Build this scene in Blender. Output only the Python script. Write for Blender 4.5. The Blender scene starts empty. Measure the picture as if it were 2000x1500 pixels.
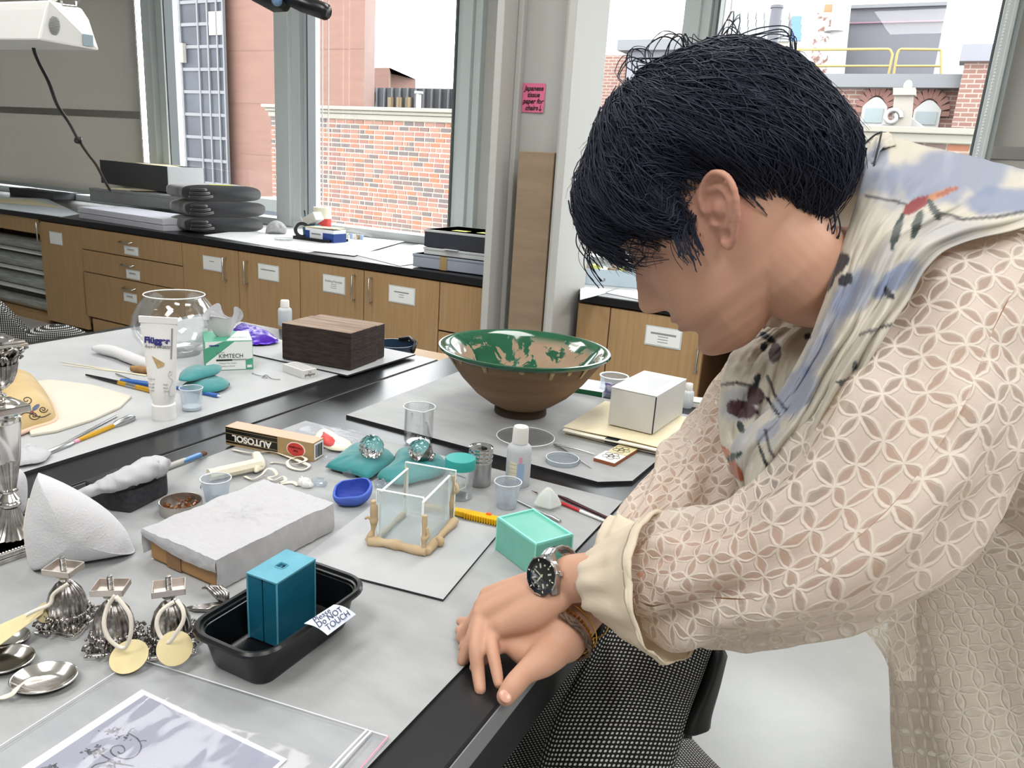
import bpy, bmesh, math, random
from mathutils import Vector, Matrix, Euler, noise
random.seed(7)
C=bpy.context.scene.collection
S=bpy.context.scene
PI=math.pi
# ---------------------------------------------------------------- camera
CAMZ=1.29
RM=Matrix(((0.88863287,0.17789734,-0.4227105),(0.45407734,-0.21188878,0.86539986),(0.06438472,-0.96096601,-0.26907048)))
CP=Vector((0,0,CAMZ))
cd=bpy.data.cameras.new('camera'); cam=bpy.data.objects.new('camera',cd); C.objects.link(cam)
cd.sensor_width=36; cd.lens=27; cd.clip_start=.02; cd.clip_end=500
cx=RM.col[0]; cy=-RM.col[1]; cz=-RM.col[2]
cam.matrix_world=Matrix(((cx[0],cy[0],cz[0],0),(cx[1],cy[1],cz[1],0),(cx[2],cy[2],cz[2],CAMZ),(0,0,0,1)))
S.camera=cam
S.view_settings.view_transform='Standard'; S.view_settings.look='None'
S.view_settings.gamma=1; S.view_settings.use_curve_mapping=False
S.view_settings.exposure=0.17
# ---------------------------------------------------------------- sky and lamps
wd=bpy.data.worlds.new('sky'); S.world=wd; wd.use_nodes=True
nt=wd.node_tree; bg=nt.nodes['Background']
bg.inputs[0].default_value=(.97,.985,1,1); bg.inputs[1].default_value=7.0
def area(name,loc,rot,sx,sy,power,col=(1,1,1)):
    l=bpy.data.lights.new(name,'AREA'); l.shape='RECTANGLE'; l.size=sx; l.size_y=sy; l.energy=power; l.color=col
    o=bpy.data.objects.new(name,l); o.location=loc; o.rotation_euler=rot; C.objects.link(o); return o
for i,(x,y,pw) in enumerate(((-2.6,-.2,30),(-.7,-.5,30),(1.2,-.4,44),(-2.6,1.9,26),(-.6,1.9,22),(1.5,1.9,34))):
    area('ceiling_light_%d'%i,(x,y,2.93),(0,0,0),.6,1.2,pw,(1,.985,.965))
S.cycles.max_bounces=10; S.cycles.diffuse_bounces=5; S.cycles.transparent_max_bounces=24; S.cycles.transmission_bounces=10
S.cycles.caustics_reflective=False; S.cycles.caustics_refractive=False
S.cycles.sample_clamp_indirect=6
# ---------------------------------------------------------------- pixel rays to places
def ray(px,py): return RM@Vector((px-1000,py-750,1500))
def P(px,py,z=.76):
    r=ray(px,py); return CP+r*((z-CAMZ)/r.z)
def D(px,py,d):
    return CP+RM@Vector(((px-1000)/1500*d,(py-750)/1500*d,d))
def HZ(px,py,x,y):
    r=ray(px,py); t=(x*r.x+y*r.y)/(r.x**2+r.y**2); return CAMZ+t*r.z
WA=math.radians(-2.4); WO=Vector((-1,3.2,0))
EU=Vector((math.cos(WA),math.sin(WA),0)); EV=Vector((-math.sin(WA),math.cos(WA),0))
def W(u,v,z): return WO+EU*u+EV*v+Vector((0,0,z))
def PW(px,py,v):
    r=ray(px,py); t=(v-(CP-WO).dot(EV))/r.dot(EV); p=CP+r*t; return (p-WO).dot(EU),p.z
# ---------------------------------------------------------------- materials
def lin(h):
    if not isinstance(h,str): return (*h[:3],1)
    h=h.lstrip('#'); o=[]
    for i in (0,2,4):
        c=int(h[i:i+2],16)/255; o.append(c/12.92 if c<=.04045 else ((c+.055)/1.055)**2.4)
    return (*o,1)
MATS={}
def mat(name,col,rough=.5,metal=0,spec=.5,var=None,bump=None,trans=0,ior=1.45,sss=0,coat=0,emit=0,alpha=1,sheen=0,transl=0):
    m=bpy.data.materials.new(name); m.use_nodes=True; n=m.node_tree.nodes; l=m.node_tree.links
    b=n['Principled BSDF']; I=b.inputs
    I['Base Color'].default_value=lin(col); I['Roughness'].default_value=rough; I['Metallic'].default_value=metal
    I['Specular IOR Level'].default_value=spec; I['IOR'].default_value=ior; I['Transmission Weight'].default_value=trans
    I['Alpha'].default_value=alpha; I['Coat Weight'].default_value=coat; I['Sheen Weight'].default_value=sheen
    if sss: I['Subsurface Weight'].default_value=sss; I['Subsurface Radius'].default_value=(.012,.005,.003); I['Subsurface Scale'].default_value=.6
    if emit: I['Emission Color'].default_value=lin(col); I['Emission Strength'].default_value=emit
    tc=n.new('ShaderNodeTexCoord')
    def nz(sc,st=(1,1,1),det=4,rg=.5):
        mp=n.new('ShaderNodeMapping'); mp.inputs['Scale'].default_value=st
        t=n.new('ShaderNodeTexNoise'); t.inputs['Scale'].default_value=sc; t.inputs['Detail'].default_value=det; t.inputs['Roughness'].default_value=rg
        l.new(tc.outputs['Object'],mp.inputs['Vector']); l.new(mp.outputs[0],t.inputs['Vector']); return t
    if var:
        c2,sc,st=var[:3]; lo,hi=(var[3:5] if len(var)>4 else (.35,.65))
        t=nz(sc,st,5,.6); r=n.new('ShaderNodeValToRGB'); r.color_ramp.elements[0].position=lo; r.color_ramp.elements[1].position=hi
        r.color_ramp.elements[0].color=lin(col); r.color_ramp.elements[1].color=lin(c2)
        l.new(t.outputs['Fac'],r.inputs[0]); l.new(r.outputs[0],I['Base Color'])
    if bump:
        sc,stg,st=bump; t=nz(sc,st); bp=n.new('ShaderNodeBump'); bp.inputs['Strength'].default_value=stg; bp.inputs['Distance'].default_value=.002
        l.new(t.outputs['Fac'],bp.inputs['Height']); l.new(bp.outputs[0],I['Normal'])
    if transl:
        tr=n.new('ShaderNodeBsdfTranslucent'); tr.inputs[0].default_value=lin(col); mx=n.new('ShaderNodeMixShader'); mx.inputs[0].default_value=transl
        l.new(b.outputs[0],mx.inputs[1]); l.new(tr.outputs[0],mx.inputs[2]); l.new(mx.outputs[0],n['Material Output'].inputs[0])
    MATS[name]=m; return m
def thin(name,tint='#ffffff',gl=.12,haze=0,hcol='#ffffff',rough=.03):
    """clear thin sheet: mostly transparent, Fresnel gloss, optional milky share"""
    m=bpy.data.materials.new(name); m.use_nodes=True; n=m.node_tree.nodes; l=m.node_tree.links
    n.remove(n['Principled BSDF']); out=n['Material Output']
    tr=n.new('ShaderNodeBsdfTransparent'); tr.inputs[0].default_value=lin(tint)
    g=n.new('ShaderNodeBsdfGlossy'); g.inputs['Roughness'].default_value=rough
    lw=n.new('ShaderNodeLayerWeight'); lw.inputs[0].default_value=.35
    mr=n.new('ShaderNodeMapRange'); mr.inputs['To Min'].default_value=gl*.2; mr.inputs['To Max'].default_value=min(1,gl*2.2)
    l.new(lw.outputs['Fresnel'],mr.inputs[0])
    mx=n.new('ShaderNodeMixShader'); l.new(mr.outputs[0],mx.inputs[0]); l.new(tr.outputs[0],mx.inputs[1]); l.new(g.outputs[0],mx.inputs[2])
    last=mx
    if haze:
        d=n.new('ShaderNodeBsdfTranslucent'); d.inputs[0].default_value=lin(hcol); d2=n.new('ShaderNodeBsdfDiffuse'); d2.inputs[0].default_value=lin(hcol)
        a=n.new('ShaderNodeMixShader'); l.new(d.outputs[0],a.inputs[1]); l.new(d2.outputs[0],a.inputs[2])
        m2=n.new('ShaderNodeMixShader'); m2.inputs[0].default_value=haze; l.new(mx.outputs[0],m2.inputs[1]); l.new(a.outputs[0],m2.inputs[2]); last=m2
    l.new(last.outputs[0],out.inputs[0]); MATS[name]=m; return m
# ---------------------------------------------------------------- mesh builder
XF={}
def rz(a): return Matrix.Rotation(a,4,'Z')
def TR(p): return Matrix.Translation(Vector(p))
def basis(o,x,y,z):
    x,y,z=Vector(x).normalized(),Vector(y).normalized(),Vector(z).normalized()
    return Matrix(((x[0],y[0],z[0],o[0]),(x[1],y[1],z[1],o[1]),(x[2],y[2],z[2],o[2]),(0,0,0,1)))
def frame(o,z,hint=(0,0,1)):
    z=Vector(z).normalized(); h=Vector(hint)
    if abs(z.dot(h.normalized()))>.98: h=Vector((1,0,0))
    x=h.cross(z).normalized(); return basis(o,x,z.cross(x),z)
class MB:
    def __init__(s): s.v=[];s.f=[];s.uv=[];s.mi=[];s.m=0
    def add(s,vs,fs,uv=None,M=None):
        b=len(s.v); s.v+=[M@Vector(p) for p in vs] if M else [Vector(p) for p in vs]
        s.uv+=uv if uv else [(p[0],p[1]) for p in vs]
        s.f+=[tuple(i+b for i in q) for q in fs]; s.mi+=[s.m]*len(fs); return s
    def box(s,x0,x1,y0,y1,z0,z1,M=None):
        return s.add([(x0,y0,z0),(x1,y0,z0),(x1,y1,z0),(x0,y1,z0),(x0,y0,z1),(x1,y0,z1),(x1,y1,z1),(x0,y1,z1)],
          [(3,2,1,0),(4,5,6,7),(0,1,5,4),(1,2,6,5),(2,3,7,6),(3,0,4,7)],None,M)
    def lathe(s,pr,seg=32,M=None,sx=1,sy=1,wob=None):
        vs=[];fs=[];uv=[];n=len(pr)
        for i,(r,z) in enumerate(pr):
            for j in range(seg):
                a=2*PI*j/seg; k=wob(a,i,z) if wob else 1
                vs.append((r*k*math.cos(a)*sx,r*k*math.sin(a)*sy,z)); uv.append((a,z))
        for i in range(n-1):
            for j in range(seg):
                a=i*seg+j;b=i*seg+(j+1)%seg; fs.append((a,b,b+seg,a+seg))
        if pr[0][0]>1e-6: fs.append(tuple(reversed(range(seg))))
        if pr[-1][0]>1e-6: fs.append(tuple(range((n-1)*seg,n*seg)))
        return s.add(vs,fs,uv,M)
    def shell(s,pr,seg=32,M=None,sx=1,sy=1,wob=None):
        """lathe without caps; profile already closes itself"""
        vs=[];fs=[];uv=[];n=len(pr)
        for i,(r,z) in enumerate(pr):
            for j in range(seg):
                a=2*PI*j/seg; k=wob(a,i,z) if wob else 1
                vs.append((r*k*math.cos(a)*sx,r*k*math.sin(a)*sy,z)); uv.append((a,z))
        for i in range(n-1):
            for j in range(seg):
                a=i*seg+j;b=i*seg+(j+1)%seg; fs.append((a,b,b+seg,a+seg))
        return s.add(vs,fs,uv,M)
    def tube(s,pts,r,seg=8,caps=True,closed=False,M=None,flat=1):
        pts=[Vector(p) for p in pts]; n=len(pts); vs=[];fs=[];uv=[]
        rr=r if isinstance(r,(list,tuple)) else [r]*n
        t0=(pts[1]-pts[0]).normalized(); nx=Vector((0,0,1)) if abs(t0.z)<.9 else Vector((1,0,0))
        L=0
        for i,p in enumerate(pts):
            if closed: t=(pts[(i+1)%n]-pts[i-1])
            else: t=pts[min(i+1,n-1)]-pts[max(i-1,0)]
            t=t.normalized() if t.length>1e-9 else t0
            nx=(nx-t*nx.dot(t)); nx=nx.normalized() if nx.length>1e-6 else t.orthogonal().normalized()
            ny=t.cross(nx)
            if i: L+=(p-pts[i-1]).length
            for j in range(seg):
                a=2*PI*j/seg; vs.append(p+nx*(math.cos(a)*rr[i]*flat)+ny*(math.sin(a)*rr[i])); uv.append((a*rr[i],L))
        for i in range(n if closed else n-1):
            for j in range(seg):
                a=i*seg+j;b=i*seg+(j+1)%seg;k=((i+1)%n)*seg
                fs.append((a,b,k+(j+1)%seg,k+j))
        if caps and not closed: fs+= [tuple(reversed(range(seg))),tuple(range((n-1)*seg,n*seg))]
        return s.add(vs,fs,uv,M)
    def grid(s,fn,nu,nv,cu=False,uvf=None,M=None):
        vs=[];uv=[];fs=[]
        for i in range(nu+(0 if cu else 1)):
            for j in range(nv+1):
                vs.append(fn(i/nu,j/nv)); uv.append(uvf(i/nu,j/nv) if uvf else (i/nu,j/nv))
        for i in range(nu):
            k=(i+1)%nu if cu else i+1
            for j in range(nv): fs.append((i*(nv+1)+j,k*(nv+1)+j,k*(nv+1)+j+1,i*(nv+1)+j+1))
        return s.add(vs,fs,uv,M)
    def prism(s,poly,z0,z1,M=None):
        n=len(poly); a=sum(poly[i][0]*poly[(i+1)%n][1]-poly[(i+1)%n][0]*poly[i][1] for i in range(n))
        if a<0: poly=poly[::-1]
        return s.add([(p[0],p[1],z0) for p in poly]+[(p[0],p[1],z1) for p in poly],
          [tuple(reversed(range(n))),tuple(range(n,2*n))]+[(i,(i+1)%n,n+(i+1)%n,n+i) for i in range(n)],None,M)
    def ell(s,c,r,seg=16,M=None,rings=None):
        rings=rings or max(6,seg//2); r=(r,r,r) if not isinstance(r,(tuple,list)) else r
        vs=[(c[0],c[1],c[2]-r[2])];fs=[]
        for i in range(1,rings):
            t=PI*i/rings-PI/2
            for j in range(seg): a=2*PI*j/seg; vs.append((c[0]+r[0]*math.cos(t)*math.cos(a),c[1]+r[1]*math.cos(t)*math.sin(a),c[2]+r[2]*math.sin(t)))
        vs.append((c[0],c[1],c[2]+r[2])); n=len(vs)-1
        for j in range(seg): fs.append((0,1+(j+1)%seg,1+j)); fs.append((n,n-seg+j,n-seg+(j+1)%seg))
        for i in range(rings-2):
            for j in range(seg): a=1+i*seg+j;b=1+i*seg+(j+1)%seg; fs.append((a,b,b+seg,a+seg))
        return s.add(vs,fs,None,M)
    def build(s,name,m,parent=None,smooth=None,bevel=0,sub=0,solid=0,world=False,loc=None,rot=0,bseg=2):
        me=bpy.data.meshes.new(name)
        X=None
        if world and parent is not None: X=XF[parent.name].inverted()
        elif loc is not None and world: X=(TR(loc)@rz(rot)).inverted()
        me.from_pydata([tuple(X@p) if X else tuple(p) for p in s.v],[],s.f); me.update()
        ul=me.uv_layers.new(name='UVMap')
        li=[0]*len(me.loops); me.loops.foreach_get('vertex_index',li)
        fl=[0.0]*(2*len(li))
        for k,i in enumerate(li): fl[2*k],fl[2*k+1]=s.uv[i]
        ul.data.foreach_set('uv',fl)
        for q in (m if isinstance(m,(list,tuple)) else [m]): me.materials.append(q)
        me.polygons.foreach_set('material_index',s.mi)
        if smooth is not None:
            me.polygons.foreach_set('use_smooth',[True]*len(s.f))
            if smooth<180: me.set_sharp_from_angle(angle=math.radians(smooth))
        o=bpy.data.objects.new(name,me); C.objects.link(o)
        if parent is not None: o.parent=parent; XF[o.name]=XF[parent.name]
        else:
            if loc is not None: o.location=loc; o.rotation_euler=(0,0,rot)
            XF[o.name]=TR(loc or (0,0,0))@rz(rot)
        if solid: q=o.modifiers.new('thick','SOLIDIFY'); q.thickness=solid; q.offset=0
        if bevel: q=o.modifiers.new('edge','BEVEL'); q.width=bevel; q.segments=bseg; q.limit_method='ANGLE'; q.angle_limit=.6; q.harden_normals=False
        if sub: q=o.modifiers.new('sub','SUBSURF'); q.levels=sub; q.render_levels=sub
        return o
def tag(o,label=None,cat=None,group=None,kind=None):
    if label:o['label']=label
    if cat:o['category']=cat
    if group:o['group']=group
    if kind:o['kind']=kind
    return o
def thing(name,label,cat,loc=(0,0,0),rot=0,group=None,kind=None):
    o=bpy.data.objects.new(name,None); C.objects.link(o); o.location=loc; o.rotation_euler=(0,0,rot); o.empty_display_size=.02
    XF[o.name]=TR(loc)@rz(rot); return tag(o,label,cat,group,kind)
def struct(name,mb,m,parent=None,**k):
    o=mb.build(name,m,parent,**k)
    if parent is None:o['kind']='structure'
    return o
def copy_thing(o,loc,rot,label,parent=None):
    r=o.copy(); C.objects.link(r)
    if parent is None:
        r.location=loc; r.rotation_euler=(0,0,rot)
        if label:r['label']=label
        XF[r.name]=TR(loc)@rz(rot)
    else: r.parent=parent
    for ch in list(o.children): copy_thing(ch,None,0,None,r)
    return r
def text(st,size,m,parent,M,name='lettering',shear=0,ext=.00015,align='CENTER',sp=1,sx=1,world=False,bold=0):
    cu=bpy.data.curves.new('t','FONT'); cu.body=st; cu.size=size; cu.shear=shear; cu.extrude=ext; cu.align_x=align; cu.align_y='CENTER'; cu.space_character=sp
    cu.offset=bold
    o=bpy.data.objects.new('t',cu); C.objects.link(o)
    me=bpy.data.meshes.new_from_object(o); bpy.data.objects.remove(o); bpy.data.curves.remove(cu)
    X=M@Matrix.Diagonal((sx,1,1,1))
    if world: X=XF[parent.name].inverted()@X
    me.transform(X); me.name=name; me.materials.clear(); me.materials.append(m)
    for p in me.polygons:p.material_index=0
    o=bpy.data.objects.new(name,me); C.objects.link(o); o.parent=parent; XF[o.name]=XF[parent.name]; return o
def fbm(x,y,z=0,o=3): return noise.fractal(Vector((x,y,z)),.9,2.0,o)
def smooth01(t): t=max(0,min(1,t)); return t*t*(3-2*t)
def spline(pts,n):
    """Catmull-Rom through tuples of any length"""
    out=[];m=len(pts)
    for k in range(n):
        t=k/(n-1)*(m-1); i=min(int(t),m-2); a=t-i
        p0,p1,p2,p3=pts[max(i-1,0)],pts[i],pts[i+1],pts[min(i+2,m-1)]
        out.append(tuple(.5*((2*q1)+(-q0+q2)*a+(2*q0-5*q1+4*q2-q3)*a*a+(-q0+3*q1-3*q2+q3)*a**3) for q0,q1,q2,q3 in zip(p0,p1,p2,p3)))
    return out
# ================================================================ materials of the room
mat('wall_paint','#b9b9b4',.6,bump=(60,.05,(1,1,1)))
mat('ceiling_paint','#ecebe6',.8)
mat('floor_vinyl','#bcbebd',.22,var=('#b2b4b4',3,(1,1,1)),spec=.4)
mat('shade_cloth','#b6b4ae',.9,transl=.5,bump=(900,.1,(1,1,1)))
mat('alu','#cdd5d5',.45,metal=0,spec=.5)
mat('alu_white','#e4e6e3',.4)
mat('black_gasket','#5f6668',.5)
mat('oak','#b4946c',.45,var=('#a6865f',6,(14,14,.6),.3,.7),spec=.35)
mat('oak_dark','#5a3d22',.6)
mat('counter_black','#15161a',.35,spec=.5)
mat('steel','#c9c9c6',.25,metal=1)
mat('white_card','#f1f2f0',.6)
mat('print_grey','#8d8f93',.7)
mat('print_black','#1c1c20',.6)
mat('kneehole','#241c18',.8)  # near-black colour stands in for the shade inside the kneehole
G=thin('window_glass','#fcfdfd',.05,rough=.0)
# ================================================================ room shell
f=MB().box(-9,3.2,-3.2,5,-.12,0); struct('floor',f,MATS['floor_vinyl'])
f=MB().box(-9,3.2,-3.2,5.2,3,3.1); struct('ceiling',f,MATS['ceiling_paint'])
f=MB().box(3.2,3.3,-3.2,5.2,0,3); struct('wall_right',f,MATS['wall_paint'])
f=MB().box(-9.1,-9,-3.2,5.2,0,3); struct('wall_left',f,MATS['wall_paint'])
f=MB().box(-9,3.2,-3.3,-3.2,0,3); struct('wall_rear',f,MATS['wall_paint'])
WV=1.12
def U(px,py=5,v=WV): return PW(px,py,v)[0]
uL,uR=-7.6,4.0
MW=TR(WO)@rz(WA)
f=MB(); f.box(uL,uR,WV-.03,WV+.2,0,.775,MW); f.box(uL,uR,WV-.03,WV+.2,2.72,3,MW); f.box(uL-.6,uL,WV-.03,WV+.2,0,3,MW); f.box(uR,uR+.4,WV-.03,WV+.2,0,3,MW)
f.box(U(958),U(1112),WV-.03,WV+.2,.775,2.72,MW)
struct('wall_window',f,MATS['wall_paint'])
def window(n,u0,u1,jl,jr,v=WV):
    w=thing('window_%d'%n,None,None,WO,WA,kind='structure')
    b=MB()
    for a,c,d in jl+jr: b.box(a,c,v-.06-d,v+.06,.785,2.72)
    b.build('jamb',MATS['alu'],w,bevel=.004)
    b=MB(); b.box(jl[0][0],jr[-1][1],v-.09,v+.06,.775,.83); b.box(jl[0][0],jr[-1][1],v-.06,v+.06,2.66,2.72); b.build('rail',MATS['alu'],w,bevel=.004)
    b=MB(); 
    for a in (u0,u1-.012): b.box(a,a+.012,v-.075,v+.0,.83,2.66)
    b.build('gasket',MATS['black_gasket'],w)
    b=MB().box(u0,u1,v-.004,v+.004,.83,2.66); b.build('pane',G,w)
    return w
window(1,uL+.1,U(292),[(uL,uL+.1,0)],[(U(292),U(300),.02)])
window(2,U(334),U(556),[(U(300),U(314),.05),(U(314),U(322),0),(U(322),U(334),.03)],[(U(556),U(584),.05)])
window(3,U(613),U(908),[(U(584),U(600),.02),(U(600),U(613),-.02)],[(U(908),U(925),0),(U(925),U(944),.05),(U(944),U(958),.02)])
window(4,U(1112)+.06,U(1352),[(U(1112),U(1112)+.06,0)],[(U(1352),U(1382),.05)])
window(5,U(1412),U(1963),[(U(1382),U(1400),.02),(U(1400),U(1412),-.02)],[(U(1963),U(1990),.04)])
window(6,U(1990)+.06,uR-.1,[(U(1990),U(1990)+.06,0)],[(uR-.1,uR,0)])
# blind cords in front of the panes (belong to window shades above)
mat('cord_white','#e9e9e4',.6)
for i,px in enumerate((650,662,1428,1440)):
    u=U(px); o=MB().tube([W(u,WV-.1,.84),W(u,WV-.1,2.9)],.004,6).build('blind_cord',MATS['cord_white'],smooth=60)
    tag(o,['white blind cord hanging by the middle pane, nearer the mullion','white blind cord hanging by the middle pane, farther from the mullion','white blind cord beside the mullion above the man, nearer it','white blind cord beside the mullion above the man, farther from it'][i],'cord','blind cords at the windows')
def shade(u0,u1,zb,label,zband):
    s=thing('roller_shade',label,'shade',W(u0,WV-.13,zb),WA)
    h=2.95-zb; w=u1-u0
    def fn(a,b): return Vector((a*w,.012*math.sin(a*3)*math.sin(b*PI),b*h))
    MB().grid(fn,24,24).build('fabric',MATS['shade_cloth'],s,smooth=180,solid=.003)
    MB().box(0,w,-.008,.008,-.012,.02).build('hem_bar',MATS['alu'],s,bevel=.003)
    MB().box(0,w,-.010,.004,zband-zb-.055,zband-zb).build('batten',MATS['shade_cloth'],s,bevel=.003)
    return s
zb=PW(100,372,WV-.13)[1]
sL=shade(uL+.02,U(262,5,WV-.13),.86,'grey roller shade drawn down at the left over the far counter',PW(140,213,WV-.13)[1])
def chain(u,zb,par):
    b=MB()
    for k in range(150): b.ell((u,-.03,k*.0135),(.0045,.0045,.006),6,rings=4)
    o=b.build('bead_chain',MATS['alu_white'],par,smooth=180); o['kind']='stuff'
    MB().tube([(u+.02,-.03,0),(u+.02,-.03,2.0)],.003,5).build('pull_cord',MATS['alu_white'],par)
wL=U(262,5,WV-.13)-uL-.02
chain(wL+.035,.86,sL)
sR=shade(U(2003,5,WV-.2),3.6,1.0,'grey roller shade at the right edge behind the scarf',PW(1985,285,WV-.2)[1])
chain(-.055,1.0,sR)
# ================================================================ steel column with boxed flanges
f=MB()
f.box(-1.647,-1.612,3.0,3.36,0,3); f.box(-1.33,-1.295,3.0,3.36,0,3); f.box(-1.612,-1.33,3.16,3.2,0,3)
f.box(-1.612,-1.585,3.12,3.16,0,3); f.box(-1.345,-1.33,3.02,3.16,0,3)
struct('wall_column',f,MATS['wall_paint'],bevel=.006)
# ================================================================ window counter and cabinets
T2=.778
f=MB(); cu=[PW(px,py,0)[0] for px,py in ((0,418),(80,430),(162,440),(360,471),(470,488),(591,504),(716,527),(864,548),(941,558),(1133,588),(1197,595),(1385,620))]
ctop=thing('worktop','long black worktop under the windows','countertop',WO,WA)
cx1=cu[8]+.13
MB().box(uL+.1,-.68,-.03,WV-.05,.742,T2).build('slab',MATS['counter_black'],ctop,bevel=.004)
MB().box(-.68,-.256,.19,WV-.05,.742,T2).build('slab',MATS['counter_black'],ctop)
MB().box(-.256,2.6,-.03,WV-.05,.742,T2).build('slab',MATS['counter_black'],ctop,bevel=.004)
def uz(px,py): return PW(px,py,-.02)
def handle_v(u,z,L,par):
    MB().tube([(u,-.022,z-L/2),(u,-.05,z-L/2),(u,-.05,z+L/2),(u,-.022,z+L/2)],.005,8).build('handle',MATS['steel'],par,smooth=50)
def card(px0,py0,px1,py1,par,lines=(),two=True):
    (u0,z1),(u1,z0)=uz(px0,py0),uz(px1,py1)
    b=MB().box(u0-.006,u1+.006,-.0235,-.021,z0-.006,z1+.006); o=b.build('card_holder',MATS['alu'],par)
    MB().box(u0,u1,-.0255,-.0235,z0,z1).build('card',MATS['white_card'],o)
    b=MB(); w=u1-u0
    for k,(fr,hh) in enumerate(lines):
        zc=z0+(z1-z0)*(.68-.16*k); b.box((u0+u1)/2-w*fr/2,(u0+u1)/2+w*fr/2,-.026,-.0255,zc-hh,zc+hh)
    if lines: b.build('print_line',MATS['print_grey'],o)
    return o,(u0,u1,z0,z1)
def unit(name,label,u0,u1,open_=False):
    c=thing(name,label,'cabinet',WO,WA,'oak cabinets under the window counter')
    b=MB()
    if open_:
        b.box(u0,u0+.02,0,.6,.0,.742);b.box(u1-.02,u1,0,.6,0,.742);b.box(u0,u1,.58,.6,0,.742);b.box(u0,u1,0,.6,.0,.05);b.box(u0,u1,-.02,.1,.64,.742)
        b.build('carcass',MATS['oak'],c)
        for z in (.2,.34,.48):
            MB().box(u0+.02,u1-.02,.02,.58,z,z+.012).build('shelf',MATS['alu_white'],c)
    else:
        b.box(u0,u1,0,.6,.08,.742); b.box(u0,u1,.05,.6,0,.08); b.build('carcass',MATS['oak_dark'],c)
    return c
def front(u0,u1,z0,z1,par,nm): return MB().box(u0+.003,u1-.003,-.021,0,z0+.003,z1-.003).build(nm,MATS['oak'],par,bevel=.0015)
# open shelf with film rolls
c=unit('shelf_cabinet','open oak shelf unit holding rolls of film at the left end',cu[1]-1.6,cu[1],True)
c=unit('cabinet','oak cabinet with tall plain door and folded tag, beside the film rolls',cu[1],cu[2])
d=front(cu[1],cu[2],.03,.735,c,'door'); handle_v(uz(76,458)[0]+.03,.66,.13,d); card(98,453,122,478,d)
c=unit('drawer_cabinet','oak drawer unit with three labelled drawers',cu[2],cu[3])
zz=[.735,.588,.437,.13]; 
for k,(z1,z0) in enumerate(zip(zz,zz[1:])):
    d=front(cu[2]+(-.02 if k==2 else 0),cu[3],z0,z1,c,'drawer')
    uc=(cu[2]+cu[3])/2-.02; zc=z1-.05
    MB().tube([(uc-.055,-.022,zc),(uc-.05,-.045,zc-.006),(uc+.05,-.045,zc-.006),(uc+.055,-.022,zc)],.005,8).build('handle',MATS['steel'],d,smooth=60)
    card(*((244,481,270,499),(248,527,273,546),(243,572,267,591))[k],d,((.5,.003),(.6,.001)))
front(cu[2]+.05,cu[3],.03,.125,c,'kick_panel')
dd=[(3,(398,500,433,530),443,'oak cupboard right next to the three drawer unit'),(4,(506,516,544,549),484,'second oak cupboard from the three drawer unit, single line card'),
    (5,(633,537,673,574),694,'oak cupboard lettered for building materials'),(6,(762,558,809,595),727,'oak cupboard with wide card, nearest the column')]
for i,cd_,hx,lb in dd:
    c=unit('cupboard',lb,cu[i],cu[i+1]); d=front(cu[i],cu[i+1],.03,.735,c,'door')
    handle_v(uz(hx,560 if i>4 else 520)[0],.62 if i<5 else .635,.13,d)
    if i==5:
        o,(a0,a1,b0,b1)=card(*cd_,d); 
        text('Building Materials',.017,MATS['print_grey'],o,TR(((a0+a1)/2,-.0262,b0+(b1-b0)*.68))@Matrix.Rotation(PI/2,4,'X'))
        q=MB(); [q.box((a0+a1)/2-.02,(a0+a1)/2+.02,-.026,-.0255,b0+(b1-b0)*k-.0012,b0+(b1-b0)*k+.0012) for k in (.5,.38,.26)]; q.build('print_line',MATS['print_grey'],o)
    else: card(*cd_,d,{3:((.28,.002),),4:((.75,.003),),6:((.6,.003),(.2,.0015),(.2,.0015))}[i])
c=unit('drawer_cabinet','oak drawer unit half hidden by the column',cu[7],-.66)
front(cu[7],-.66,.49,.735,c,'drawer'); front(cu[7],-.66,.03,.487,c,'drawer')
c=unit('drawer_cabinet','narrow oak drawer stack right of the column behind the bowl',-.256,cu[10])
for z1,z0 in ((.735,.5),(.497,.3),(.297,.03)): front(-.256,cu[10],z0,z1,c,'drawer')
c=unit('cupboard','oak cupboard below the man\'s chin with a wide card',cu[10],cu[11])
d=front(cu[10],cu[11],.03,.735,c,'door'); handle_v(uz(1367,680)[0],.57,.1,d); card(1265,637,1327,681,d,((.75,.004),(.3,.0015),(.3,.0015),(.3,.0015)))
c=unit('cupboard','oak cupboard past the dark kneehole under the window counter',cu[11]+.75,cu[11]+1.6); front(cu[11]+.75,cu[11]+1.6,.03,.735,c,'door')
f=MB().box(cu[11],cu[11]+.75,.55,.6,0,.742,MW); o=f.build('kneehole_shade_panel',MATS['kneehole']); tag(o,'back panel colored as the shade in the kneehole under the window counter','panel')
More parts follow.
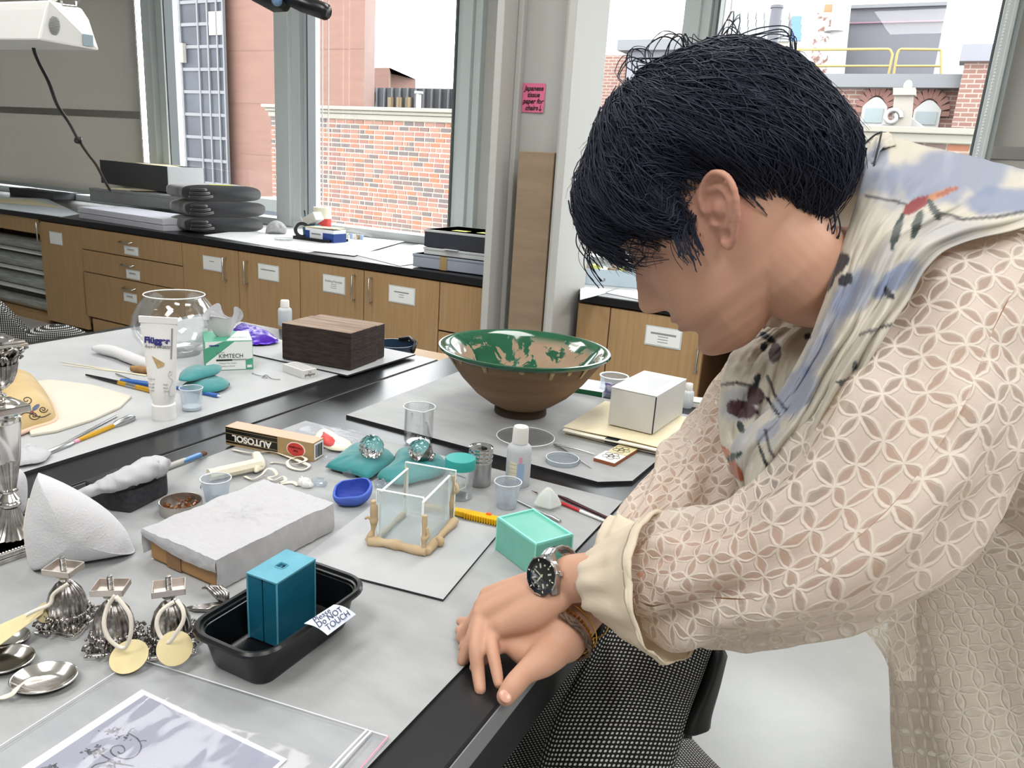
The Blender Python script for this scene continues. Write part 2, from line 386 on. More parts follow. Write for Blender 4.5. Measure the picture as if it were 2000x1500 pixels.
# film rolls
mat('film','#b9bdb9',.18,spec=.6,var=('#8d918c',5,(1,20,20)))
mat('film_core','#1d1d1d',.6)
for k,(px,py,r) in enumerate(((70,490,.045),(68,527,.05),(75,565,.05),(75,590,.045),(60,615,.045))):
    u,z=PW(px,py,.2); z=(.545,.415,.275,.118,.11)[k]
    yy=.1 if k<4 else .26
    o=thing('film_roll',['glossy film roll on the top shelf','glossy film roll on the second shelf','glossy film roll on the third shelf','front glossy film roll on the bottom shelf','rear glossy film roll on the bottom shelf'][k],'roll',W(cu[1]-.05,yy,z),WA,'rolls of film on the open shelf')
    z0={0:.492,1:.352,2:.212,3:.05,4:.05}[k]; r=min(r,.062); o.location.z=z0+r; XF[o.name]=TR(o.location)@rz(WA)
    X=Matrix.Rotation(-PI/2,4,'Y')
    MB().lathe([(r*.5,0),(r,.0),(r*1.01,.4),(r,1.3),(r*.5,1.3)],28,X).build('film',MATS['film'],o,smooth=40)
    MB().shell([(r*.5,.0),(r*.5,-.01),(r*.4,-.01),(r*.4,.3)],24,X).build('core',MATS['film_core'],o,smooth=40)
# ================================================================ fume hood lamp, cord, microscope over the tables
mat('hood_white','#e6e6e2',.4)
mat('slot_grey','#8b8d8b',.6)
mat('sticker_blue','#9fb2bd',.5)
mat('plastic_black','#111215',.3)
h=thing('hood_lamp','white tapered lamp hood hanging at the top left corner','lamp',D(60,40,2.6),0)
def pr(pts): return [D(x,y,d) for x,y,d in pts]
b=MB(); A=pr([(75,78,2.3),(195,99,2.45),(175,38,2.45),(160,15,2.45),(145,12,2.45),(98,0,2.3),(90,18,2.3)]); off=D(-400,78,2.9)-D(75,78,2.3)
n=len(A); b.add(A+[p+off for p in A],[tuple(range(n)),tuple(reversed(range(n,2*n)))]+[(i,i+n,(i+1)%n+n,(i+1)%n) for i in range(n)])
b.build('shade',MATS['hood_white'],h,world=True,bevel=.006)
nf=(A[1]-A[0]).cross(A[5]-A[0]).normalized(); nf=nf if nf.dot(CP-A[0])>0 else -nf
ex=(A[1]-A[0]).normalized(); ey=nf.cross(ex); 
def face_pt(px,py):
    r=ray(px,py); t=(A[0]-CP).dot(nf)/r.dot(nf); return CP+r*t
b=MB()
for k in range(14):
    yy=32+k*2.6; w=11*math.sqrt(max(0,1-((k-6.5)/7.2)**2)); p,q=face_pt(106-w,yy),face_pt(106+w,yy+2); b.tube([p+nf*.001,q+nf*.001],.0012,5)
o=b.build('vent_slot',MATS['slot_grey'],h,world=True); o['kind']='stuff'
b=MB(); q=[face_pt(*a)+nf*.001 for a in ((161,66),(181,69),(182,91),(162,88))]; b.add(q+[p+nf*.001 for p in q],[(0,1,2,3),(7,6,5,4)]); b.build('rating_label',MATS['sticker_blue'],h,world=True)
b=MB().tube([face_pt(118,2)+nf*.004,face_pt(119,10)+nf*.008,face_pt(146,13)+nf*.008,face_pt(147,3)+nf*.004],.0035,6); b.build('bracket',MATS['steel'],h,world=True)
b=MB().tube([D(100,-5,2.45),D(98,-160,2.5)],.02,10); b.build('stem',MATS['hood_white'],h,world=True)
pts=[(70,-60,2.5),(72,0,2.5),(66,50,2.5),(65,90,2.52),(75,120,2.55),(95,160,2.6),(112,205,2.7),(135,240,2.8),(152,272,2.95),(155,278,2.97),(148,276,2.97),(150,270,2.97),(157,271,2.97),(157,278,2.97),(170,298,3.1),(188,322,3.3),(200,345,3.5),(215,372,3.7)]
o=MB().tube([Vector(p) for p in spline([tuple(D(*a)) for a in pts],90)],.006,8).build('power_cord',MATS['plastic_black'],smooth=180); tag(o,'thin black knotted cord hanging from the ceiling to the counter','cord')
m=thing('microscope','black microscope arm end hanging over the tables at the top','microscope',D(560,0,1.25),0)
b=MB().tube([D(560,-8,1.25),D(590,6,1.23),D(636,23,1.2),D(641,25,1.2)],[.013,.0135,.0125,.008],14); b.build('handle',MATS['plastic_black'],m,world=True,smooth=50)
b=MB().tube([D(500,-22,1.27),D(540,2,1.26),D(556,6,1.25),D(562,0,1.25)],[.02,.018,.013,.01],14); b.build('collar',MATS['plastic_black'],m,world=True,smooth=50)
b=MB().ell(D(541,1,1.235),.009,12); b.build('lens',mat('lens_blue','#6f8fb4',.05,spec=1),m,world=True,smooth=180)
b=MB().tube([D(500,-22,1.27),D(470,-80,1.3),D(460,-400,1.5)],.02,12); b.build('arm',MATS['hood_white'],m,world=True,smooth=60)
# ================================================================ post-it and cardboard on the column
mat('postit','#e8749a',.7); mat('cardboard','#94806a',.75,var=('#887560',4,(1,1,6)))
p=PW(0,0,0)
def colpt(px,py,y): 
    r=ray(px,py); t=y/r.y; return CP+r*t
a,bq=colpt(1019,219,3.157),colpt(1066,163,3.157)
n_=thing('sticky_note','pink sticky note with handwriting on the steel column','note',(a.x,3.157,a.z))
w,hh=bq.x-a.x,bq.z-a.z
MB().grid(lambda u,v:Vector((u*w,-.001-.006*(1-v)**2*u,v*hh)),8,8).build('paper',MATS['postit'],n_,solid=.0006)
for k,(s_,yy) in enumerate((('Japanese',.82),('tissue',.6),('paper for',.38),('chairs \u2193' if 0 else 'chairs',.15))):
    text(s_,hh*.235,MATS['print_black'],n_,TR((w*.5-(.04*w if k==3 else 0),-.006*(1-yy)**2*.8-.003,hh*yy))@Matrix.Rotation(PI/2,4,'X'),shear=.25,sx=.92,bold=.0006)
b=MB().box(w*.86-.0012,w*.86+.0012,-.0085,-.0075,hh*.06,hh*.26); b.tube([(w*.8,-.008,hh*.12),(w*.86,-.008,hh*.05),(w*.92,-.008,hh*.12)],.0012,5); b.build('arrow_mark',MATS['print_black'],n_)
a=colpt(1020,295,3.06); b2=colpt(1083,298,3.02)
o=MB().box(a.x,b2.x-.004,3.03,3.1,.0,a.z).build('cardboard_box',MATS['cardboard'],bevel=.003); tag(o,'tall narrow brown cardboard box leaning in the column recess','box')
# ================================================================ outdoors
def isl(name,cols,rough=.9,obj=False):
    m=bpy.data.materials.new(name); m.use_nodes=True; n=m.node_tree.nodes; l=m.node_tree.links; b=n['Principled BSDF']; b.inputs['Roughness'].default_value=rough
    src=n.new('ShaderNodeObjectInfo').outputs['Random'] if obj else n.new('ShaderNodeNewGeometry').outputs['Random Per Island']
    r=n.new('ShaderNodeValToRGB'); r.color_ramp.interpolation='CONSTANT'
    e=r.color_ramp.elements; e[0].color=lin(cols[0]); e[1].position=1/len(cols); e[1].color=lin(cols[1])
    for k in range(2,len(cols)): q=e.new(k/len(cols)); q.color=lin(cols[k])
    l.new(src,r.inputs[0]); l.new(r.outputs[0],b.inputs['Base Color']); return m
BR=['#6e5147','#654944','#735246','#4c4543','#704c40','#764c39','#564743','#68493f','#72564a','#504947']
brick_o=isl('brick_face',BR,obj=True); brick_i=isl('brick_face_joined',BR)
mat('mortar','#a79c90',.9); mat('cornice','#726f66',.7); mat('granite','#6b5046',.8,var=('#644a41',2.5,(.3,.3,3)))
mat('dark_clad','#303236',.6); mat('pane_blue','#2b2e35',.5,spec=.3,var=('#3b3f47',.5,(1,1,1))); mat('mull_grey','#5c5e61',.6)
mat('lamp_tan','#77684f',.8); mat('white_paint','#8f8f8e',.7); mat('grey_clad','#6a6b71',.7); mat('violet_grey','#525258',.7); mat('yellow_paint','#8a7a48',.6)
mat('pale_wall','#87827b',.8); mat('blue_pane','#47669a',.4); mat('orange_clay','#93664a',.8); mat('win_pane','#767e80',.15); mat('ground_grey','#6b6b68',.9)
mat('small_brick','#6e5049',.9)
def brickmat():
    m=mat('brick_far','#7d4f44',.9); n=m.node_tree.nodes; l=m.node_tree.links
    t=n.new('ShaderNodeTexBrick'); t.inputs['Color1'].default_value=lin('#6e5049'); t.inputs['Color2'].default_value=lin('#745850'); t.inputs['Mortar'].default_value=lin('#8a8078')
    t.inputs['Scale'].default_value=1; t.inputs['Brick Width'].default_value=.15; t.inputs['Row Height'].default_value=.055; t.inputs['Mortar Size'].default_value=.007
    g=n.new('ShaderNodeTexCoord'); mp=n.new('ShaderNodeMapping'); mp.inputs['Rotation'].default_value=(PI/2,0,0); l.new(g.outputs['Object'],mp.inputs[0]); l.new(mp.outputs[0],t.inputs[0]); l.new(t.outputs[0],n['Principled BSDF'].inputs['Base Color']); return m
BF=brickmat()
f=MB().box(-90,60,5.5,120,-9,-8.9); o=struct('ground',f,MATS['ground_grey'])
# --- nearer brick building with stone coping
V=7.6
ua,z_=PW(530,240,V); ub=PW(1010,240,V)[0]; zt=PW(700,225,V)[1]
bb=thing('brick_building','low red brick building with a pale coping behind the middle window','building',WO,WA)
MB().box(ua,ub,V,V+4,-3,zt).build('mortar_wall',MATS['mortar'],bb)
MB().box(ua,ub,V+.03,V+4,-9,-3).build('mortar_wall',MATS['mortar'],bb)
b=MB(); zc=PW(700,209,V)[1]; hh=zc-zt
b.box(ua-.12,ub,V-.14,V+4,zt+hh*.55,zc); b.box(ua-.07,ub,V-.09,V+.3,zt+hh*.15,zt+hh*.55); b.box(ua-.03,ub,V-.05,V+.3,zt-hh*.55,zt+hh*.15); b.build('coping',MATS['cornice'],bb,bevel=.015)
ch=.079; rows=[];r=0; z=zt-hh*.62
rng=random.Random(3)
while z>-.9:
    u=ua-(.1 if r%2 else 0)
    while u<ub:
        L=.183 if rng.random()>.16 else .085
        a,c=max(u,ua-.008),min(u+L,ub)
        if c-a>.03: rows.append((a,c,z-ch+.02,z,rng.uniform(-.004,.004)))
        u+=L+.026
    z-=ch; r+=1
cache={}
lo=PW(800,470,V)[1]
vis=[q for q in rows if q[3]>lo-.1 and q[0]<PW(912,300,V)[0]]
vis.sort(key=lambda q:-(q[1]-q[0])); big=vis[:300]; bs=set(map(id,big)); rest=[q for q in rows if id(q) not in bs]
def brickmesh(L,h):
    k=(round(L,3),round(h,3))
    if k not in cache:
        b=MB().box(-L/2,L/2,-.014,.03,-h/2,h/2); o=b.build('brick',brick_o); me=o.data; bpy.data.objects.remove(o); cache[k]=me
    return cache[k]
for a,c,z0,z1,j in big:
    o=bpy.data.objects.new('brick',brickmesh(c-a,z1-z0)); C.objects.link(o); o.parent=bb; o.location=((a+c)/2,V+j,(z0+z1)/2)
b=MB()
for a,c,z0,z1,j in rest: b.box(a,c,V-.014+j,V+.03,z0,z1)
o=b.build('bricks_small',brick_i,bb); o['kind']='stuff'
def bldg(name,label,px0,px1,py0,py1,V,m,depth=3,cat='building',part='facade',z0=None,tuck=False):
    o=thing(name,label,cat,WO,WA); u0,zt=PW(px0,py0,V); u1=PW(px1,(py0+py1)/2,V)[0]; u0=PW(px0,(py0+py1)/2,V)[0]
    zb=PW((px0+px1)/2,py1,V)[1] if z0 is None else z0
    k=(u1+1)/(V+3.2)*depth*1.02 if tuck else 0
    b=MB().box(u0,u1,V,V+depth,zb,zt)
    for p in b.v:
        if p.y>V+.01 and p.x>(u0+u1)/2: p.x+=k
    b.build(part,MATS[m] if isinstance(m,str) else m,o); return o,u0,u1,zb,zt
# tower
o,u0,u1,zb,zt=bldg('granite_tower','tall brown granite tower behind the left panes',436,711,-60,400,15.8,'granite',5,z0=-9,tuck=True)
b=MB()
for k in range(9): b.box(u0,u1,15.79,15.82,-2+k*1.6,-1.98+k*1.6)
b.build('joint_line',MATS['granite'],o)
o,u0,u1,zb,zt=bldg('glass_tower','dark glass curtain wall tower at the left window edge',318,441,-60,400,15.5,'dark_clad',.25,z0=-9,tuck=True)
us=[U(p,100,15.5) for p in (318,335,358,392,411,429,441)]; zs=[PW(390,q,15.5)[1] for q in range(-40,420,44)]
mb=MB()
for i in range(len(us)-1):
    for j in range(len(zs)-1):
        MB().box(us[i]+.03,us[i+1]-.03,15.46,15.5,zs[j+1]+.05,zs[j]-.05).build('pane',MATS['pane_blue'],o)
b=MB()
for u in us: b.box(u-.03,u+.03,15.4,15.5,-9,zs[0])
for z in zs: b.box(us[0],us[-1],15.42,15.5,z-.05,z+.05)
b.build('mullion_grid',MATS['mull_grey'],o)
b=MB(); q=PW(352,104,15.4); b.box(q[0]-.25,q[0]+.25,15.3,15.44,q[1]-.3,q[1]+.3); q=PW(420,42,15.4); b.box(q[0]-.3,q[0]+.3,15.4,15.44,q[1]-.4,q[1]+.3); b.build('lit_panel',MATS['pale_wall'],o)
o,u0,u1,zb,zt=bldg('dark_hall','long dark roof block with small lit windows beyond the coping',708,960,171,225,24,'dark_clad',6,z0=-9)
b=MB()
for k in range(16): u=u0+(u1-u0)*k/16; b.box(u,u+.04,23.9,24,zt-1,zt)
b.build('rib',MATS['mull_grey'],o)
for k,px in enumerate((727,763,780,798)):
    q=PW(px,200-(10 if k==0 else 0),23.95); MB().box(q[0]-.12,q[0]+.12,23.9,24,q[1]-.2,q[1]+.2).build('window',MATS['lamp_tan'],o)
bldg('granite_block','brown granite roof block stepping down beside the tower',709,760,132,165,26,'granite',4,z0=-5,tuck=True)
q=PW(818,212,12); t=PW(818,183,12); o=MB().tube([W(q[0],12,q[1]-3),W(t[0],12,t[1])],.06,10).tube([W(t[0],12,t[1]),W(t[0],12,t[1]+.05)],.1,10).build('vent_pipe',MATS['white_paint'],smooth=40); tag(o,'thin white vent pipe rising behind the coping','pipe')
# --- right-hand windows
o,u0,u1,zb,zt=bldg('apartment_block','pale far apartment block with rows of small windows',1418,1545,22,90,60,'pale_wall',8,z0=-9)
for i in range(7):
    for j in range(4):
        q=PW(1437+i*16,32+j*14,59.9); MB().box(q[0]-.28,q[0]+.28,59.85,60,q[1]-.25,q[1]+.25).build('window',MATS['win_pane'],o)
b=MB()
for j in range(3):
    q=PW(1556,40+j*16,59.8); b.box(q[0]-.35,q[0]+.35,59.7,60,q[1]-.28,q[1]+.28)
b.build('blue_balcony',MATS['blue_pane'],o)
bldg('brick_annex','narrow brick wall with flat grey cap beside the column',1120,1214,108,330,11,BF,2,z0=-9)
o=bldg('grey_penthouse','plain grey clad roof box above the man\'s forehead',1213,1480,82,420,10.5,'grey_clad',3,z0=-9)[0]
u0=U(1210,85,10.4);u1=U(1480,85,10.4); z=PW(1300,84,10.4)[1]; MB().box(u0,u1,10.3,13,z-.12,z+.05).build('roof_edge',MATS['mull_grey'],o)
o=bldg('gable_roof','pale gabled roof behind the grey roof box',1285,1400,66,84,16,'pale_wall',3,z0=0)[0]
q0=PW(1285,66,16);q1=PW(1400,30,16); b=MB().prism([(q0[0],q0[1]),(q1[0],q0[1]),(q1[0],q1[1])],0,2,TR((0,16,0))@Matrix.Rotation(PI/2,4,'X')@Matrix.Diagonal((1,1,-1,1))); b.build('gable',MATS['white_paint'],o)
q=PW(1518,85,14);t=PW(1518,11,14); o=MB().tube([W(q[0],14,-9),W(t[0],14,t[1])],.11,14).tube([W(t[0],14,t[1]-.05),W(t[0],14,t[1])],.13,14).build('flue_pipe',MATS['violet_grey'],smooth=40); tag(o,'grey round flue pipe before the pale apartment block','pipe')
V=10
o=thing('brick_chimney','lime streaked brick chimney with an orange clay pot','chimney',WO,WA)
a0,a1=U(1588,90,V),U(1626,90,V); zt=PW(1605,27,V)[1]; zb=PW(1605,160,V)[1]
MB().box(a0,a1,V-.1,V+.3,-9,zt).build('shaft',mat('limed_brick','#6b5049',.9,var=('#999590',14,(1,1,1),.42,.5)),o)
b=MB().box(a0+.08,a1-.02,V-.05,V+.25,zt,zt+.12); b.build('pot',MATS['orange_clay'],o)
q=PW(1632,160,9.6);t=PW(1646,-20,9.6); o=MB().tube([W(q[0],9.66,-9),W(q[0],9.66,q[1]-.3),W(t[0],9.66,t[1])],.125,18).tube([W(t[0]-.02,9.6,t[1]*.55+q[1]*.45),W(t[0]-.02,9.6,t[1]*.55+q[1]*.45+.05)],.14,18).build('duct_pipe',MATS['white_paint'],smooth=40); tag(o,'fat white duct pipe between the chimney and the dark plant box','pipe')
o,u0,u1,zb,zt=bldg('plant_box','dark violet grey metal plant box on the roof outside','',0,0,0,1,'violet_grey') if 0 else bldg('plant_box','dark violet grey metal plant box on the roof outside',1648,1834,12,165,10.4,'violet_grey',2,z0=-9)
z=PW(1740,44,10.4)[1]; MB().tube([(u0,10.37,z),(u1,10.37,z)],.015,6).build('conduit',mat('plum','#6b5560',.6),o); MB().box(u0,u1,10.33,10.4,zt-.05,zt).build('trim_cap',MATS['mull_grey'],o)
V=9
for s,(xs,lb) in enumerate((((1555,1735,1743),'yellow pipe guardrail left of the roof gap'),((1838,1760,1752),'yellow pipe guardrail right of the roof gap'))):
    far,near,post=xs; o=thing('guardrail',lb,'railing',WO,WA,'yellow roof guardrails')
    z=lambda px,py:(U(px,py,V),V,PW(px,py,V)[1])
    MB().tube([z(far,97+(0 if s else -0)),z(near,96),z((near+post)/2,98),z(post,106),z(post-(9 if s==0 else 8),152)],.017,8).build('top_rail',MATS['yellow_paint'],o,smooth=60)
    MB().tube([z(far,129),z(post-5,129)],.015,8).build('mid_rail',MATS['yellow_paint'],o,smooth=60)
    MB().tube([z(far,97),z(far,152)],.015,8).build('post',MATS['yellow_paint'],o,smooth=60)
V=8.5
o,u0,u1,zb,zt=bldg('brick_house','brick house with two arched white windows outside the right pane',1540,1872,160,300,V,BF,.95,z0=-9)
z=PW(1730,158,V)[1]; MB().box(u0,u1,V-.2,V+.95,z-.1,z+.06).build('parapet',MATS['mull_grey'],o)
for px0,px1,py0,py1 in ((1684,1732,190,246),(1785,1838,196,250)):
    a,c=U(px0,220,V),U(px1,220,V); z1,z0=PW(px0,py0,V)[1],PW(px0,py1,V)[1]
    arc=[(a,z0),(c,z0)]+[(c-(c-a)*t,z1-.12+.12*math.sin(PI*t)) for t in [k/8 for k in range(9)]]
    w=MB().prism(arc,0,.06,TR((0,V,0))@Matrix.Rotation(PI/2,4,'X')).build('window',MATS['white_paint'],o)
    m_=(c-a)*.13; MB().box(a+m_,c-m_,V-.075,V-.06,z0+m_,z1-.14).build('pane',MATS['win_pane'],w)
    b=MB()
    for k in range(11):
        t=PI*(k/10); ctr=Vector(((a+c)/2,V-.03,z1-.16)); R_=(c-a)*.62
        p=ctr+Vector((math.cos(t)*R_,0,math.sin(t)*.24+.0)); b.box(-.03,.03,-.02,.02,-.06,.06,TR(p)@Matrix.Rotation(PI/2-t,4,'Y'))
    b.build('arch_brick',MATS['small_brick'],o)
V=7.9
o=thing('pediment','white stone pediment with scroll and post outside the right pane','ornament',WO,WA)
z=lambda px,py:(U(px,py,V),PW(px,py,V)[1])
X=TR((0,V,0))@Matrix.Rotation(PI/2,4,'X')
b=MB(); b.prism([z(1640,285),z(1810,285),z(1810,252),z(1778,228),z(1765,228),z(1648,270)],-.1,.1,X); b.build('gable',MATS['white_paint'],o,bevel=.01)
b=MB(); b.box(z(1650,280)[0],z(1800,280)[0],V-.08,V+.08,-9,z(1700,284)[1]); b.build('base_wall',MATS['white_paint'],o)
b=MB(); b.prism([z(1750,180),z(1786,180),z(1780,255),z(1742,255)],.05,.2,X); b.prism([z(1747,176),z(1790,176),z(1790,190),z(1747,190)],.03,.25,X); b.build('post',MATS['pale_wall'],o)
q=z(1745,232); b=MB().tube([(q[0]+.1*math.cos(a)*(1-a/12),V-.22,q[1]+.1*math.sin(a)*(1-a/12)) for a in [k*.35 for k in range(22)]],.025,8); b.build('scroll',MATS['white_paint'],o,smooth=60)
q=z(1774,170); b=MB().ell((q[0],V-.1,q[1]),(.05,.05,.07),12); b.build('finial',MATS['white_paint'],o,smooth=180)
o,u0,u1,zb,zt=bldg('chimney_stack','broad brick stack with dark cap at the right window edge',1868,1990,100,300,8.2,BF,.25,z0=-9,cat='chimney')
z=PW(1900,97,8.2)[1]; MB().box(u0-.06,u1,8.1,8.49,z-.14,z+.05).build('cap',MATS['grey_clad'],o)
V=6.5
o=thing('brick_parapet','near brick parapet with weathered coping low in the right window','wall',WO,WA)
u0,u1=U(1640,280,V),U(1990,280,V); z1=PW(1860,252,V)[1]; z0=PW(1860,281,V)[1]
MB().box(u0,u1,V,V+1,-3,z0).build('mortar_wall',MATS['mortar'],o)
b=MB(); b.box(u0-.1,u1,V-.15,V+1,z1-.06,z1); b.box(u0-.05,u1,V-.1,V+1,z0,z1-.06); b.build('coping',MATS['cornice'],o,bevel=.01)
for r in range(9):
    u=u0-(.1 if r%2 else 0); k=0
    while u<u1 and r<8:
        a,c=max(u,u0),min(u+.2,u1)
        if c-a>.05:
            q=bpy.data.objects.new('brick',brickmesh(c-a,.06)); C.objects.link(q); q.parent=o; q.location=((a+c)/2,V,z0-.04-r*.078)
        u+=.214

b=MB()
for r in range(9,45):
    u=u0-(.1 if r%2 else 0)
    while u<u1:
        a,c=max(u,u0),min(u+.2,u1)
        if c-a>.05: b.box(a,c,V-.014,V+.03,z0-.07-r*.078,z0-.01-r*.078)
        u+=.214
b.build('bricks_low',brick_i,o)['kind']='stuff'
# ================================================================ tables
mat('resin_black','#1b1c1f',.28,spec=.6,bump=(300,.03,(1,1,1)))
mat('mat_grey','#989a9b',.5,var=('#a3a5a5',9,(1,3,1)),spec=.35)
mat('mat_light','#a8aaac',.5,var=('#b2b4b5',7,(1,1,1)))
mat('board_edge','#2b2c2f',.7)
mat('apron_grey','#2b2c2e',.5); mat('edge_sheen_grey','#8b8d90',.4)
def table(x0,x1,y0,y1,label):
    t=thing('work_table',label,'table',((x0+x1)/2,(y0+y1)/2,0)); w,d=(x1-x0)/2,(y1-y0)/2
    MB().box(-w,w,-d,d,.728,.76).build('tabletop',MATS['resin_black'],t,bevel=.003)
    MB().box(-w+.03,w-.008,-d+.03,-d+.05,.65,.728).box(-w+.03,w-.008,d-.05,d-.03,.65,.728).box(w-.03,w-.008,-d+.05,d-.05,.65,.728).box(-w+.03,-w+.05,-d+.05,d-.05,.65,.728).build('apron',MATS['apron_grey'],t)
    MB().box(w,w+.0012,-d,d,.729,.757).build('edge_sheen',MATS['edge_sheen_grey'],t)  # grey strip paints the light reflected by the black tabletop's front edge
    for sx in (-1,1):
        for sy in (-1,1): MB().box(sx*(w-.06)-.025,sx*(w-.06)+.025,sy*(d-.06)-.025,sy*(d-.06)+.025,0,.65).build('leg',MATS['apron_grey'],t,bevel=.004)
    return t
table(-1.107,-.287,-.6,1.875,'nearer work table with a black top, under the man\'s hands')
table(-2.045,-1.113,-.6,1.795,'farther work table with a black top, toward the window cabinets')
def sheet(name,label,poly,z0,z1,m='mat_grey',cat='mat',edge=True):
    b=MB(); b.prism(poly,z0,z1); b.mi=[0 if k==1 else 1 for k in range(len(b.f))]
    o=b.build(name,[MATS[m],MATS['board_edge']]); tag(o,label,cat); return o
sheet('table_mat','big grey mat covering the front part of the nearer table',[(-.347,-.58),(-.347,1.165),(-1.036,1.163),(-1.036,-.58)],.76,.763)
sheet('table_mat','grey mat with cut corner lying under the green bowl',[tuple(P(*a,.765)[:2]) for a in ((676,811),(1168,942),(1235,940))]+[(-.352,1.4),(-.347,1.72),(-.99,1.72)],.76,.766)
sheet('table_mat','pale grey mat covering the farther table',[(-1.206,-.58),(-1.206,1.60),(-1.99,1.74),(-2.0,-.58)],.76,.766,'mat_light')
ZN,ZB,ZF=.763,.766,.766
def rect4(pts,z):
    q=[P(*p,z) for p in pts]; c=sum(q,Vector())/4; e=[(q[(i+1)%4]-q[i]) for i in range(4)]
    d=e[0]-e[2]; h=e[1]-e[3]; a=math.atan2(d.y,d.x); b2=math.atan2(h.y,h.x)-PI/2
    while b2-a>PI:b2-=2*PI
    while a-b2>PI:b2+=2*PI
    return c,(a+b2)/2,(e[0].length+e[2].length)/2,(e[1].length+e[3].length)/2
def rbox(w,d,z0,z1): return MB().box(-w/2,w/2,-d/2,d/2,z0,z1)
def rrect(w,d,r,n=5):
    o=[]
    for cx_,cy_,a0 in ((w/2-r,d/2-r,0),(-w/2+r,d/2-r,90),(-w/2+r,-d/2+r,180),(w/2-r,-d/2+r,270)):
        for k in range(n+1): a=math.radians(a0+90*k/n); o.append((cx_+r*math.cos(a),cy_+r*math.sin(a)))
    return o
def loftp(secs,b,close=True):
    """sections = lists of 3d points, same count"""
    n=len(secs[0]); vs=[p for s in secs for p in s]; fs=[]
    for i in range(len(secs)-1):
        for j in range(n): k=(j+1)%n; fs.append((i*n+j,i*n+k,(i+1)*n+k,(i+1)*n+j))
    b.add(vs,fs); return b
def puff(out,nrm,up,dn,nr=8,pw=2.0,amp=0,fr=40,b=None,seed=0,ctr=None,rim=.0):
    b=b or MB(); nrm=Vector(nrm).normalized(); c=ctr or sum(out,Vector())/len(out); n=len(out)
    for s,h in ((1,up),(-1,dn)):
        vs=[c+nrm*s*h]; fs=[]
        for i in range(1,nr+1):
            r=i/nr; r=math.sin(r*PI/2) if i<nr else 1
            for p in out:
                q=c+(p-c)*r; k=max(0,1-r**pw)**.5
                dv=amp*fbm(q.x*fr+seed,q.y*fr,q.z*fr)*(.3+.7*k)
                vs.append(q+nrm*(s*(h*k+rim*0)+dv))
        for j in range(n):
            f=(0,1+j,1+(j+1)%n); fs.append(f if s>0 else f[::-1])
        for i in range(nr-1):
            for j in range(n):
                a=1+i*n+j;e=1+i*n+(j+1)%n; f=(a,a+n,e+n,e); fs.append(f if s>0 else f[::-1])
        b.add(vs,fs)
    return b
def outl(px,z,n=48): 
    q=[P(*p,z) for p in px]; q=q+[q[0]]
    return [Vector(p) for p in spline([tuple(a) for a in q],n+1)[:-1]]
# materials for the objects
mat('tray_black','#0b0b0c',.28,spec=.5); mat('silicone_blue','#1b647c',.3,spec=.45,var=('#165870',12,(1,1,1))); mat('silicone_light','#5ea4b8',.4,var=('#4b93a8',25,(1,1,1)))
mat('paper_white','#eef1f6',.8); mat('paper_blueish','#d5def0',.8); mat('ink_blue','#3a4258',.7)
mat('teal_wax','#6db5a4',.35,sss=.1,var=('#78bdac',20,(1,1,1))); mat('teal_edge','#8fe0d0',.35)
mat('tissue_paper','#c2c2c5',.75,bump=(70,.5,(1,3,1)),transl=.15); mat('card_brown','#a9845a',.55,var=('#b08c62',5,(1,1,1)))
mat('tape_brown','#86623f',.25); mat('clear_shine','#c8a57a',.15,alpha=.3)
mat('clay','#c3ad8c',.75,var=('#b79f7c',30,(1,1,1)),bump=(80,.3,(1,1,1)))
ACR=thin('acrylic','#fafdfd',.10,.10,'#e8eef0'); MATS['acr_edge']=mat('acr_edge','#f2f8f8',.2,emit=0)
GL=thin('glass_thin','#fdfefe',.16); PLA=thin('plastic_clear','#f2f6fa',.14,.16,'#e9eff6',.12); POLY=thin('poly_bag','#fdfdff',.012,.02,'#f0f4fa',.08)
mat('crystal','#ffffff',.02,trans=1,ior=1.5)
mat('silver','#e6e3df',.14,metal=1); mat('silver_dark','#a5a19d',.25,metal=1,var=('#dad6d1',60,(1,1,1)))
mat('silver_orn','#e2ded9',.27,metal=1,var=('#8a8682',90,(1,1,1),.3,.5))
mat('nickel_dull','#cbc2bb',.35,metal=.9); mat('ribbon','#e8e0d2',.8); mat('tag_manila','#dccfa6',.75,var=('#d2c394',8,(1,1,1)))
mat('fleece','#c9c9cc',.95,bump=(350,.5,(1,1,1)),sheen=.3); mat('foam_black','#2a2b2e',.95,bump=(500,.6,(1,1,1)),var=('#3a3b3f',120,(1,1,1)))
mat('brush_handle','#a9a8a2',.5); mat('ferrule_blue','#3f74a8',.3,metal=.3); mat('bristle_brown','#5e3a26',.9)
mat('gold_box','#a58b62',.4); mat('box_black','#15130f',.4); mat('red_oval','#c23a34',.45); mat('pink_card','#d9a890',.5); mat('text_white','#e8e4da',.5)
mat('teal_cloth','#147a7c',.55,bump=(500,.2,(1,1,1)),sheen=.4); mat('teal_seam','#0d5557',.8)
mat('putty_blue','#4a66c0',.6,var=('#4560b8',20,(1,1,1)),bump=(60,.2,(1,1,1))); mat('putty_deep','#26409e',.6,bump=(90,.6,(1,4,1)))
mat('lid_teal','#2f9c98',.4); mat('chrome','#cfcfcf',.06,metal=1); mat('chrome_brushed','#b9b9b9',.3,metal=1)
mat('bottle_milky','#e3e7ea',.4,alpha=.82,transl=.3); mat('cap_white','#eceae6',.4); mat('label_cream','#e6e0c8',.6); mat('label_blue','#9db7d8',.6); mat('label_pink','#e0a0b8',.6)
mat('knife_yellow','#e0ae14',.3,spec=.5); mat('knife_orange','#e8622a',.4); mat('brush_red','#b8252e',.3); mat('brush_maroon','#3a0f16',.25)
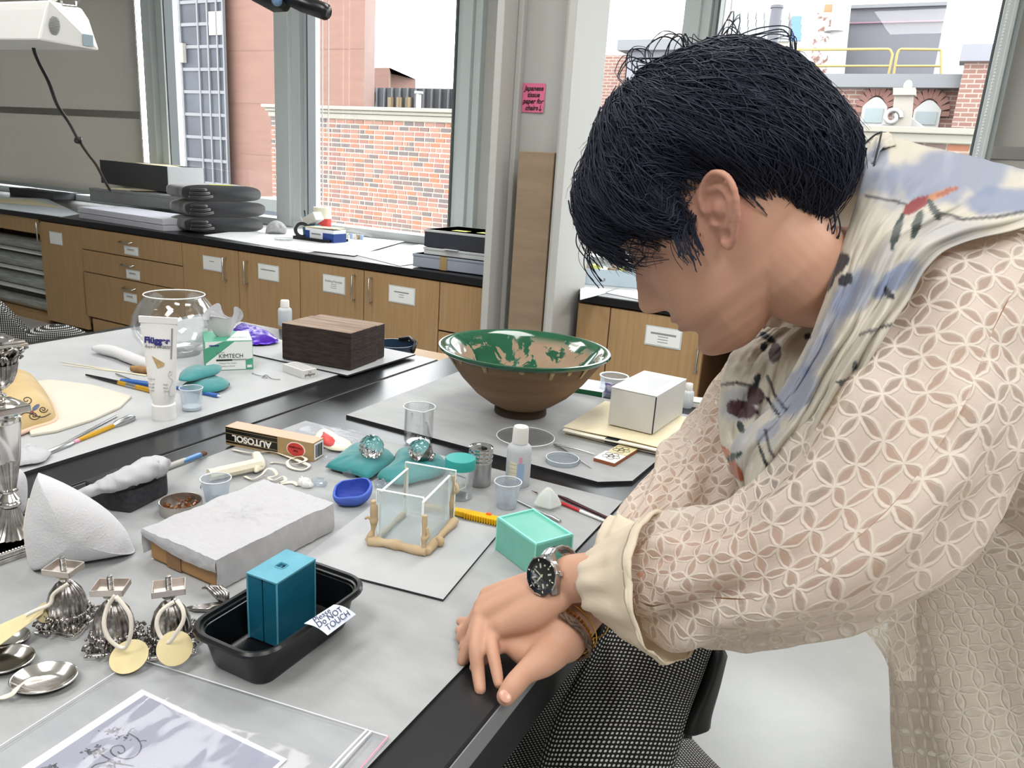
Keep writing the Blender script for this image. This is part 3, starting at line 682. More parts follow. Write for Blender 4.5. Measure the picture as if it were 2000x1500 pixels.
mat('steel_tool','#b9bcbd',.28,metal=1); mat('linen','#ddd5c0',.9,bump=(300,.3,(1,1,1))); mat('cotton_tape','#e6dfcc',.9)
mat('brown_bits','#8a5a38',.3,metal=.4); mat('pot_steel','#b8b2ad',.3,metal=.9)
# ---------------------------------------------------------------- black tray, blue mold, note
def tray():
    t=thing('food_tray','black plastic tray holding the blue silicone mold','tray',(-.5405,.568,ZN),math.radians(0))
    def sec(w,d,r,z): return [(x,y,z) for x,y in rrect(w,d,r,6)]
    b=MB(); S_=[sec(.068,.132,.012,.0),sec(.076,.14,.016,.001),sec(.08,.146,.018,.006),sec(.092,.165,.024,.043),sec(.1,.173,.028,.046),sec(.109,.182,.032,.0475),sec(.111,.184,.033,.0455),
      sec(.111,.184,.033,.0485),sec(.106,.179,.031,.051),sec(.099,.172,.027,.0505),sec(.096,.168,.025,.047),sec(.0915,.163,.022,.0465),sec(.0905,.162,.0215,.043),sec(.0885,.160,.021,.0425),sec(.078,.144,.017,.006),sec(.07,.134,.012,.0035)]
    loftp(S_,b); n=len(S_[0]); b.f.append(tuple(reversed(range(n)))); b.f.append(tuple(range(len(b.v)-n,len(b.v)))); b.mi+=[0,0]
    b.build('tub',MATS['tray_black'],t,smooth=35); return t
tray()
c,a,w,d=rect4([(480,1118),(541,1138),(617,1090),(559,1075)],.848)
mo=thing('silicone_mold','tall blue silicone mold block standing in the black tray','mold',(c.x,c.y,ZN+.0045),a-.02)
H=.848-ZN-.0045; g=.0008
MB().box(-w/2,-g,-d/2,d/2,0,H-.002).build('half',MATS['silicone_blue'],mo,bevel=.0012)
MB().box(g,w/2,-d/2,d/2,0,H-.002).build('half',MATS['silicone_blue'],mo,bevel=.0012)
b=MB(); hx,hy=.0045,.0045
for x0,x1,y0,y1 in ((-w/2-.0008,-hx,-d/2-.0008,d/2+.0008),(hx,w/2+.0008,-d/2-.0008,d/2+.0008),(-hx,hx,-d/2-.0008,-hy),(-hx,hx,hy,d/2+.0008)): b.box(x0,x1,y0,y1,H-.002,H)
b.build('top_skin',MATS['silicone_light'],mo)
b=MB()
for x,y in ((-w/2,-d/2),(w/2,-d/2),(w/2,d/2)): MB().tube([(x,y,0),(x*1.01,y*1.005,H*.5),(x,y,H)],.0011,5).build('edge_flash',MATS['silicone_light'],mo)
b=MB(); b.tube([(x,y,H+.0002) for x,y in rrect(.0115,.0115,.002,2)],.0009,5,closed=True); b.build('hole_rim',MATS['silicone_light'],mo)
MB().box(-hx,hx,-hy,hy,H-.004,H-.003).build('hole_floor',MATS['box_black'],mo)
nA,nB,nC,nD=[P(x,y,z) for x,y,z in ((594,1218,.8165),(640,1241,.806),(695,1200,.808),(652,1181,.8185))]
n_=thing('note_card','white note hanging on the tray rim with a do-not-touch message','note',nA)
b=MB().grid(lambda u,v:(nA*(1-u)+nB*u)*(1-v)+(nD*(1-u)+nC*u)*v+Vector((0,0,.003*math.sin(u*PI))),8,8); b.build('paper',MATS['paper_blueish'],n_,world=True,solid=.0004)
exn=((nC-nD)+(nB-nA)).normalized(); ux=((nD-nA)+(nC-nB)).normalized(); nz_=exn.cross(ux)
nn=ux.cross(-exn).normalized()
for s_,u_,v_ in (('Please',.2,.42),('Do NOT',.5,.45),('TOUCH',.8,.5)):
    p=(nA*(1-u_)+nB*u_)*(1-v_)+(nD*(1-u_)+nC*u_)*v_+Vector((0,0,.003*math.sin(u_*PI)))+nn*.0009
    text(s_,.0098,MATS['ink_blue'],n_,basis(p,ux,nn.cross(ux),nn),shear=.15,world=True)
# ---------------------------------------------------------------- board, acrylic dam with clay
c,a,w,d=rect4([(575,1098),(862,1170),(985,1032),(735,985)],.766)
o=sheet('backing_board','small grey board under the clear acrylic box',[],0,0) if 0 else None
b=rbox(w,d,0,.0035); b.mi=[1,0,1,1,1,1]; o=b.build('backing_board',[MATS['mat_light'],MATS['board_edge']],None,loc=(c.x,c.y,ZN),rot=a); tag(o,'small pale grey board lying under the clear acrylic box','board')
ZA=ZN+.0036
am=thing('acrylic_box','open box of four clear acrylic sheets sealed with beige clay','mold box',(-.566,.866,ZA),math.radians(11))
hw,hd,hh=.0345,.052,.083
def asheet(x0,x1,y0,y1,z0,z1):
    o=MB().box(x0,x1,y0,y1,z0,z1).build('acrylic_sheet',ACR,am)
    xs=(x1-x0)<(y1-y0); b=MB()
    if xs: b.box(x0-.0002,x1+.0002,y0,y1,z1-.0006,z1+.0003); b.box(x0-.0002,x1+.0002,y0-.0003,y0+.0005,z0,z1); b.box(x0-.0002,x1+.0002,y1-.0005,y1+.0003,z0,z1)
    else: b.box(x0,x1,y0-.0002,y1+.0002,z1-.0006,z1+.0003); b.box(x0-.0003,x0+.0005,y0-.0002,y1+.0002,z0,z1); b.box(x1-.0005,x1+.0003,y0-.0002,y1+.0002,z0,z1)
    b.build('cut_edge',MATS['acr_edge'],o)
asheet(-hw-.003,hw-.002,-hd,-hd+.003,0,hh); asheet(-hw-.004,hw+.008,hd-.003,hd,.004,hh+.004)
asheet(-hw,-hw+.003,-hd+.004,hd-.006,0,hh-.004); asheet(hw-.002,hw+.001,-hd-.004,hd-.004,0,hh-.004)
def claytube(pts,r,nm='clay_seal',n=26,flat=1.0):
    q=[Vector(p) for p in spline(pts,n)]; rr=[r*(1+.45*fbm(p.x*70,p.y*70,p.z*70+3)) for p in q]
    MB().tube(q,rr,10,flat=flat).build(nm,MATS['clay'],am,smooth=180,sub=1)
claytube([(-hw-.012,-hd-.004,.004),(-hw*.3,-hd-.003,.006),(hw*.4,-hd-.004,.005),(hw+.008,-hd-.006,.006)],.0075)
claytube([(hw+.008,-hd-.006,.006),(hw+.007,-.02,.005),(hw+.008,.02,.005),(hw+.01,hd,.006)],.0065)
claytube([(-hw-.004,-hd,.004),(-hw-.004,0,.003),(-hw-.003,hd,.003)],.004)
claytube([(-hw-.013,-hd-.003,.004),(-hw-.007,-hd-.001,.02),(-hw-.006,-hd,.04),(-hw-.007,-hd,.066)],[.006][0],flat=.8)
claytube([(-hw-.01,-hd-.002,.038),(-hw-.014,-hd-.003,.04),(-hw-.018,-hd-.004,.037)],.0025,n=8)
claytube([(hw+.003,-hd-.005,.006),(hw+.003,-hd-.004,.03),(hw+.002,-hd-.003,.06)],.004); claytube([(hw+.004,-hd-.005,.025),(hw+.009,-hd-.004,.03),(hw+.005,-hd-.003,.042)],.003,n=10)
claytube([(hw+.004,hd+.002,.006),(hw+.003,hd,.03),(hw+.006,hd,.06),(hw+.004,hd,.078)],.0045); claytube([(hw+.005,hd,.05),(hw+.013,hd-.003,.056),(hw+.007,hd,.066)],.0035,n=10)
claytube([(-hw-.002,hd-.004,.03),(-hw-.002,hd-.004,.055),(-hw-.001,hd-.004,.08)],.003,n=14)
MB().ell((hw+.014,-hd+.028,.007),(.0075,.0065,.008),14).build('clay_lump',MATS['clay'],am,smooth=180)
# ---------------------------------------------------------------- teal wax block
c,a,w,d=rect4([(975,1010),(1046,1062),(1116,1043),(1043,990)],.815)
te=thing('wax_block','mint green rubber block with raised rim beside the man\'s watch','block',(c.x,c.y,ZN),a)
h=.815-ZN; b=rbox(w,d,0,h-.003); b.build('body',MATS['teal_wax'],te,bevel=.0015)
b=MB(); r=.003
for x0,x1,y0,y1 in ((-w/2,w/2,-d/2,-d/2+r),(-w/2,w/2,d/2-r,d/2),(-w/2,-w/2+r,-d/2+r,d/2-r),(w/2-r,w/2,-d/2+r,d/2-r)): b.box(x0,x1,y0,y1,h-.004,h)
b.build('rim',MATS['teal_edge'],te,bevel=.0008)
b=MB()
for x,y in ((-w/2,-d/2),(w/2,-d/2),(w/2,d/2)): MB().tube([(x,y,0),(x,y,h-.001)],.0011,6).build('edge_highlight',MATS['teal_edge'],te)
# ---------------------------------------------------------------- tissue wrapped box
c,a,w,d=rect4([(283,1035),(421,1088),(648,985),(515,937)],.808)
tb=thing('wrapped_box','flat brown carton wrapped in crumpled white tissue paper','box',(c.x,c.y,ZN),a)
rbox(w-.006,d-.006,.001,.042).build('carton',MATS['card_brown'],tb,bevel=.004)
MB().box(-w*.22,-w*.02,-d/2-.0005+.002,-d/2+.003,.002,.043).build('tape_band',MATS['tape_brown'],tb)
rbox(w-.004,d-.004,.0005,.0425).build('cling_film',thin('cling','#fffaf2',.06,0,rough=.1),tb,bevel=.004)
def tis(u,v):
    x=(u-.5)*(w+.006); y=(v-.5)*(d+.006)
    fx=min(1,max(0,(abs(u-.5)-.46)/.04)); 
    k=fbm(x*45,y*28,1,4)*.0022; dd_=math.hypot(x-.005,y-.0); k+=.003*math.exp(-(dd_/.03)**2)*abs(fbm(math.atan2(y,x)*2.2,dd_*60,5))*2
    k+=.0012*math.sin(math.atan2(y,x)*9+dd_*30)*math.exp(-dd_/.06)
    return Vector((x,y,.0455+k))
b=MB().grid(tis,90,120)
def skirt(pts,drop,b,ou):
    n=len(pts); m=8; vs=[];fs=[]
    for i,p in enumerate(pts):
        for j in range(m+1):
            t=j/m; z=p.z*(1-t)+t*drop(i/(n-1)); q=Vector((p.x,p.y,z)); q+=ou*(.0012*fbm(p.x*60+p.y*90,z*50,7)*1.2+.001*math.sin(t*PI)); vs.append(q)
    for i in range(n-1):
        for j in range(m): fs.append((i*(m+1)+j,(i+1)*(m+1)+j,(i+1)*(m+1)+j+1,i*(m+1)+j+1))
    b.add(vs,fs)
skirt([tis(i/60,0) for i in range(61)],lambda t:.036-.006*math.sin(t*PI)-.008*t,b,Vector((0,-1,0)))
skirt([tis(1,i/80) for i in range(81)],lambda t:.002,b,Vector((1,0,0)))
skirt([tis(0,i/80) for i in range(81)],lambda t:.01,b,Vector((-1,0,0)))
skirt([tis(i/60,1) for i in range(61)],lambda t:.003,b,Vector((0,1,0)))
b.build('tissue_wrap',MATS['tissue_paper'],tb,smooth=180)
# ---------------------------------------------------------------- cups, bottle, jar, shaker, beaker
def cup(name,label,c,r0,r1,h,z,grp=None,mark=None):
    t=thing(name,label,'cup',(c.x,c.y,z),0,grp)
    MB().shell([(0,.001),(r0*.93,.0012),(r0*.95,.003),(r1*.96,h*.985),(r1*1.0,h),(r1*1.05,h*.99),(r1*1.04,h*.965),(r1*.99,h*.96),(r0*1.0,.002),(r0*.95,0),(0,0)],32).build('shell',PLA,t,smooth=40)
    b=MB().tube([(r1*1.02*math.cos(k*PI/16),r1*1.02*math.sin(k*PI/16),h*.985) for k in range(32)],.0009,6,closed=True); b.build('lip',MATS['cap_milk'],t,smooth=180)
    return t
mat('cap_milk','#eef2f6',.3,alpha=.75); mat('residue','#f2f2f0',.5)
c=P(989,990,ZN); t=cup('medicine_cup','small clear medicine cup standing behind the mint block',c,.016,.0215,.045,ZN)
c=P(423,975,ZN); t=cup('medicine_cup','clear medicine cup marked A beside the wrapped box',c,.017,.0225,.036,ZN)
text('A',.011,MATS['ink_blue'],t,TR((-.012,-.0185,.024))@Matrix.Rotation(-.5,4,'Z')@Matrix.Rotation(PI/2*.9,4,'X'))
c=P(375,800,ZF); t=cup('medicine_cup','milky medicine cup at the foot of the white tube',c,.019,.0225,.048,ZF)
MB().lathe([(0,.002),(.017,.002),(.018,.008),(0,.006)],20).build('residue',MATS['residue'],t,smooth=60)
def bottle(label,c,z,r,h,name='squeeze_bottle',lab=True):
    t=thing(name,label,'bottle',(c.x,c.y,z),.5)
    hb=h*.72
    MB().lathe([(r*.9,0),(r,.004),(r,hb*.82),(r*.93,hb*.92),(r*.7,hb*.985),(r*.55,hb)],28).build('body',MATS['bottle_milky'],t,smooth=50)
    MB().lathe([(r*.62,hb),(r*.66,hb+.001),(r*.62,h*.97),(r*.55,h),(0,h)],24).build('cap',MATS['cap_white'],t,smooth=40)
    if lab:
        for nm,a0,a1,z0,z1,m in (('label_cream',-2.4,-1.75,.2,.62,'label_cream'),('label_blue',-1.7,-1.15,.15,.6,'label_blue'),('label_pink',-1.6,-1.35,.6,.75,'label_pink')):
            MB().grid(lambda u,v:((r+.0004)*math.cos(a0+(a1-a0)*u),(r+.0004)*math.sin(a0+(a1-a0)*u),hb*(z0+(z1-z0)*v)),8,2).build(nm,MATS[m],t,smooth=180)
        b=MB()
        for k in range(4): b.grid(lambda u,v:((r+.0008)*math.cos(-2.4+.65*u),(r+.0008)*math.sin(-2.4+.65*u),hb*(.26+.1*k+.006*v)),6,1)
        b.build('print_line',MATS['print_grey'],t)
    return t
bottle('white capped plastic bottle with faded label beside the glass dish',P(1010,945,ZN),ZN,.0215,.106)
bottle('small white capped bottle behind the dark wood block',P(557,636,ZF),ZF,.0215,.082,'dropper_bottle',False)
bottle('small milky bottle hidden behind the white carton',P(1341,795,.76),.76,.014,.06,'vial',False)
c=P(936,945,ZN); t=thing('shaker_can','polished steel shaker can with dented lid beside the glass jar','can',(c.x,c.y,ZN))
MB().lathe([(.0185,0),(.0195,.002),(.0197,.042),(0,.042)],36).build('body',MATS['chrome_brushed'],t,smooth=40)
b=MB().lathe([(.0205,.042),(.021,.044),(.0205,.046),(.0198,.0475),(.0212,.05),(.0212,.053),(.0202,.055),(.0213,.058),(.0212,.061),(.0203,.063),(.0213,.066),(.0205,.0685),(.018,.069),(.0165,.0675),(0,.0672)],36); b.build('lid',MATS['chrome'],t,smooth=40)
b=MB().tube([(-.004,.004,.0676),(.004,-.002,.0685),(.012,-.001,.0685)],[.0012,.003,.0015],8); b.ell((.009,.001,.068),(.003,.002,.0008),10); b.build('closure',MATS['tray_black'],t,smooth=180)
c=P(896,970,ZN); t=thing('specimen_jar','clear glass jar with a teal screw lid','jar',(c.x,c.y,ZN))
r=.0215; MB().shell([(0,.002),(r*.9,.002),(r,.005),(r,.042),(r*.85,.049),(r*.85,.055),(r*.9,.055),(r*.9,.049),(r*1.06,.042),(r*1.06,.004),(r,0),(0,0)],32).build('glass',GL,t,smooth=40)
MB().lathe([(r*1.13,.052),(r*1.17,.0525),(r*1.17,.067),(r*1.12,.069),(0,.0692)],36).build('lid',MATS['lid_teal'],t,smooth=40)
MB().tube([(-.01,.005,.004),(.0,-.01,.012),(.012,.0,.02),(.004,.012,.03),(-.012,.003,.036)],.0012,6).build('loose_fiber',MATS['acr_edge'],t,smooth=180)
c=P(817,862,ZN); t=thing('glass_beaker','clear glass beaker with pouring spout behind the crystal knobs','beaker',(c.x,c.y,.7605))
r=.0275
def spout(a,i,z): return 1+.22*math.exp(-((a-5.5)/.22)**2)*smooth01((z-.055)/.02)
MB().shell([(0,.0025),(r*.85,.0025),(r*.97,.006),(r,.012),(r,.07),(r*1.09,.075),(r*1.12,.0745),(r*1.03,.069),(r*1.045,.012),(r*1.0,.004),(r*.85,0),(0,0)],64,wob=spout).build('glass',GL,t,smooth=40)
b=MB().tube([((r*1.12*spout(k*PI/32,0,.075))*math.cos(k*PI/32),(r*1.12*spout(k*PI/32,0,.075))*math.sin(k*PI/32),.0748) for k in range(64)],.0009,6,closed=True); b.build('lip',MATS['acr_edge'],t,smooth=180)
# ---------------------------------------------------------------- teal weights and crystal knobs
def weight(label,pxs,z,up,name='sandbag',amp=.0035,seed=0):
    q=outl(pxs,z+.008); c0=sum(q,Vector())/len(q)
    t=thing(name,label,'weight bag',(c0.x,c0.y,z))
    puff(q,(0,0,1),up,.008,10,2.2,amp,32,seed=seed).build('cloth',MATS['teal_cloth'],t,smooth=180,world=True)
    n=len(q); MB().tube(q[:n//2],.0013,6).build('seam',MATS['teal_seam'],t,world=True,smooth=180)
    return t,c0
w1,_=weight('teal cloth weight bag under the left crystal knob',[(637,912),(668,886),(700,868),(735,872),(768,890),(766,903),(742,921),(718,934),(690,926),(662,919)],ZN,.019,seed=1)
w2,_=weight('teal cloth weight bag under the right crystal knob',[(736,932),(768,905),(776,884),(800,876),(845,886),(872,905),(862,926),(815,940),(775,946)],ZN,.019,seed=9)
def crystal(label,p,r,mount):
    t=thing('crystal_knob',label,'knob',p-Vector((0,0,r)))
    def wv(a,i,z): return 1+.05*math.sin(a*14+i*1.3)
    pr_=[(0.0001,0)]+[(r*math.sin(PI*k/14),r-r*math.cos(PI*k/14)) for k in range(1,14)]+[(0.0001,2*r)]
    X=TR((0,0,r))@Matrix.Rotation(.7,4,'Y')@TR((0,0,-r))
    MB().shell(pr_,42,X,wob=wv).build('crystal',MATS['crystal'],t,smooth=25)
    if mount:
        X=TR((0,0,r))@frame((0,0,0),Vector((.75,.35,-.55)))@TR((0,0,r*.35))
        MB().lathe([(r*.95,0),(r*.9,.004),(r*.62,.011),(r*.5,.014),(r*.55,.016),(r*.55,.019),(r*.35,.02),(0,.02)],24,X,wob=lambda a,i,z:1+.05*math.sin(a*12)).build('silver_mount',MATS['silver_orn'],t,smooth=50)
    return t
crystal('cut crystal ball knob on the left teal bag',P(726,873,.804),.0215,False)
crystal('cut crystal knob with silver mount on the right teal bag',P(820,880,.803),.0205,True)
# ---------------------------------------------------------------- blue putty cup
c=P(684,970,ZN+.012); t=thing('putty_cup','bright blue putty pressed into a hollow cup shape','putty',(c.x,c.y,ZN),.5)
def pw_(a,i,z): return 1+.13*math.cos(a)+.08*math.sin(2*a+.6)+.05*fbm(math.cos(a)*2,math.sin(a)*2,z*60)
def lift(b):
    for p in b.v:
        a=math.atan2(p.y,p.x); p.z*=1+.32*math.sin(a*1+.4)+.08*math.sin(3*a)
    return b
lift(MB().shell([(0,0),(.016,.0005),(.024,.006),(.029,.016),(.030,.025),(.0285,.0275),(.0255,.0265)],48,wob=pw_,sy=.85)).build('outer',MATS['putty_blue'],t,smooth=180,sub=1)
lift(MB().shell([(.0257,.0266),(.0245,.022),(.021,.013),(.014,.008),(0,.007)],48,wob=pw_,sy=.85)).build('hollow',MATS['putty_deep'],t,smooth=180,sub=1)
# ---------------------------------------------------------------- cutter, brushes, spatula, cast
k0,k1=P(881,1003,ZN),P(1010,1032,ZN); dv=(k1-k0); L=.125; a=math.atan2(dv.y,dv.x)
t=thing('snap_knife','yellow snap blade knife lying behind the mint block','knife',k0,a)
MB().prism([(.0,-.004),(.012,-.008),(L,-.009),(L,.007),(.02,.007),(.004,.004)],.001,.011).build('handle',MATS['knife_yellow'],t,bevel=.0025)
b=MB()
for k in range(16): b.box(.026+k*.0042,.0283+k*.0042,-.0105,-.004,.001,.0105)
b.build('grip_rib',MATS['knife_yellow'],t,bevel=.0006)
MB().box(.058,.066,.001,.006,.0105,.0135).build('slider',MATS['knife_orange'],t,bevel=.001)
MB().prism([(-.004,-.003),(.01,-.006),(.01,.003),(-.001,.003)],.005,.0056).build('blade',MATS['steel_tool'],t)
def stick(name,label,cat,p0,p1,prof,grp=None):
    """prof: list of (part, material, [(t,r)...])"""
    d=(p1-p0); L=d.length; t=thing(name,label,cat,p0,0,grp)
    for nm,m,tr in prof: MB().tube([p0+d*q+Vector((0,0,0)) for q,_ in tr],[r for _,r in tr],10).build(nm,MATS[m],t,world=True,smooth=50)
    return t
def onz_(px,py,z,r): return P(px,py,z+r)
stick('paint_brush','slim dark maroon paint brush with fine tip on the grey mat','brush',P(1065,957,ZN+.004),P(1187,1012,ZN+.004),[('bristle','bristle_brown',[(0,.0003),(.1,.0014)]),('ferrule','steel_tool',[(.1,.0014),(.22,.002)]),('handle','brush_maroon',[(.22,.002),(.35,.0036),(.6,.003),(1,.0026)])],'slim brushes by the rubber block')
stick('paint_brush','slim red brush with white end lying by the rubber block','brush',P(1038,958,ZN+.003),P(1186,1020,ZN+.003),[('bristle','bristle_brown',[(0,.0003),(.09,.0014)]),('ferrule','steel_tool',[(.09,.0014),(.3,.0019)]),('handle','brush_red',[(.3,.002),(.45,.003),(.66,.0028)]),('handle_end','cap_white',[(.66,.0028),(.97,.0022)])],'slim brushes by the rubber block')
p0,p1=P(1010,978,ZN+.002),P(1094,1018,ZN+.002)
t=stick('spatula','thin steel spatula under the clear cast','spatula',p0,p1,[('blade','steel_tool',[(0,.0012),(.3,.002)]),('shaft','steel_tool',[(.3,.002),(.75,.0016)]),('paddle','steel_tool',[(.75,.002),(.85,.0038),(1,.003)])])
c=P(1068,990,ZN); o=MB().lathe([(.0,0),(.022,.0),(.0225,.004),(.016,.017),(.006,.028),(0,.0305)],5,sx=1.1).build('clear_cast',mat('cast_clear','#f0f4f0',.12,alpha=.55,transl=.3),None,smooth=25,loc=(c.x,c.y,ZN+.0045),rot=.3,bevel=.004,bseg=3); tag(o,'clear pointed resin cast resting over the spatula','cast')
# ---------------------------------------------------------------- polish box, tube, tapes, linen
c0,c1=P(441,868,ZN),P(612,903,ZN); dv=c1-c0; a=math.atan2(dv.y,dv.x); L=dv.length; Hh=.036
t=thing('polish_box','gold and black polish carton lettered AUTOSOL upside down','box',c0,a)
b=MB().box(0,L,0,.034,0,Hh); b.mi=[0,1,0,0,0,0]; b.build('carton',[MATS['gold_box'],MATS['pink_card']],t,bevel=.0008)
MB().box(.001,L*.6,-.0006,0,.005,Hh-.001).build('black_panel',MATS['box_black'],t)
b=MB().box(.001,L*.6,-.0009,-.0005,.0085,.0093).box(.001,L*.6,-.0009,-.0005,Hh-.0125,Hh-.0117).box(.001,L*.6,-.0009,-.0005,Hh-.0045,Hh-.004); b.build('gold_line',MATS['gold_box'],t)
text('AUTOSOL',.0165,MATS['text_white'],t,TR((L*.31,-.001,.0168))@Matrix.Rotation(PI/2,4,'X')@Matrix.Rotation(PI,4,'Z'),bold=.0006,sx=1.12)
MB().lathe([(0,-.0008),(.0185,-.0008),(.0185,0),(0,0)],32,TR((L*.81,-.0,.018))@Matrix.Rotation(-PI/2,4,'X')@Matrix.Diagonal((1.05,.75,1,1))).build('oval_border',MATS['text_white'],t)
MB().lathe([(0,-.0016),(.0165,-.0016),(.0165,0),(0,0)],32,TR((L*.81,0,.018))@Matrix.Rotation(-PI/2,4,'X')@Matrix.Diagonal((1.05,.75,1,1))).build('red_oval',MATS['red_oval'],t)
for k,s_ in enumerate(('Edel','Chromglanz')): text(s_,.0056,MATS['box_black'],t,TR((L*.81,-.0019,.0155+.006*k))@Matrix.Rotation(PI/2,4,'X')@Matrix.Rotation(PI,4,'Z'))
MB().box(L,L+.0006,.003,.031,.003,Hh-.003).build('barcode_panel',MATS['paper_white'],t)
b=MB(); rg=random.Random(5); y=.006
while y<.028: w_=rg.uniform(.0004,.0012); b.box(L+.0006,L+.0009,y,y+w_,.006,Hh-.006); y+=w_+rg.uniform(.0005,.0011)
b.build('bar',MATS['box_black'],t)['kind']='stuff'
# tube of polish in a bag
t=thing('polish_tube','crumpled cream and red metal tube lying behind the polish carton','tube',P(650,865,ZN))
q=outl([(612,858),(625,842),(645,846),(668,862),(690,872),(672,880),(640,876)],ZN+.006)
puff(q,(0,0,1),.013,.006,8,2.4,.002,60).build('body',MATS['label_cream'],t,world=True,smooth=180)
q=outl([(624,858),(630,846),(648,856),(660,868),(648,872),(632,868)],ZN+.011,30)
puff(q,(0,0,1),.0095,.002,6,2.4,.002,60).build('red_print',MATS['red_oval'],t,world=True,smooth=180)
MB().tube([P(652,872,ZN+.008),P(686,866,ZN+.008)],.0035,10).build('black_strip',MATS['tray_black'],t,world=True)
o=puff(outl([(570,850),(600,826),(640,832),(720,850),(716,872),(690,888),(640,905),(618,890)],ZN+.004),(0,0,1),.016,.003,8,2.0,.005,45).build('plastic_bag',POLY,None,smooth=180); tag(o,'clear crumpled plastic bag around the polish tube','bag')
def ribbon(label,pts,w,name='cotton_tape',m='cotton_tape',n=60,grp=None):
    q=[Vector(p) for p in spline([tuple(p) for p in pts],n)]; b=MB(); vs=[];fs=[]
    for i,p in enumerate(q):
        t_=(q[min(i+1,n-1)]-q[max(i-1,0)]).normalized(); s_=t_.cross(Vector((0,0,1))); s_=(s_ if s_.length>.2 else Vector((1,0,0))).normalized()
        tw=.6*math.sin(i*.21); sd=s_*math.cos(tw)+Vector((0,0,1))*math.sin(tw)*.7
        vs+=[p+sd*w/2+Vector((0,0,w*.35)),p-sd*w/2+Vector((0,0,w*.35))]
    for i in range(n-1): fs.append((2*i,2*i+1,2*i+3,2*i+2))
    b.add(vs,fs); o=b.build(name,MATS[m],None,smooth=180,solid=.0007)
    if label: tag(o,label,'ribbon',grp)
    return o
ribbon('flat cream cotton tape looped in front of the polish carton',[P(x,y,ZN+z) for x,y,z in ((455,880,.001),(490,886,.003),(530,884,.002),(560,893,.003),(590,905,.004),(604,912,.002),(590,920,.001),(566,914,.002),(562,902,.005),(585,893,.008),(598,900,.006),(575,908,.004),(540,905,.001),(528,906,.001))],.006)
ribbon('curly cream cotton tape in a heap behind the wrapped box',[P(x,y,ZN+z) for x,y,z in ((478,932,.001),(492,938,.002),(510,930,.004),(522,918,.012),(534,920,.012),(540,930,.006),(525,935,.004),(535,940,.003),(552,932,.006),(558,940,.003),(545,946,.001),(570,944,.001),(582,950,.001))],.006)
c=P(455,915,ZN+.012); p0,p1=P(408,928,ZN+.012),P(508,905,ZN+.014); t=thing('linen_roll','folded roll of natural linen cloth behind the marked cup','cloth',(c.x,c.y,ZN))
q=[p0,p0*.6+p1*.4,p1]; b=MB().tube([Vector(p) for p in spline([tuple(x) for x in q],16)],[.0115+.0012*fbm(i*.5,1) for i in range(16)],8,flat=.9); b.build('fold',MATS['linen'],t,world=True,smooth=40)
q=outl([(492,890),(506,886),(519,908),(508,918),(496,920)],ZN+.008,24); puff(q,(0,0,1),.012,.006,6,3,.003,60).build('open_end',MATS['linen'],t,world=True,smooth=180)
mat('scrap_white','#f0f0ee',.4,transl=.3)
for k,(px,py,rw,lb) in enumerate(((624,948,.014,'small crumpled clear wrap scrap by the wrapped box corner'),(682,930,.012,'clear shiny plastic blob behind the blue putty'),(745,953,.012,'crumpled clear scrap between the putty and acrylic box'),(596,950,.013,'yellowish crumpled film scrap by the cotton tape'))):
    c=P(px,py,ZN); b=MB().ell((0,0,.005),(rw*1.2,rw*.7,.0065),18,rings=9)
    for p in b.v: p+=Vector((fbm(p.x*90,p.y*90,k)*.005,fbm(p.x*90+9,p.y*90,k)*.004,abs(fbm(p.x*120,p.y*120,k+4))*.008 if p.z>.003 else 0)); p.z=max(p.z,.0003)
    o=b.build('film_scrap',PLA if k!=3 else MATS['scrap_white'],None,smooth=30,loc=(c.x,c.y,ZN)); tag(o,lb,'scrap')
# ---------------------------------------------------------------- foam block, wrapped brush, pot
out=[P(*a,ZN) for a in ((168,978),(215,998),(255,1003),(328,966),(328,958),(318,945),(230,950))]
t=thing('foam_block','charcoal foam block under the paper wrapped brush','foam',(-.98,.72,ZN))
b=MB().prism([(p.x,p.y) for p in out],ZN,ZN+.033); b.build('block',MATS['foam_black'],t,world=True,bevel=.003)
t=thing('wrapped_brush','paint brush wrapped in crumpled white tissue on the foam block','brush',(-.98,.74,ZN+.034))
pts=[(150,965,.036),(185,950,.042),(225,935,.05),(270,918,.056),(300,905,.056),(325,912,.05)]
q=[P(x,y+6,ZN+z) for x,y,z in pts]; q=[Vector(p) for p in spline([tuple(p) for p in q],40)]
rr=[.008+.0125*smooth01(i/26)+.002*fbm(i*.7,3) for i in range(40)]; rr[-1]*=.45; rr[-2]*=.8; rr[0]*=.5
b=MB().tube(q,rr,22,flat=.8)
for p in b.v: p+=Vector((fbm(p.x*60,p.y*60,p.z*60),fbm(p.x*60+7,p.y*60,p.z*60),fbm(p.x*60,p.y*60+7,p.z*60)))*.0032
for p in b.v: p.z=max(p.z,ZN+.0335)
b.build('tissue',MATS['tissue_paper'],t,world=True,smooth=180)
p0,p1=P(318,915,ZN+.032),P(403,884,ZN+.004); d=p1-p0
MB().tube([p0-d*.3,p0+d*.48],.0048,12).build('handle',MATS['brush_handle'],t,world=True,smooth=60)
MB().tube([p0+d*.4,p0+d*.82],[.0052,.0064],12,flat=.8).build('ferrule',MATS['ferrule_blue'],t,world=True,smooth=60)
MB().tube([p0+d*.8,p0+d*.95,p0+d*1.0],[.006,.0058,.002],12,flat=.7).build('bristle',MATS['bristle_brown'],t,world=True,smooth=60)
c=P(352,1000,ZN); t=thing('steel_pot','shallow steel pot holding bronze colored scraps','pot',(c.x,c.y+.002,ZN))
r=.03; MB().shell([(0,.0012),(r*.95,.0012),(r*.97,.018),(r*1.01,.0185),(r*1.0,.0),(0,0)],36).build('bowl',MATS['pot_steel'],t,smooth=40)
b=MB(); rg=random.Random(4)
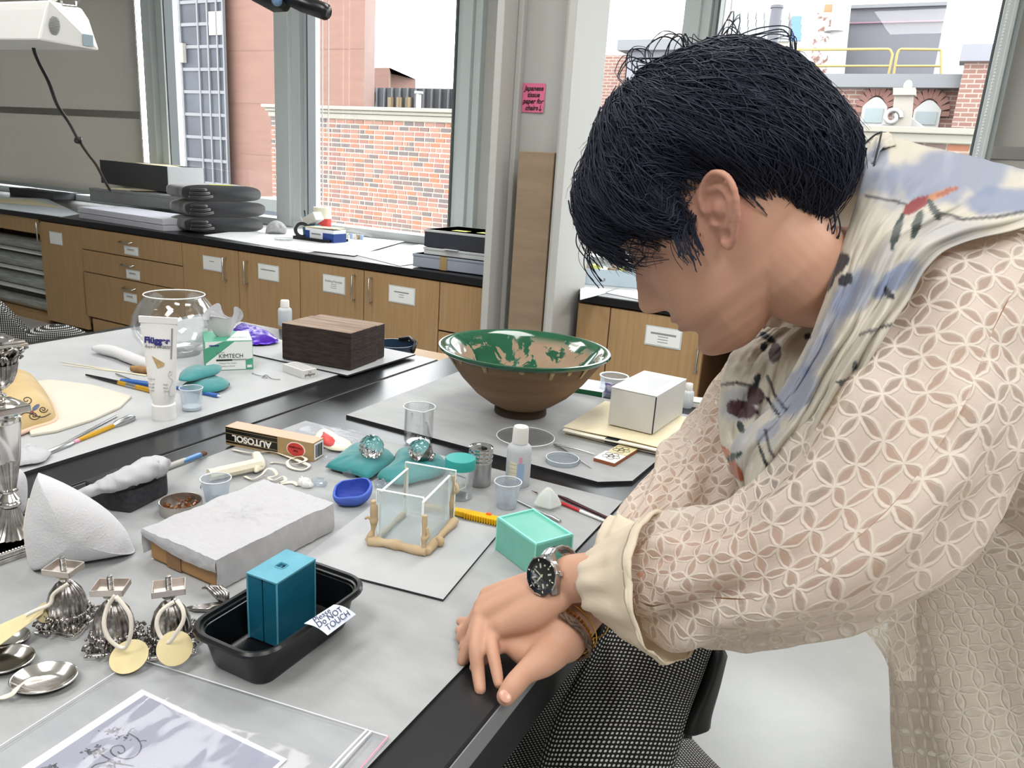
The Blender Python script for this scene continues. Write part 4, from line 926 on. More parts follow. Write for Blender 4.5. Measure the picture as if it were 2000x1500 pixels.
for k in range(60):
    a_,rd=rg.uniform(0,6.3),r*.85*math.sqrt(rg.random()); s_=rg.uniform(.0015,.004)
    b.box(-s_,s_,-s_*.6,s_*.6,-s_*.3,s_*.3,TR((rd*math.cos(a_),rd*math.sin(a_),.004+rg.random()*.006))@Euler((rg.random()*3,rg.random()*3,rg.random()*3)).to_matrix().to_4x4())
b.build('scraps',MATS['brown_bits'],t)['kind']='stuff'
# ---------------------------------------------------------------- silver candlestick and padding bags
ax,ay=-1.0,.549; Zc=lambda py,px=38: HZ(px,py,ax,ay)-ZN
cs=thing('silver_candlestick','tall silver candlestick with fluted urn at the left edge','candlestick',(ax,ay,ZN),math.radians(-6))
zT,zcap,zu0,zu1,zs,zp1,zp0,zco,zsh,zfl,zk,zb=[Zc(y) for y in (659,702,706,757,776,786,800,818,895,953,983,1064)]
q=MB(); s=.052
q.box(-s*1.06,s*1.06,-s*1.06,s*1.06,0,.006); q.box(-s,s,-s,s,.006,.012); q.box(-s*.93,s*.93,-s*.93,s*.93,.012,zb-.006); q.box(-s*1.0,s*1.0,-s*1.0,s*1.0,zb-.006,zb-.001)
q.build('base',MATS['silver_dark'],cs,bevel=.0015)
b=MB()
for sx,sy in ((0,-1),(1,0)):
    for k in range(26):
        v=-s*.9+k*s*1.8/25
        for z in (.013,zb-.008):
            p=(v,-s*.955,z) if sy else (s*.955,v,z); b.ell(p,.0019,6,rings=4)
b.build('beading',MATS['silver'],cs,smooth=180)['kind']='stuff'
b=MB()
for fx in (0,1):
    for k in range(9):
        a_=k*PI/4.5; cx_,cz_=(.026+.006*math.cos(a_),(.012+zb-.006)/2+.006*math.sin(a_)) if k<8 else (.026,(.012+zb-.006)/2)
        b.ell((cx_,-s*.94,cz_) if fx==0 else (s*.94,-cx_,cz_),.0035,8)
b.build('rosette',MATS['silver_orn'],cs,smooth=180)
b=MB().lathe([(.047,zb-.001),(.044,zb+.003),(.034,zb+.012),(.022,zb+.026),(.013,(zb+zk)/2+.01),(.0095,zk-.003)],96,wob=lambda a,i,z:1+.05*math.sin(a*24)); b.build('fluted_foot',MATS['silver_dark'],cs,smooth=50)
hk=zfl-zk
MB().lathe([(.0085,zk-.003),(.0125,zk),(.0125,zk+.003),(.009,zk+.006),(.0125,zk+hk*.4),(.009,zk+hk*.65),(.007,zk+hk*.8),(.011,zfl-.002),(.011,zfl)],32).build('knop',MATS['silver'],cs,smooth=50)
MB().lathe([(.0085,zfl),(.0165,zsh),(.0165,zsh+.001),(.014,zsh+.0012)],72,wob=lambda a,i,z:1+.07*math.sin(a*18)).build('fluted_stem',MATS['silver_dark'],cs,smooth=50)
def sq(w,z): return [(x,y,z) for x,y in rrect(2*w,2*w,w*.35,3)]
b=MB(); loftp([sq(.0145,zsh),sq(.019,zco-.002),sq(.019,zco)],b); b.build('shaft',MATS['silver'],cs,smooth=30)
MB().lathe([(.02,zco-.002),(.0235,zco),(.024,zco+.004),(.021,zco+.006),(.025,zco+.009),(.025,zp0),(.01,zp0)],40).build('collar',MATS['silver'],cs,smooth=50)
b=MB().box(-.027,.027,-.027,.027,zp0,zp1); b.build('plate',MATS['silver'],cs,bevel=.0015)
MB().lathe([(.024,zp1),(.021,zp1+.003),(.009,zp1+.008),(.0065,zs+.001),(.0105,zs+.004),(.0105,zs+.006),(.006,zs+.008),(.0055,zu1-.001),(.008,zu1)],32).build('urn_stem',MATS['silver'],cs,smooth=50)
hu=zu0-zu1
MB().lathe([(.006,zu1),(.012,zu1+hu*.08),(.019,zu1+hu*.28),(.0235,zu1+hu*.6),(.0255,zu1+hu*.9),(.0265,zu0),(.02,zu0)],96,wob=lambda a,i,z:1+.045*math.sin(a*24)).build('urn',MATS['silver_orn'],cs,smooth=50)
b=MB()
for k in range(8):
    a_=k*PI/4
    for lv,(r0,r1,z0,z1) in enumerate(((.022,.03,zu0-.002,zu0+(zT-zu0)*.42),(.022,.034,zu0+(zT-zu0)*.3,zu0+(zT-zu0)*.72))):
        aa=a_+lv*PI/8; d=Vector((math.cos(aa),math.sin(aa),0))
        for sgn in (-.25,0,.25):
            d2=Vector((math.cos(aa+sgn),math.sin(aa+sgn),0))
            b.tube([d2*r0+Vector((0,0,z0)),d2*(r0+.003)+Vector((0,0,(z0+z1)/2)),d*r1+Vector((0,0,z1)),d*(r1+.004)+Vector((0,0,z1-.004)),d*(r1+.001)+Vector((0,0,z1-.007))],[.0028,.003,.0024,.0022,.0012],6)
for k in range(4):
    a_=PI/4+k*PI/2; d=Vector((math.cos(a_),math.sin(a_),0)); zc=zu0+(zT-zu0)*.62
    b.tube([d*.033+Vector((0,0,zc))+(d*math.cos(t)+Vector((0,0,math.sin(t))))*(.0075-.0007*t) for t in [j*.6 for j in range(11)]],.0023,6)
b.build('acanthus_leaves',MATS['silver_orn'],cs,smooth=180)
MB().lathe([(.022,zu0),(.023,zu0+(zT-zu0)*.7),(.022,zu0+(zT-zu0)*.75)],32).build('capital_core',MATS['silver_dark'],cs,smooth=50)
zz0=zu0+(zT-zu0)*.74; b=MB()
con=[]
for k in range(4):
    a0=PI/4+k*PI/2
    for t in range(8): u=t/8; a_=a0+u*PI/2; con.append((math.cos(a_)*(.043-.016*math.sin(u*PI)),math.sin(a_)*(.043-.016*math.sin(u*PI))))
b.prism(con,zz0,zz0+.004); b.prism([(x*.93,y*.93) for x,y in con],zz0+.004,zz0+.007); b.build('abacus',MATS['silver'],cs,bevel=.001)
MB().shell([(.024,zz0+.007),(.026,zT-.003),(.025,zT),(.019,zT),(.0165,zT-.003),(.016,zz0-.01),(0,zz0-.01)],40).build('nozzle',MATS['silver'],cs,smooth=50)
# padding bags
def vbag(label,pxs,base,th,name='padding_bag',amp=.002,m=None,zb=None):
    zb=zb or ZN
    nrm=(CP-base); nrm.z=0; nrm.normalize()
    def pl(px,py):
        r=ray(px,py); t=(base-CP).dot(nrm)/r.dot(nrm); p=CP+r*t; p.z=max(p.z,zb+.001); return p
    q=[pl(*p) for p in pxs]; q=[Vector(p) for p in spline([tuple(p) for p in q+[q[0]]],65)[:-1]]
    for p in q: p.z=max(p.z,zb+.001)
    t=thing(name,label,'padding',(base.x,base.y,zb))
    b=puff(q,nrm,th,th,12,2.3,amp,30)
    for p in b.v: p.z=max(p.z,zb+.0005)
    b.build('cloth' if m is None else 'wrap',m or MATS['fleece'],t,smooth=180,world=True); return t,q
bp=P(160,1118,ZN)+Vector((-.02,.035,0))
t,q=vbag('large white padded bag leaning on the candlestick front',[(74,926),(100,936),(150,960),(205,995),(245,1035),(262,1072),(263,1100),(240,1112),(180,1126),(110,1142),(82,1146),(62,1115),(52,1075),(48,1030),(55,985),(64,950)],bp,.04)
MB().tube([p+Vector((0,0,.001)) for p in q[46:58]],.0012,6).build('seam',MATS['ribbon'],t,world=True)
bp2=P(10,1040,ZN)+Vector((-.06,.0,0))
vbag('white padded bag behind the candlestick at the left edge',[(-90,930),(-20,912),(30,914),(52,935),(50,990),(30,1025),(-10,1042),(-90,1045)],bp2,.035)
# ---------------------------------------------------------------- three silver capital feet
def capfoot(label,c,rot):
    t=thing('capital_foot',label,'silver fitting',(c.x,c.y,ZN),rot,'upturned silver candle arms feet')
    con=[]
    for k in range(4):
        a0=PI/4+k*PI/2
        for j in range(8): u=j/8; a_=a0+u*PI/2; rr_=.034-.012*math.sin(u*PI); con.append((math.cos(a_)*rr_,math.sin(a_)*rr_))
    b=MB().prism(con,0,.0035); b.prism([(x*.92,y*.92) for x,y in con],.0035,.006); b.build('abacus',MATS['silver'],t,bevel=.0008)
    b=MB(); rg=random.Random(11)
    for k in range(8):
        a_=k*PI/4; d=Vector((math.cos(a_),math.sin(a_),0)); R0=.028 if k%2 else .021
        b.tube([d*R0+Vector((0,0,.011))+(d*math.cos(s)+Vector((0,0,math.sin(s))))*(.0055-.00045*s) for s in [j*.65 for j in range(10)]],.0019,6)
        for sg in (-.22,0,.22):
            e=Vector((math.cos(a_+sg+.39),math.sin(a_+sg+.39),0))
            b.tube([e*.017+Vector((0,0,.006)),e*.0205+Vector((0,0,.013)),e*.0195+Vector((0,0,.021)),e*.0225+Vector((0,0,.0215)),e*.024+Vector((0,0,.0185))],[.002,.0024,.0022,.002,.001],6)
    for k in range(50):
        a_=rg.uniform(0,6.28); R0=rg.uniform(.018,.029); b.ell((R0*math.cos(a_),R0*math.sin(a_),rg.uniform(.005,.021)),rg.uniform(.0012,.0026),6,rings=4)
    b.build('acanthus_leaves',MATS['silver_orn'],t,smooth=180)
    MB().lathe([(.019,.005),(.02,.022),(.019,.032),(.0155,.044),(.0095,.053),(.005,.057),(.0,.057)],96,wob=lambda a,i,z:1+.055*abs(math.sin(a*9))).build('fluted_bell',MATS['silver_orn'],t,smooth=60)
    MB().lathe([(.0045,.056),(.0042,.06),(.008,.0625),(.0085,.064),(.005,.066),(.004,.0685)],24).build('neck',MATS['silver'],t,smooth=60)
    b=MB(); w=.0165; b.box(-w,w,-w*.8,w*.8,.0685,.0695)
    for x0,x1,y0,y1 in ((-w,w,-w*.8,-w*.8+.0012),(-w,w,w*.8-.0012,w*.8),(-w,-w+.0012,-w*.8,w*.8),(w-.0012,w,-w*.8,w*.8)): b.box(x0,x1,y0,y1,.0685,.0755)
    b.build('cup_plate',MATS['nickel_dull'],t,bevel=.0005)
    b=MB().tube([(0,0,.069),(0,0,.086)],.0026,12)
    for k in range(9): b.tube([(.0029*math.cos(j*PI/6),.0029*math.sin(j*PI/6),.071+k*.0016) for j in range(12)],.0004,4,closed=True)
    b.build('threaded_rod',MATS['silver_orn'],t,smooth=60)
    return t
f1=capfoot('upturned silver capital foot, nearest the white padded bag',P(135,1222,ZN),.35)
f2=capfoot('upturned silver capital foot with a teal spot, middle of three',P(226,1262,ZN),.6)
MB().box(-.011,-.003,-.008,-.004,.0695,.0702).build('teal_spot',MATS['teal_wax'],f2)
f3=capfoot('upturned silver capital foot nearest the black tray',P(337,1262,ZN),.85)
def papertag(foot,pts,center,nrm,r,kind='disc',hole=None,poly=None):
    q=[Vector(p) for p in spline([tuple(p) for p in pts],30)]
    vs=[];fs=[]
    for i,p in enumerate(q):
        t_=(q[min(i+1,29)]-q[max(i-1,0)]).normalized(); v_=(CP-p).normalized(); s_=t_.cross(v_).normalized()*.0021; vs+=[p+s_,p-s_]
    for i in range(29): fs.append((2*i,2*i+1,2*i+3,2*i+2))
    MB().add(vs,fs).build('ribbon',MATS['ribbon'],foot,world=True,smooth=25,solid=.0004)
    X=frame(center,nrm)
    if poly: MB().add(poly+[p+Vector((0,0,.0006)) for p in poly],[(3,2,1,0),(4,5,6,7),(0,1,5,4),(1,2,6,5),(2,3,7,6),(3,0,4,7)]).build('paper_tag',MATS['tag_manila'],foot,world=True)
    else: MB().lathe([(0,-.0003),(r,-.0003),(r,.0003),(0,.0003)],36,X).build('paper_tag',MATS['tag_manila'],foot,world=True)
d2=.80
p=D(252,1282,.80); papertag(f2,[D(225,1163,.78),D(210,1185,.785),D(203,1220,.785),D(215,1250,.79),D(242,1266,.797),D(255,1240,.79),D(255,1205,.785),D(240,1180,.782),D(226,1165,.78)],p,(CP-p)*.5+Vector((-.1,-.15,.55)),.019)
p=D(341,1266,.795); papertag(f3,[D(345,1172,.79),D(357,1190,.788),D(358,1212,.788),D(345,1235,.79),D(328,1255,.794),D(312,1240,.793),D(306,1215,.79),D(316,1192,.79),D(340,1175,.79)],p,(CP-p)*.8+Vector((.1,-.1,.12)),.0175)
pq=[P(84,1198,ZN+.03),P(88,1182,ZN+.034),P(-10,1225,ZN+.016),P(-10,1268,ZN+.012)]
papertag(f1,[D(133,1140,.83),D(105,1160,.835),D(97,1180,.835),D(70,1192,.83),D(50,1202,.82)],pq[0],(0,0,1),.018,poly=pq)
p=D(91,1196,.845); MB().lathe([(0,-.0003),(.011,-.0003),(.011,.0003),(0,.0003)],24,frame(p,(CP-p)+Vector((-.2,0,0)))).build('paper_tag',MATS['tag_manila'],f1,world=True)
# ---------------------------------------------------------------- silver dishes
def dish(label,c,rx,ry,rot):
    t=thing('silver_dish',label,'dish',(c.x,c.y,ZN),rot,'small oval silver dishes')
    MB().shell([(0,.0015),(.45,.0015),(.7,.003),(.92,.0085),(.97,.0092),(1.0,.0088),(1.0,.0078),(.95,.0076),(.72,.0012),(.45,0),(0,0)],48,Matrix.Diagonal((rx,ry,1,1))).build('bowl',MATS['silver'],t,smooth=50)
    return t
t=dish('oval silver dish with a loose ribbon across it',P(86,1326,ZN+.006),.031,.0255,.6)
o=ribbon(None,[P(x,y,ZN+z) for x,y,z in ((82,1328,.007),(60,1332,.01),(40,1342,.011),(22,1360,.006),(0,1366,.002),(-15,1368,.002))],.006,'dish_ribbon','ribbon'); tag(o,'pale ribbon tied through the oval silver dish','ribbon')
dish('oval silver dish cut by the left edge of the frame',P(6,1290,ZN+.006),.03,.025,.5)
dish('oval silver dish under the manila tag',P(10,1246,ZN+.006),.025,.02,.4)
# ---------------------------------------------------------------- silver leaf fragment
t=thing('silver_leaf','broken silver leaf ornament behind the black tray','silver fitting',P(420,1175,ZN))
b=MB()
for k in range(5):
    o_=(k-2)*.0022
    b.tube([P(440,1180,ZN+.004)+Vector((o_,0,0)),P(432,1160,ZN+.014)+Vector((o_,o_,0)),P(418,1146,ZN+.022)+Vector((o_*1.3,o_,0)),P(408,1143,ZN+.024)+Vector((o_*1.5,o_,-.002*abs(k-2)))],[.002,.0035,.003,.001],8)
b.build('upright_leaf',MATS['silver_orn'],t,world=True,smooth=180)
b=MB()
for k in range(3): b.tube([P(440,1178,ZN+.004),P(405,1184+k*3,ZN+.004),P(380,1186+k*2,ZN+.004),P(366,1187,ZN+.003)],[.003,.0035,.0028,.0016],8)
b.build('flat_leaf',MATS['silver_orn'],t,world=True,smooth=180)
# ---------------------------------------------------------------- plastic pocket with photo print
ph=thing('photo_print','printed photo of a branched silver candelabrum in a clear bag','print',(-.505,.30,ZN+.001),math.radians(1))
mat('print_lilac','#8b8d9b',.6,var=('#9597a3',2,(1,1,1))); mat('print_dark','#35353c',.6,var=('#63636b',200,(1,1,1)))
MB().box(-.094,.094,-.145,.135,0,.0006).build('paper',mat('photo_paper','#cccdd4',.6),ph)
MB().box(-.084,.09,-.14,.130,.0006,.0008).build('printed_area',MATS['print_lilac'],ph)
b=MB()
def pp(px,py): 
    q=XF[ph.name].inverted()@P(px,py,ZN+.002); q.z=.0009; return q
def strokes(lst,r,n=30):
    for pts in lst:
        q=[Vector(p) for p in spline([tuple(pp(*p)) for p in pts],n)]; s=MB().tube(q,[r*(1+.4*fbm(i*.6,2)) for i in range(n)],5)
        for v_ in s.v: v_.z=.0008+(v_.z-.0009)*.15+.0001
        b.add(s.v,s.f)
strokes([[(250,1432),(268,1442),(276,1458),(268,1474),(250,1482),(228,1478),(216,1468),(222,1458),(238,1456),(244,1466),(236,1472),(230,1468)],[(222,1486),(205,1478),(195,1470),(190,1462)],[(215,1486),(222,1490),(260,1496)],[(250,1432),(256,1424),(262,1422)],[(243,1435),(230,1440),(228,1444)],[(190,1462),(178,1468),(165,1466)],[(272,1448),(280,1446),(286,1447)],[(218,1486),(190,1492),(178,1500)],[(222,1488),(224,1500),(222,1510)],[(80,1500),(100,1496),(112,1490)]],.0007)
rg=random.Random(2)
for cx_,cy_,n_p in ((222,1428,26),(238,1440,12),(182,1470,30),(195,1464,14),(105,1500,20),(220,1494,16)):
    for k in range(n_p):
        q=pp(cx_+rg.gauss(0,8),cy_+rg.gauss(0,4)); b.ell((q.x,q.y,.0009),(rg.uniform(.0006,.0018),rg.uniform(.0005,.0014),.0001),8,rings=4)
b.build('candelabrum_image',MATS['print_dark'],ph)['kind']='stuff'
bag=thing('zip_bag','large clear zip bag with pink edged seal at the front of the table','bag',(-.5,.30,ZN+.0017),math.radians(8))
def bagf(u,v):
    p=(Vector((-.665,.20,0))*(1-u)+Vector((-.43,.20,0))*u) if 0 else None
    A_,B_,C_,D_=Vector((-.645,.462,0)),Vector((-.352,.505,0)),Vector((-.33,.12,0)),Vector((-.625,.08,0))
    q=(A_*(1-u)+B_*u)*(1-v)+(D_*(1-u)+C_*u)*v
    e=min(u,1-u,v,1-v)*8; k=min(1,e)
    q.z=ZN+.0032+k*(.0025+.0016*max(-1,fbm(q.x*11,q.y*8,2,2)))+.0004*abs(fbm(q.x*40,q.y*20,8,2))*k+.004*math.exp(-((u-.22)/.04)**2)*smooth01((.3-v)/.3)*k
    return q
MB().grid(bagf,110,110).build('film',POLY,bag,world=True,smooth=180)
MB().tube([bagf(1,i/30)+Vector((0,0,.0003)) for i in range(31)],.0009,5).build('pink_edge',MATS['label_pink'],bag,world=True)
MB().tube([bagf(.94,i/30)+Vector((0,0,.0006)) for i in range(31)],.0012,5).tube([bagf(.925,i/30)+Vector((0,0,.0006)) for i in range(31)],.0012,5).build('zip_seal',MATS['cap_milk'],bag,world=True)
MB().tube([bagf(i/30,.0)+Vector((0,0,.0003)) for i in range(31)],.0006,5).tube([bagf(0,i/30)+Vector((0,0,.0003)) for i in range(31)],.0006,5).build('weld_seam',MATS['cap_milk'],bag,world=True)
# ================================================================ things on the bowl mat
mat('clay_body','#94775a',.7,var=('#6b5139',3,(1,1,7),.3,.7),bump=(25,.3,(1,1,5)))
mat('foot_dark','#4a382c',.8)
def glazemat():
    m=mat('green_glaze','#0f5e3a',.09,spec=.6,coat=.5); n=m.node_tree.nodes; l=m.node_tree.links; b=n['Principled BSDF']
    tc=n.new('ShaderNodeTexCoord'); t=n.new('ShaderNodeTexNoise'); t.inputs['Scale'].default_value=12; t.inputs['Detail'].default_value=6; t.inputs['Roughness'].default_value=.62; t.inputs['Distortion'].default_value=.7
    l.new(tc.outputs['Object'],t.inputs['Vector'])
    # bare patches only below the rim band
    sp=n.new('ShaderNodeSeparateXYZ'); l.new(tc.outputs['Object'],sp.inputs[0])
    mr=n.new('ShaderNodeMapRange'); mr.inputs[1].default_value=.142; mr.inputs[2].default_value=.125; l.new(sp.outputs['Z'],mr.inputs[0])
    r=n.new('ShaderNodeValToRGB'); r.color_ramp.elements[0].position=.51; r.color_ramp.elements[1].position=.525; l.new(t.outputs['Fac'],r.inputs[0])
    mu=n.new('ShaderNodeMath'); mu.operation='MULTIPLY'; l.new(r.outputs[0],mu.inputs[0]); l.new(mr.outputs[0],mu.inputs[1])
    t2=n.new('ShaderNodeTexNoise'); t2.inputs['Scale'].default_value=20; l.new(tc.outputs['Object'],t2.inputs['Vector'])
    g=n.new('ShaderNodeMixRGB'); g.inputs[1].default_value=lin('#0a3c27'); g.inputs[2].default_value=lin('#1d5e3f'); l.new(t2.outputs['Fac'],g.inputs[0])
    br=n.new('ShaderNodeMixRGB'); br.inputs[1].default_value=lin('#a08a6e'); br.inputs[2].default_value=lin('#7f6552'); l.new(t2.outputs['Fac'],br.inputs[0])
    mx=n.new('ShaderNodeMixRGB'); l.new(mu.outputs[0],mx.inputs[0]); l.new(g.outputs[0],mx.inputs[1]); l.new(br.outputs[0],mx.inputs[2]); l.new(mx.outputs[0],b.inputs['Base Color'])
    ro=n.new('ShaderNodeMapRange'); ro.inputs[3].default_value=.1; ro.inputs[4].default_value=.8; l.new(mu.outputs[0],ro.inputs[0]); l.new(ro.outputs[0],b.inputs['Roughness'])
    ct=n.new('ShaderNodeMapRange'); ct.inputs[3].default_value=.5; ct.inputs[4].default_value=0; l.new(mu.outputs[0],ct.inputs[0]); l.new(ct.outputs[0],b.inputs['Coat Weight'])
    bp=n.new('ShaderNodeBump'); bp.invert=True; bp.inputs['Strength'].default_value=.3; bp.inputs['Distance'].default_value=.003; l.new(mu.outputs[0],bp.inputs['Height']); l.new(bp.outputs[0],b.inputs['Normal'])
    return m
GZ=glazemat()
bw=thing('glazed_bowl','large footed clay bowl with flaking green glaze inside','bowl',(-.702,1.489,ZB))
R=.188
wob=lambda a,i,z:1+.004*math.sin(a*2+1)+.003*fbm(math.cos(a)*2,math.sin(a)*2,i*.3)
MB().shell([(.0,.006),(.05,.004),(.054,0),(.058,.001),(.0575,.012),(.055,.017),(.075,.028),(.105,.05),(.135,.082),(.158,.114),(.174,.137)],96,wob=wob).build('body',MATS['clay_body'],bw,smooth=60)
MB().lathe([(.0,.0055),(.0505,.0035),(.0545,-.0002+.0003),(.0585,.0012),(.0582,.0125),(.0555,.0172)],64,wob=wob).build('foot_ring',MATS['foot_dark'],bw,smooth=60)
MB().shell([(.1745,.137),(.184,.1415),(.1885,.146),(.1875,.1505),(.183,.1515),(.176,.1485),(.165,.139),(.14,.109),(.108,.074),(.07,.044),(.035,.031),(0,.028)],96,wob=wob).build('glaze',GZ,bw,smooth=60)
for k in range(9):
    b=MB(); a_=-2.2+k*.33+.1*math.sin(k*5); d=Vector((math.cos(a_),math.sin(a_),0)); L_=(.02,.006,.012,.004,.016,.008,.02,.005,.01)[k]
    b.tube([d*.1772+Vector((0,0,.1395)),d*(.1755)+Vector((0,0,.136)),d*(.1762-L_*.62)+Vector((0,0,.1375-L_))],[.007,.005,.0035],8,flat=.3); b.build('glaze_drip',MATS.get('drip_cream') or mat('drip_cream','#b8a078',.4),bw,smooth=180)
# folder stack with clip, white carton
c,a,w,d=rect4([(1096,840),(1290,880),(1365,822),(1185,785)],.776)
fd=thing('folder_stack','cream paper folder bundle under the white carton','folder',(c.x,c.y,ZB),a)
mat('folder_cream','#e6dcc0',.7,var=('#e0d4b2',5,(1,1,1))); mat('sheet_cream','#efe9d8',.7); mat('clip_navy','#20252e',.4)
for k in range(5):
    w_,d_=w-.004*k*0-.006*(k%2),d-.008*(k%3); z0=.0012+k*.0032
    def pg(u,v,k=k,w_=w_,d_=d_,z0=z0):
        x=(u-.5)*w_+.002*math.sin(k*3); y=(v-.5)*d_-.003*k*(1 if k<4 else 0)
        return Vector((x,y,z0+.004*max(0,1-v*5)*(k-2)*.6*max(0,.3+u*.2)+.0008*math.sin(u*6+k)))
    MB().grid(pg,14,14).build('folder' if k in (0,4) else 'sheet',MATS['folder_cream' if k in (0,4) else 'sheet_cream'],fd,solid=.001 if k in (0,4) else .0024)
MB().box(-.012,.016,-d/2-.006,-d/2+.012,.005,.0135).build('binder_clip',MATS['clip_navy'],fd,bevel=.001)
c2,a2,w2,d2_=rect4([(1190,755),(1283,773),(1342,740),(1262,724)],.866)
wb=thing('white_carton','plain white carton with a window label on top of the folders','box',(c2.x,c2.y,ZB+.0165),a2); hC=.866-ZB-.0165
mat('carton_white','#d0cfcb',.55,spec=.4)
rbox(w2,d2_,.0008,hC-.002).build('carton',MATS['carton_white'],wb,bevel=.0015)
MB().box(-w2/2-.0008,w2/2+.0005,-d2_/2-.0012,d2_/2,hC-.002,hC).build('lid_flap',MATS['carton_white'],wb,bevel=.0006)
MB().box(w2/2-.0018,w2/2+.0006,-d2_/2-.0006,-d2_/2+.0008,.002,hC-.003).build('corner_gap',MATS['board_edge'],wb)
MB().box(-w2*.26,w2*.3,-d2_*.3,d2_*.24,hC,hC+.0005).build('label_window',mat('label_glossy','#cfd1d4',.08,spec=.8),wb)
# tile, glass dish, lid, tweezers
c,a,w,d=rect4([(1163,895),(1205,908),(1240,877),(1205,866)],.772)
tl=thing('tile_fragment','small broken glazed tile with floral drawing','tile',(c.x,c.y,ZB),a)
mat('terracotta','#9a5a3c',.8); mat('tile_cream','#e2d8b4',.25,var=('#d8cb98',18,(1,1,1))); mat('tile_white','#f2efe6',.25)
for k,(x0,x1,y0,y1) in enumerate(((-w/2,w/2,-d/2,-.002),(-w*.42,w*.5,-.0012,d/2))):
    b=MB().box(x0,x1,y0,y1,0,.0065); b.build('tile_body',MATS['terracotta'],tl,bevel=.0006)
    MB().box(x0+.0004,x1-.0004,y0+.0004,y1-.0004,.0065,.0073).build('glaze',MATS['tile_white' if k==0 else 'tile_cream'],tl)
b=MB()
for cy_ in (-.022,.024):
    for k in range(5):
        a_=k*2*PI/5; b.tube([(.010*math.cos(a_)+.007*math.cos(t),cy_+.012*math.sin(a_)+.007*math.sin(t),.0075) for t in [j*PI/5 for j in range(10)]],.0005,4,closed=True)
    b.tube([(.006*math.cos(t),cy_+.006*math.sin(t),.0075) for t in [j*PI/6 for j in range(12)]],.0006,4,closed=True)
b.build('flower_drawing',MATS['print_black'],tl)
c=P(1026,860,ZB); t=thing('watch_glass','large clear watch glass dish in front of the bowl','dish',(c.x,c.y,ZB))
MB().shell([(0,0),(.03,.0015),(.058,.0075),(.059,.009),(.057,.009),(.03,.003),(0,.0015)],56).build('glass',GL,t,smooth=50)
MB().tube([(.0582*math.cos(k*PI/28),.0582*math.sin(k*PI/28),.0086) for k in range(56)],.0009,6,closed=True).build('rim',MATS['acr_edge'],t,smooth=180)
c=P(1098,902,ZB); t=thing('petri_lid','small clear petri lid beside the tweezers','dish',(c.x,c.y,ZB))
MB().shell([(0,.006),(.029,.006),(.03,.0075),(.0305,.0),(.0315,.0),(.031,.0085),(0,.0078)],48).build('shell',PLA,t,smooth=50)
MB().tube([(.0307*math.cos(k*PI/24),.0307*math.sin(k*PI/24),.0085) for k in range(48)],.0007,6,closed=True).build('rim',MATS['acr_edge'],t,smooth=180)
t=thing('tweezers','open steel tweezers lying by the petri lid','tweezers',P(1082,868,ZB))
q0=P(1082,868,ZB+.004); MB().tube([q0,q0*.5+P(1155,914,ZB+.004)*.5+Vector((0,0,.002)),P(1155,914,ZB+.0015)],[.002,.0022,.0008],8).build('arm',MATS['steel_tool'],t,world=True,smooth=60)
MB().tube([q0,q0*.5+P(1162,888,ZB+.004)*.5+Vector((0,0,.002)),P(1162,888,ZB+.0015)],[.002,.0022,.0008],8).build('arm',MATS['steel_tool'],t,world=True,smooth=60)
# behind the bowl
c=P(1154,752,.775); t=thing('green_book','white book with dark green spine behind the bowl','book',(c.x,c.y-.01,.7605),.12)
MB().box(-.045,.045,-.05,.05,0,.016).build('pages',MATS['paper_white'],t); MB().box(-.0455,.0455,-.0515,-.05,0,.0175).build('spine',mat('book_green','#145c3c',.5),t); MB().box(-.0455,.0455,-.05,.05,.016,.0175).build('cover',MATS['paper_white'],t)
c=P(1196,772,.76); t=thing('candy_tub','clear plastic tub with purple lettering behind the carton','tub',(c.x,c.y,.7605))
r=.034; MB().shell([(0,.002),(r*.88,.002),(r,.05),(r*1.03,.05),(r*.92,0),(0,0)],36).build('tub',PLA,t,smooth=50)
MB().tube([(r*1.03*math.cos(k*PI/20),r*1.03*math.sin(k*PI/20),.05) for k in range(40)],.002,8,closed=True).build('rim',MATS['acr_edge'],t,smooth=180)
MB().grid(lambda u,v:(r*(.9+.09*v)*1.02*math.cos(-1.9+1.6*u),r*(.9+.09*v)*1.02*math.sin(-1.9+1.6*u),.012+.026*v),14,3).build('purple_label',mat('violet_print','#8a6fb8',.5,var=('#e8e4f0',60,(1,1,1),.48,.52)),t,smooth=180)
b=MB(); rg=random.Random(8)
for k in range(14): b.ell((rg.uniform(-.018,.018),rg.uniform(-.018,.018),.008+rg.random()*.006),rg.uniform(.004,.007),8)
b.build('wrapped_candy',MATS['label_cream'],t,smooth=180)['kind']='stuff'
c=P(1407,790,.76); t=thing('teal_lid_jar','white jar with teal lid and pink diamond beside the scarf','jar',(c.x,c.y,.7605))
MB().lathe([(.02,0),(.0215,.002),(.0215,.038),(0,.038)],28).build('body',MATS['cap_white'],t,smooth=50); MB().lathe([(.023,.038),(.0235,.04),(.0235,.05),(.022,.052),(0,.052)],28).build('lid',MATS['lid_teal'],t,smooth=50)
MB().box(-.004,.004,-.0225,-.0212,.012,.02,Matrix.Rotation(.0,4,'Z')@TR((0,0,.016))@Matrix.Rotation(PI/4,4,'Y')@TR((0,0,-.016))).build('pink_diamond',mat('diamond_pink','#e05090',.5),t)
c=P(1362,792,.76); t=thing('mint_tin','flat pale tin lying behind the white carton','tin',(c.x+.01,c.y,.7605),.3); MB().box(-.035,.035,-.022,.022,0,.012).build('base',MATS['carton_white'],t,bevel=.002); MB().box(-.0355,.0355,-.0225,.0225,.0125,.016).build('lid',mat('tin_green','#cfd6c8',.4),t,bevel=.002)
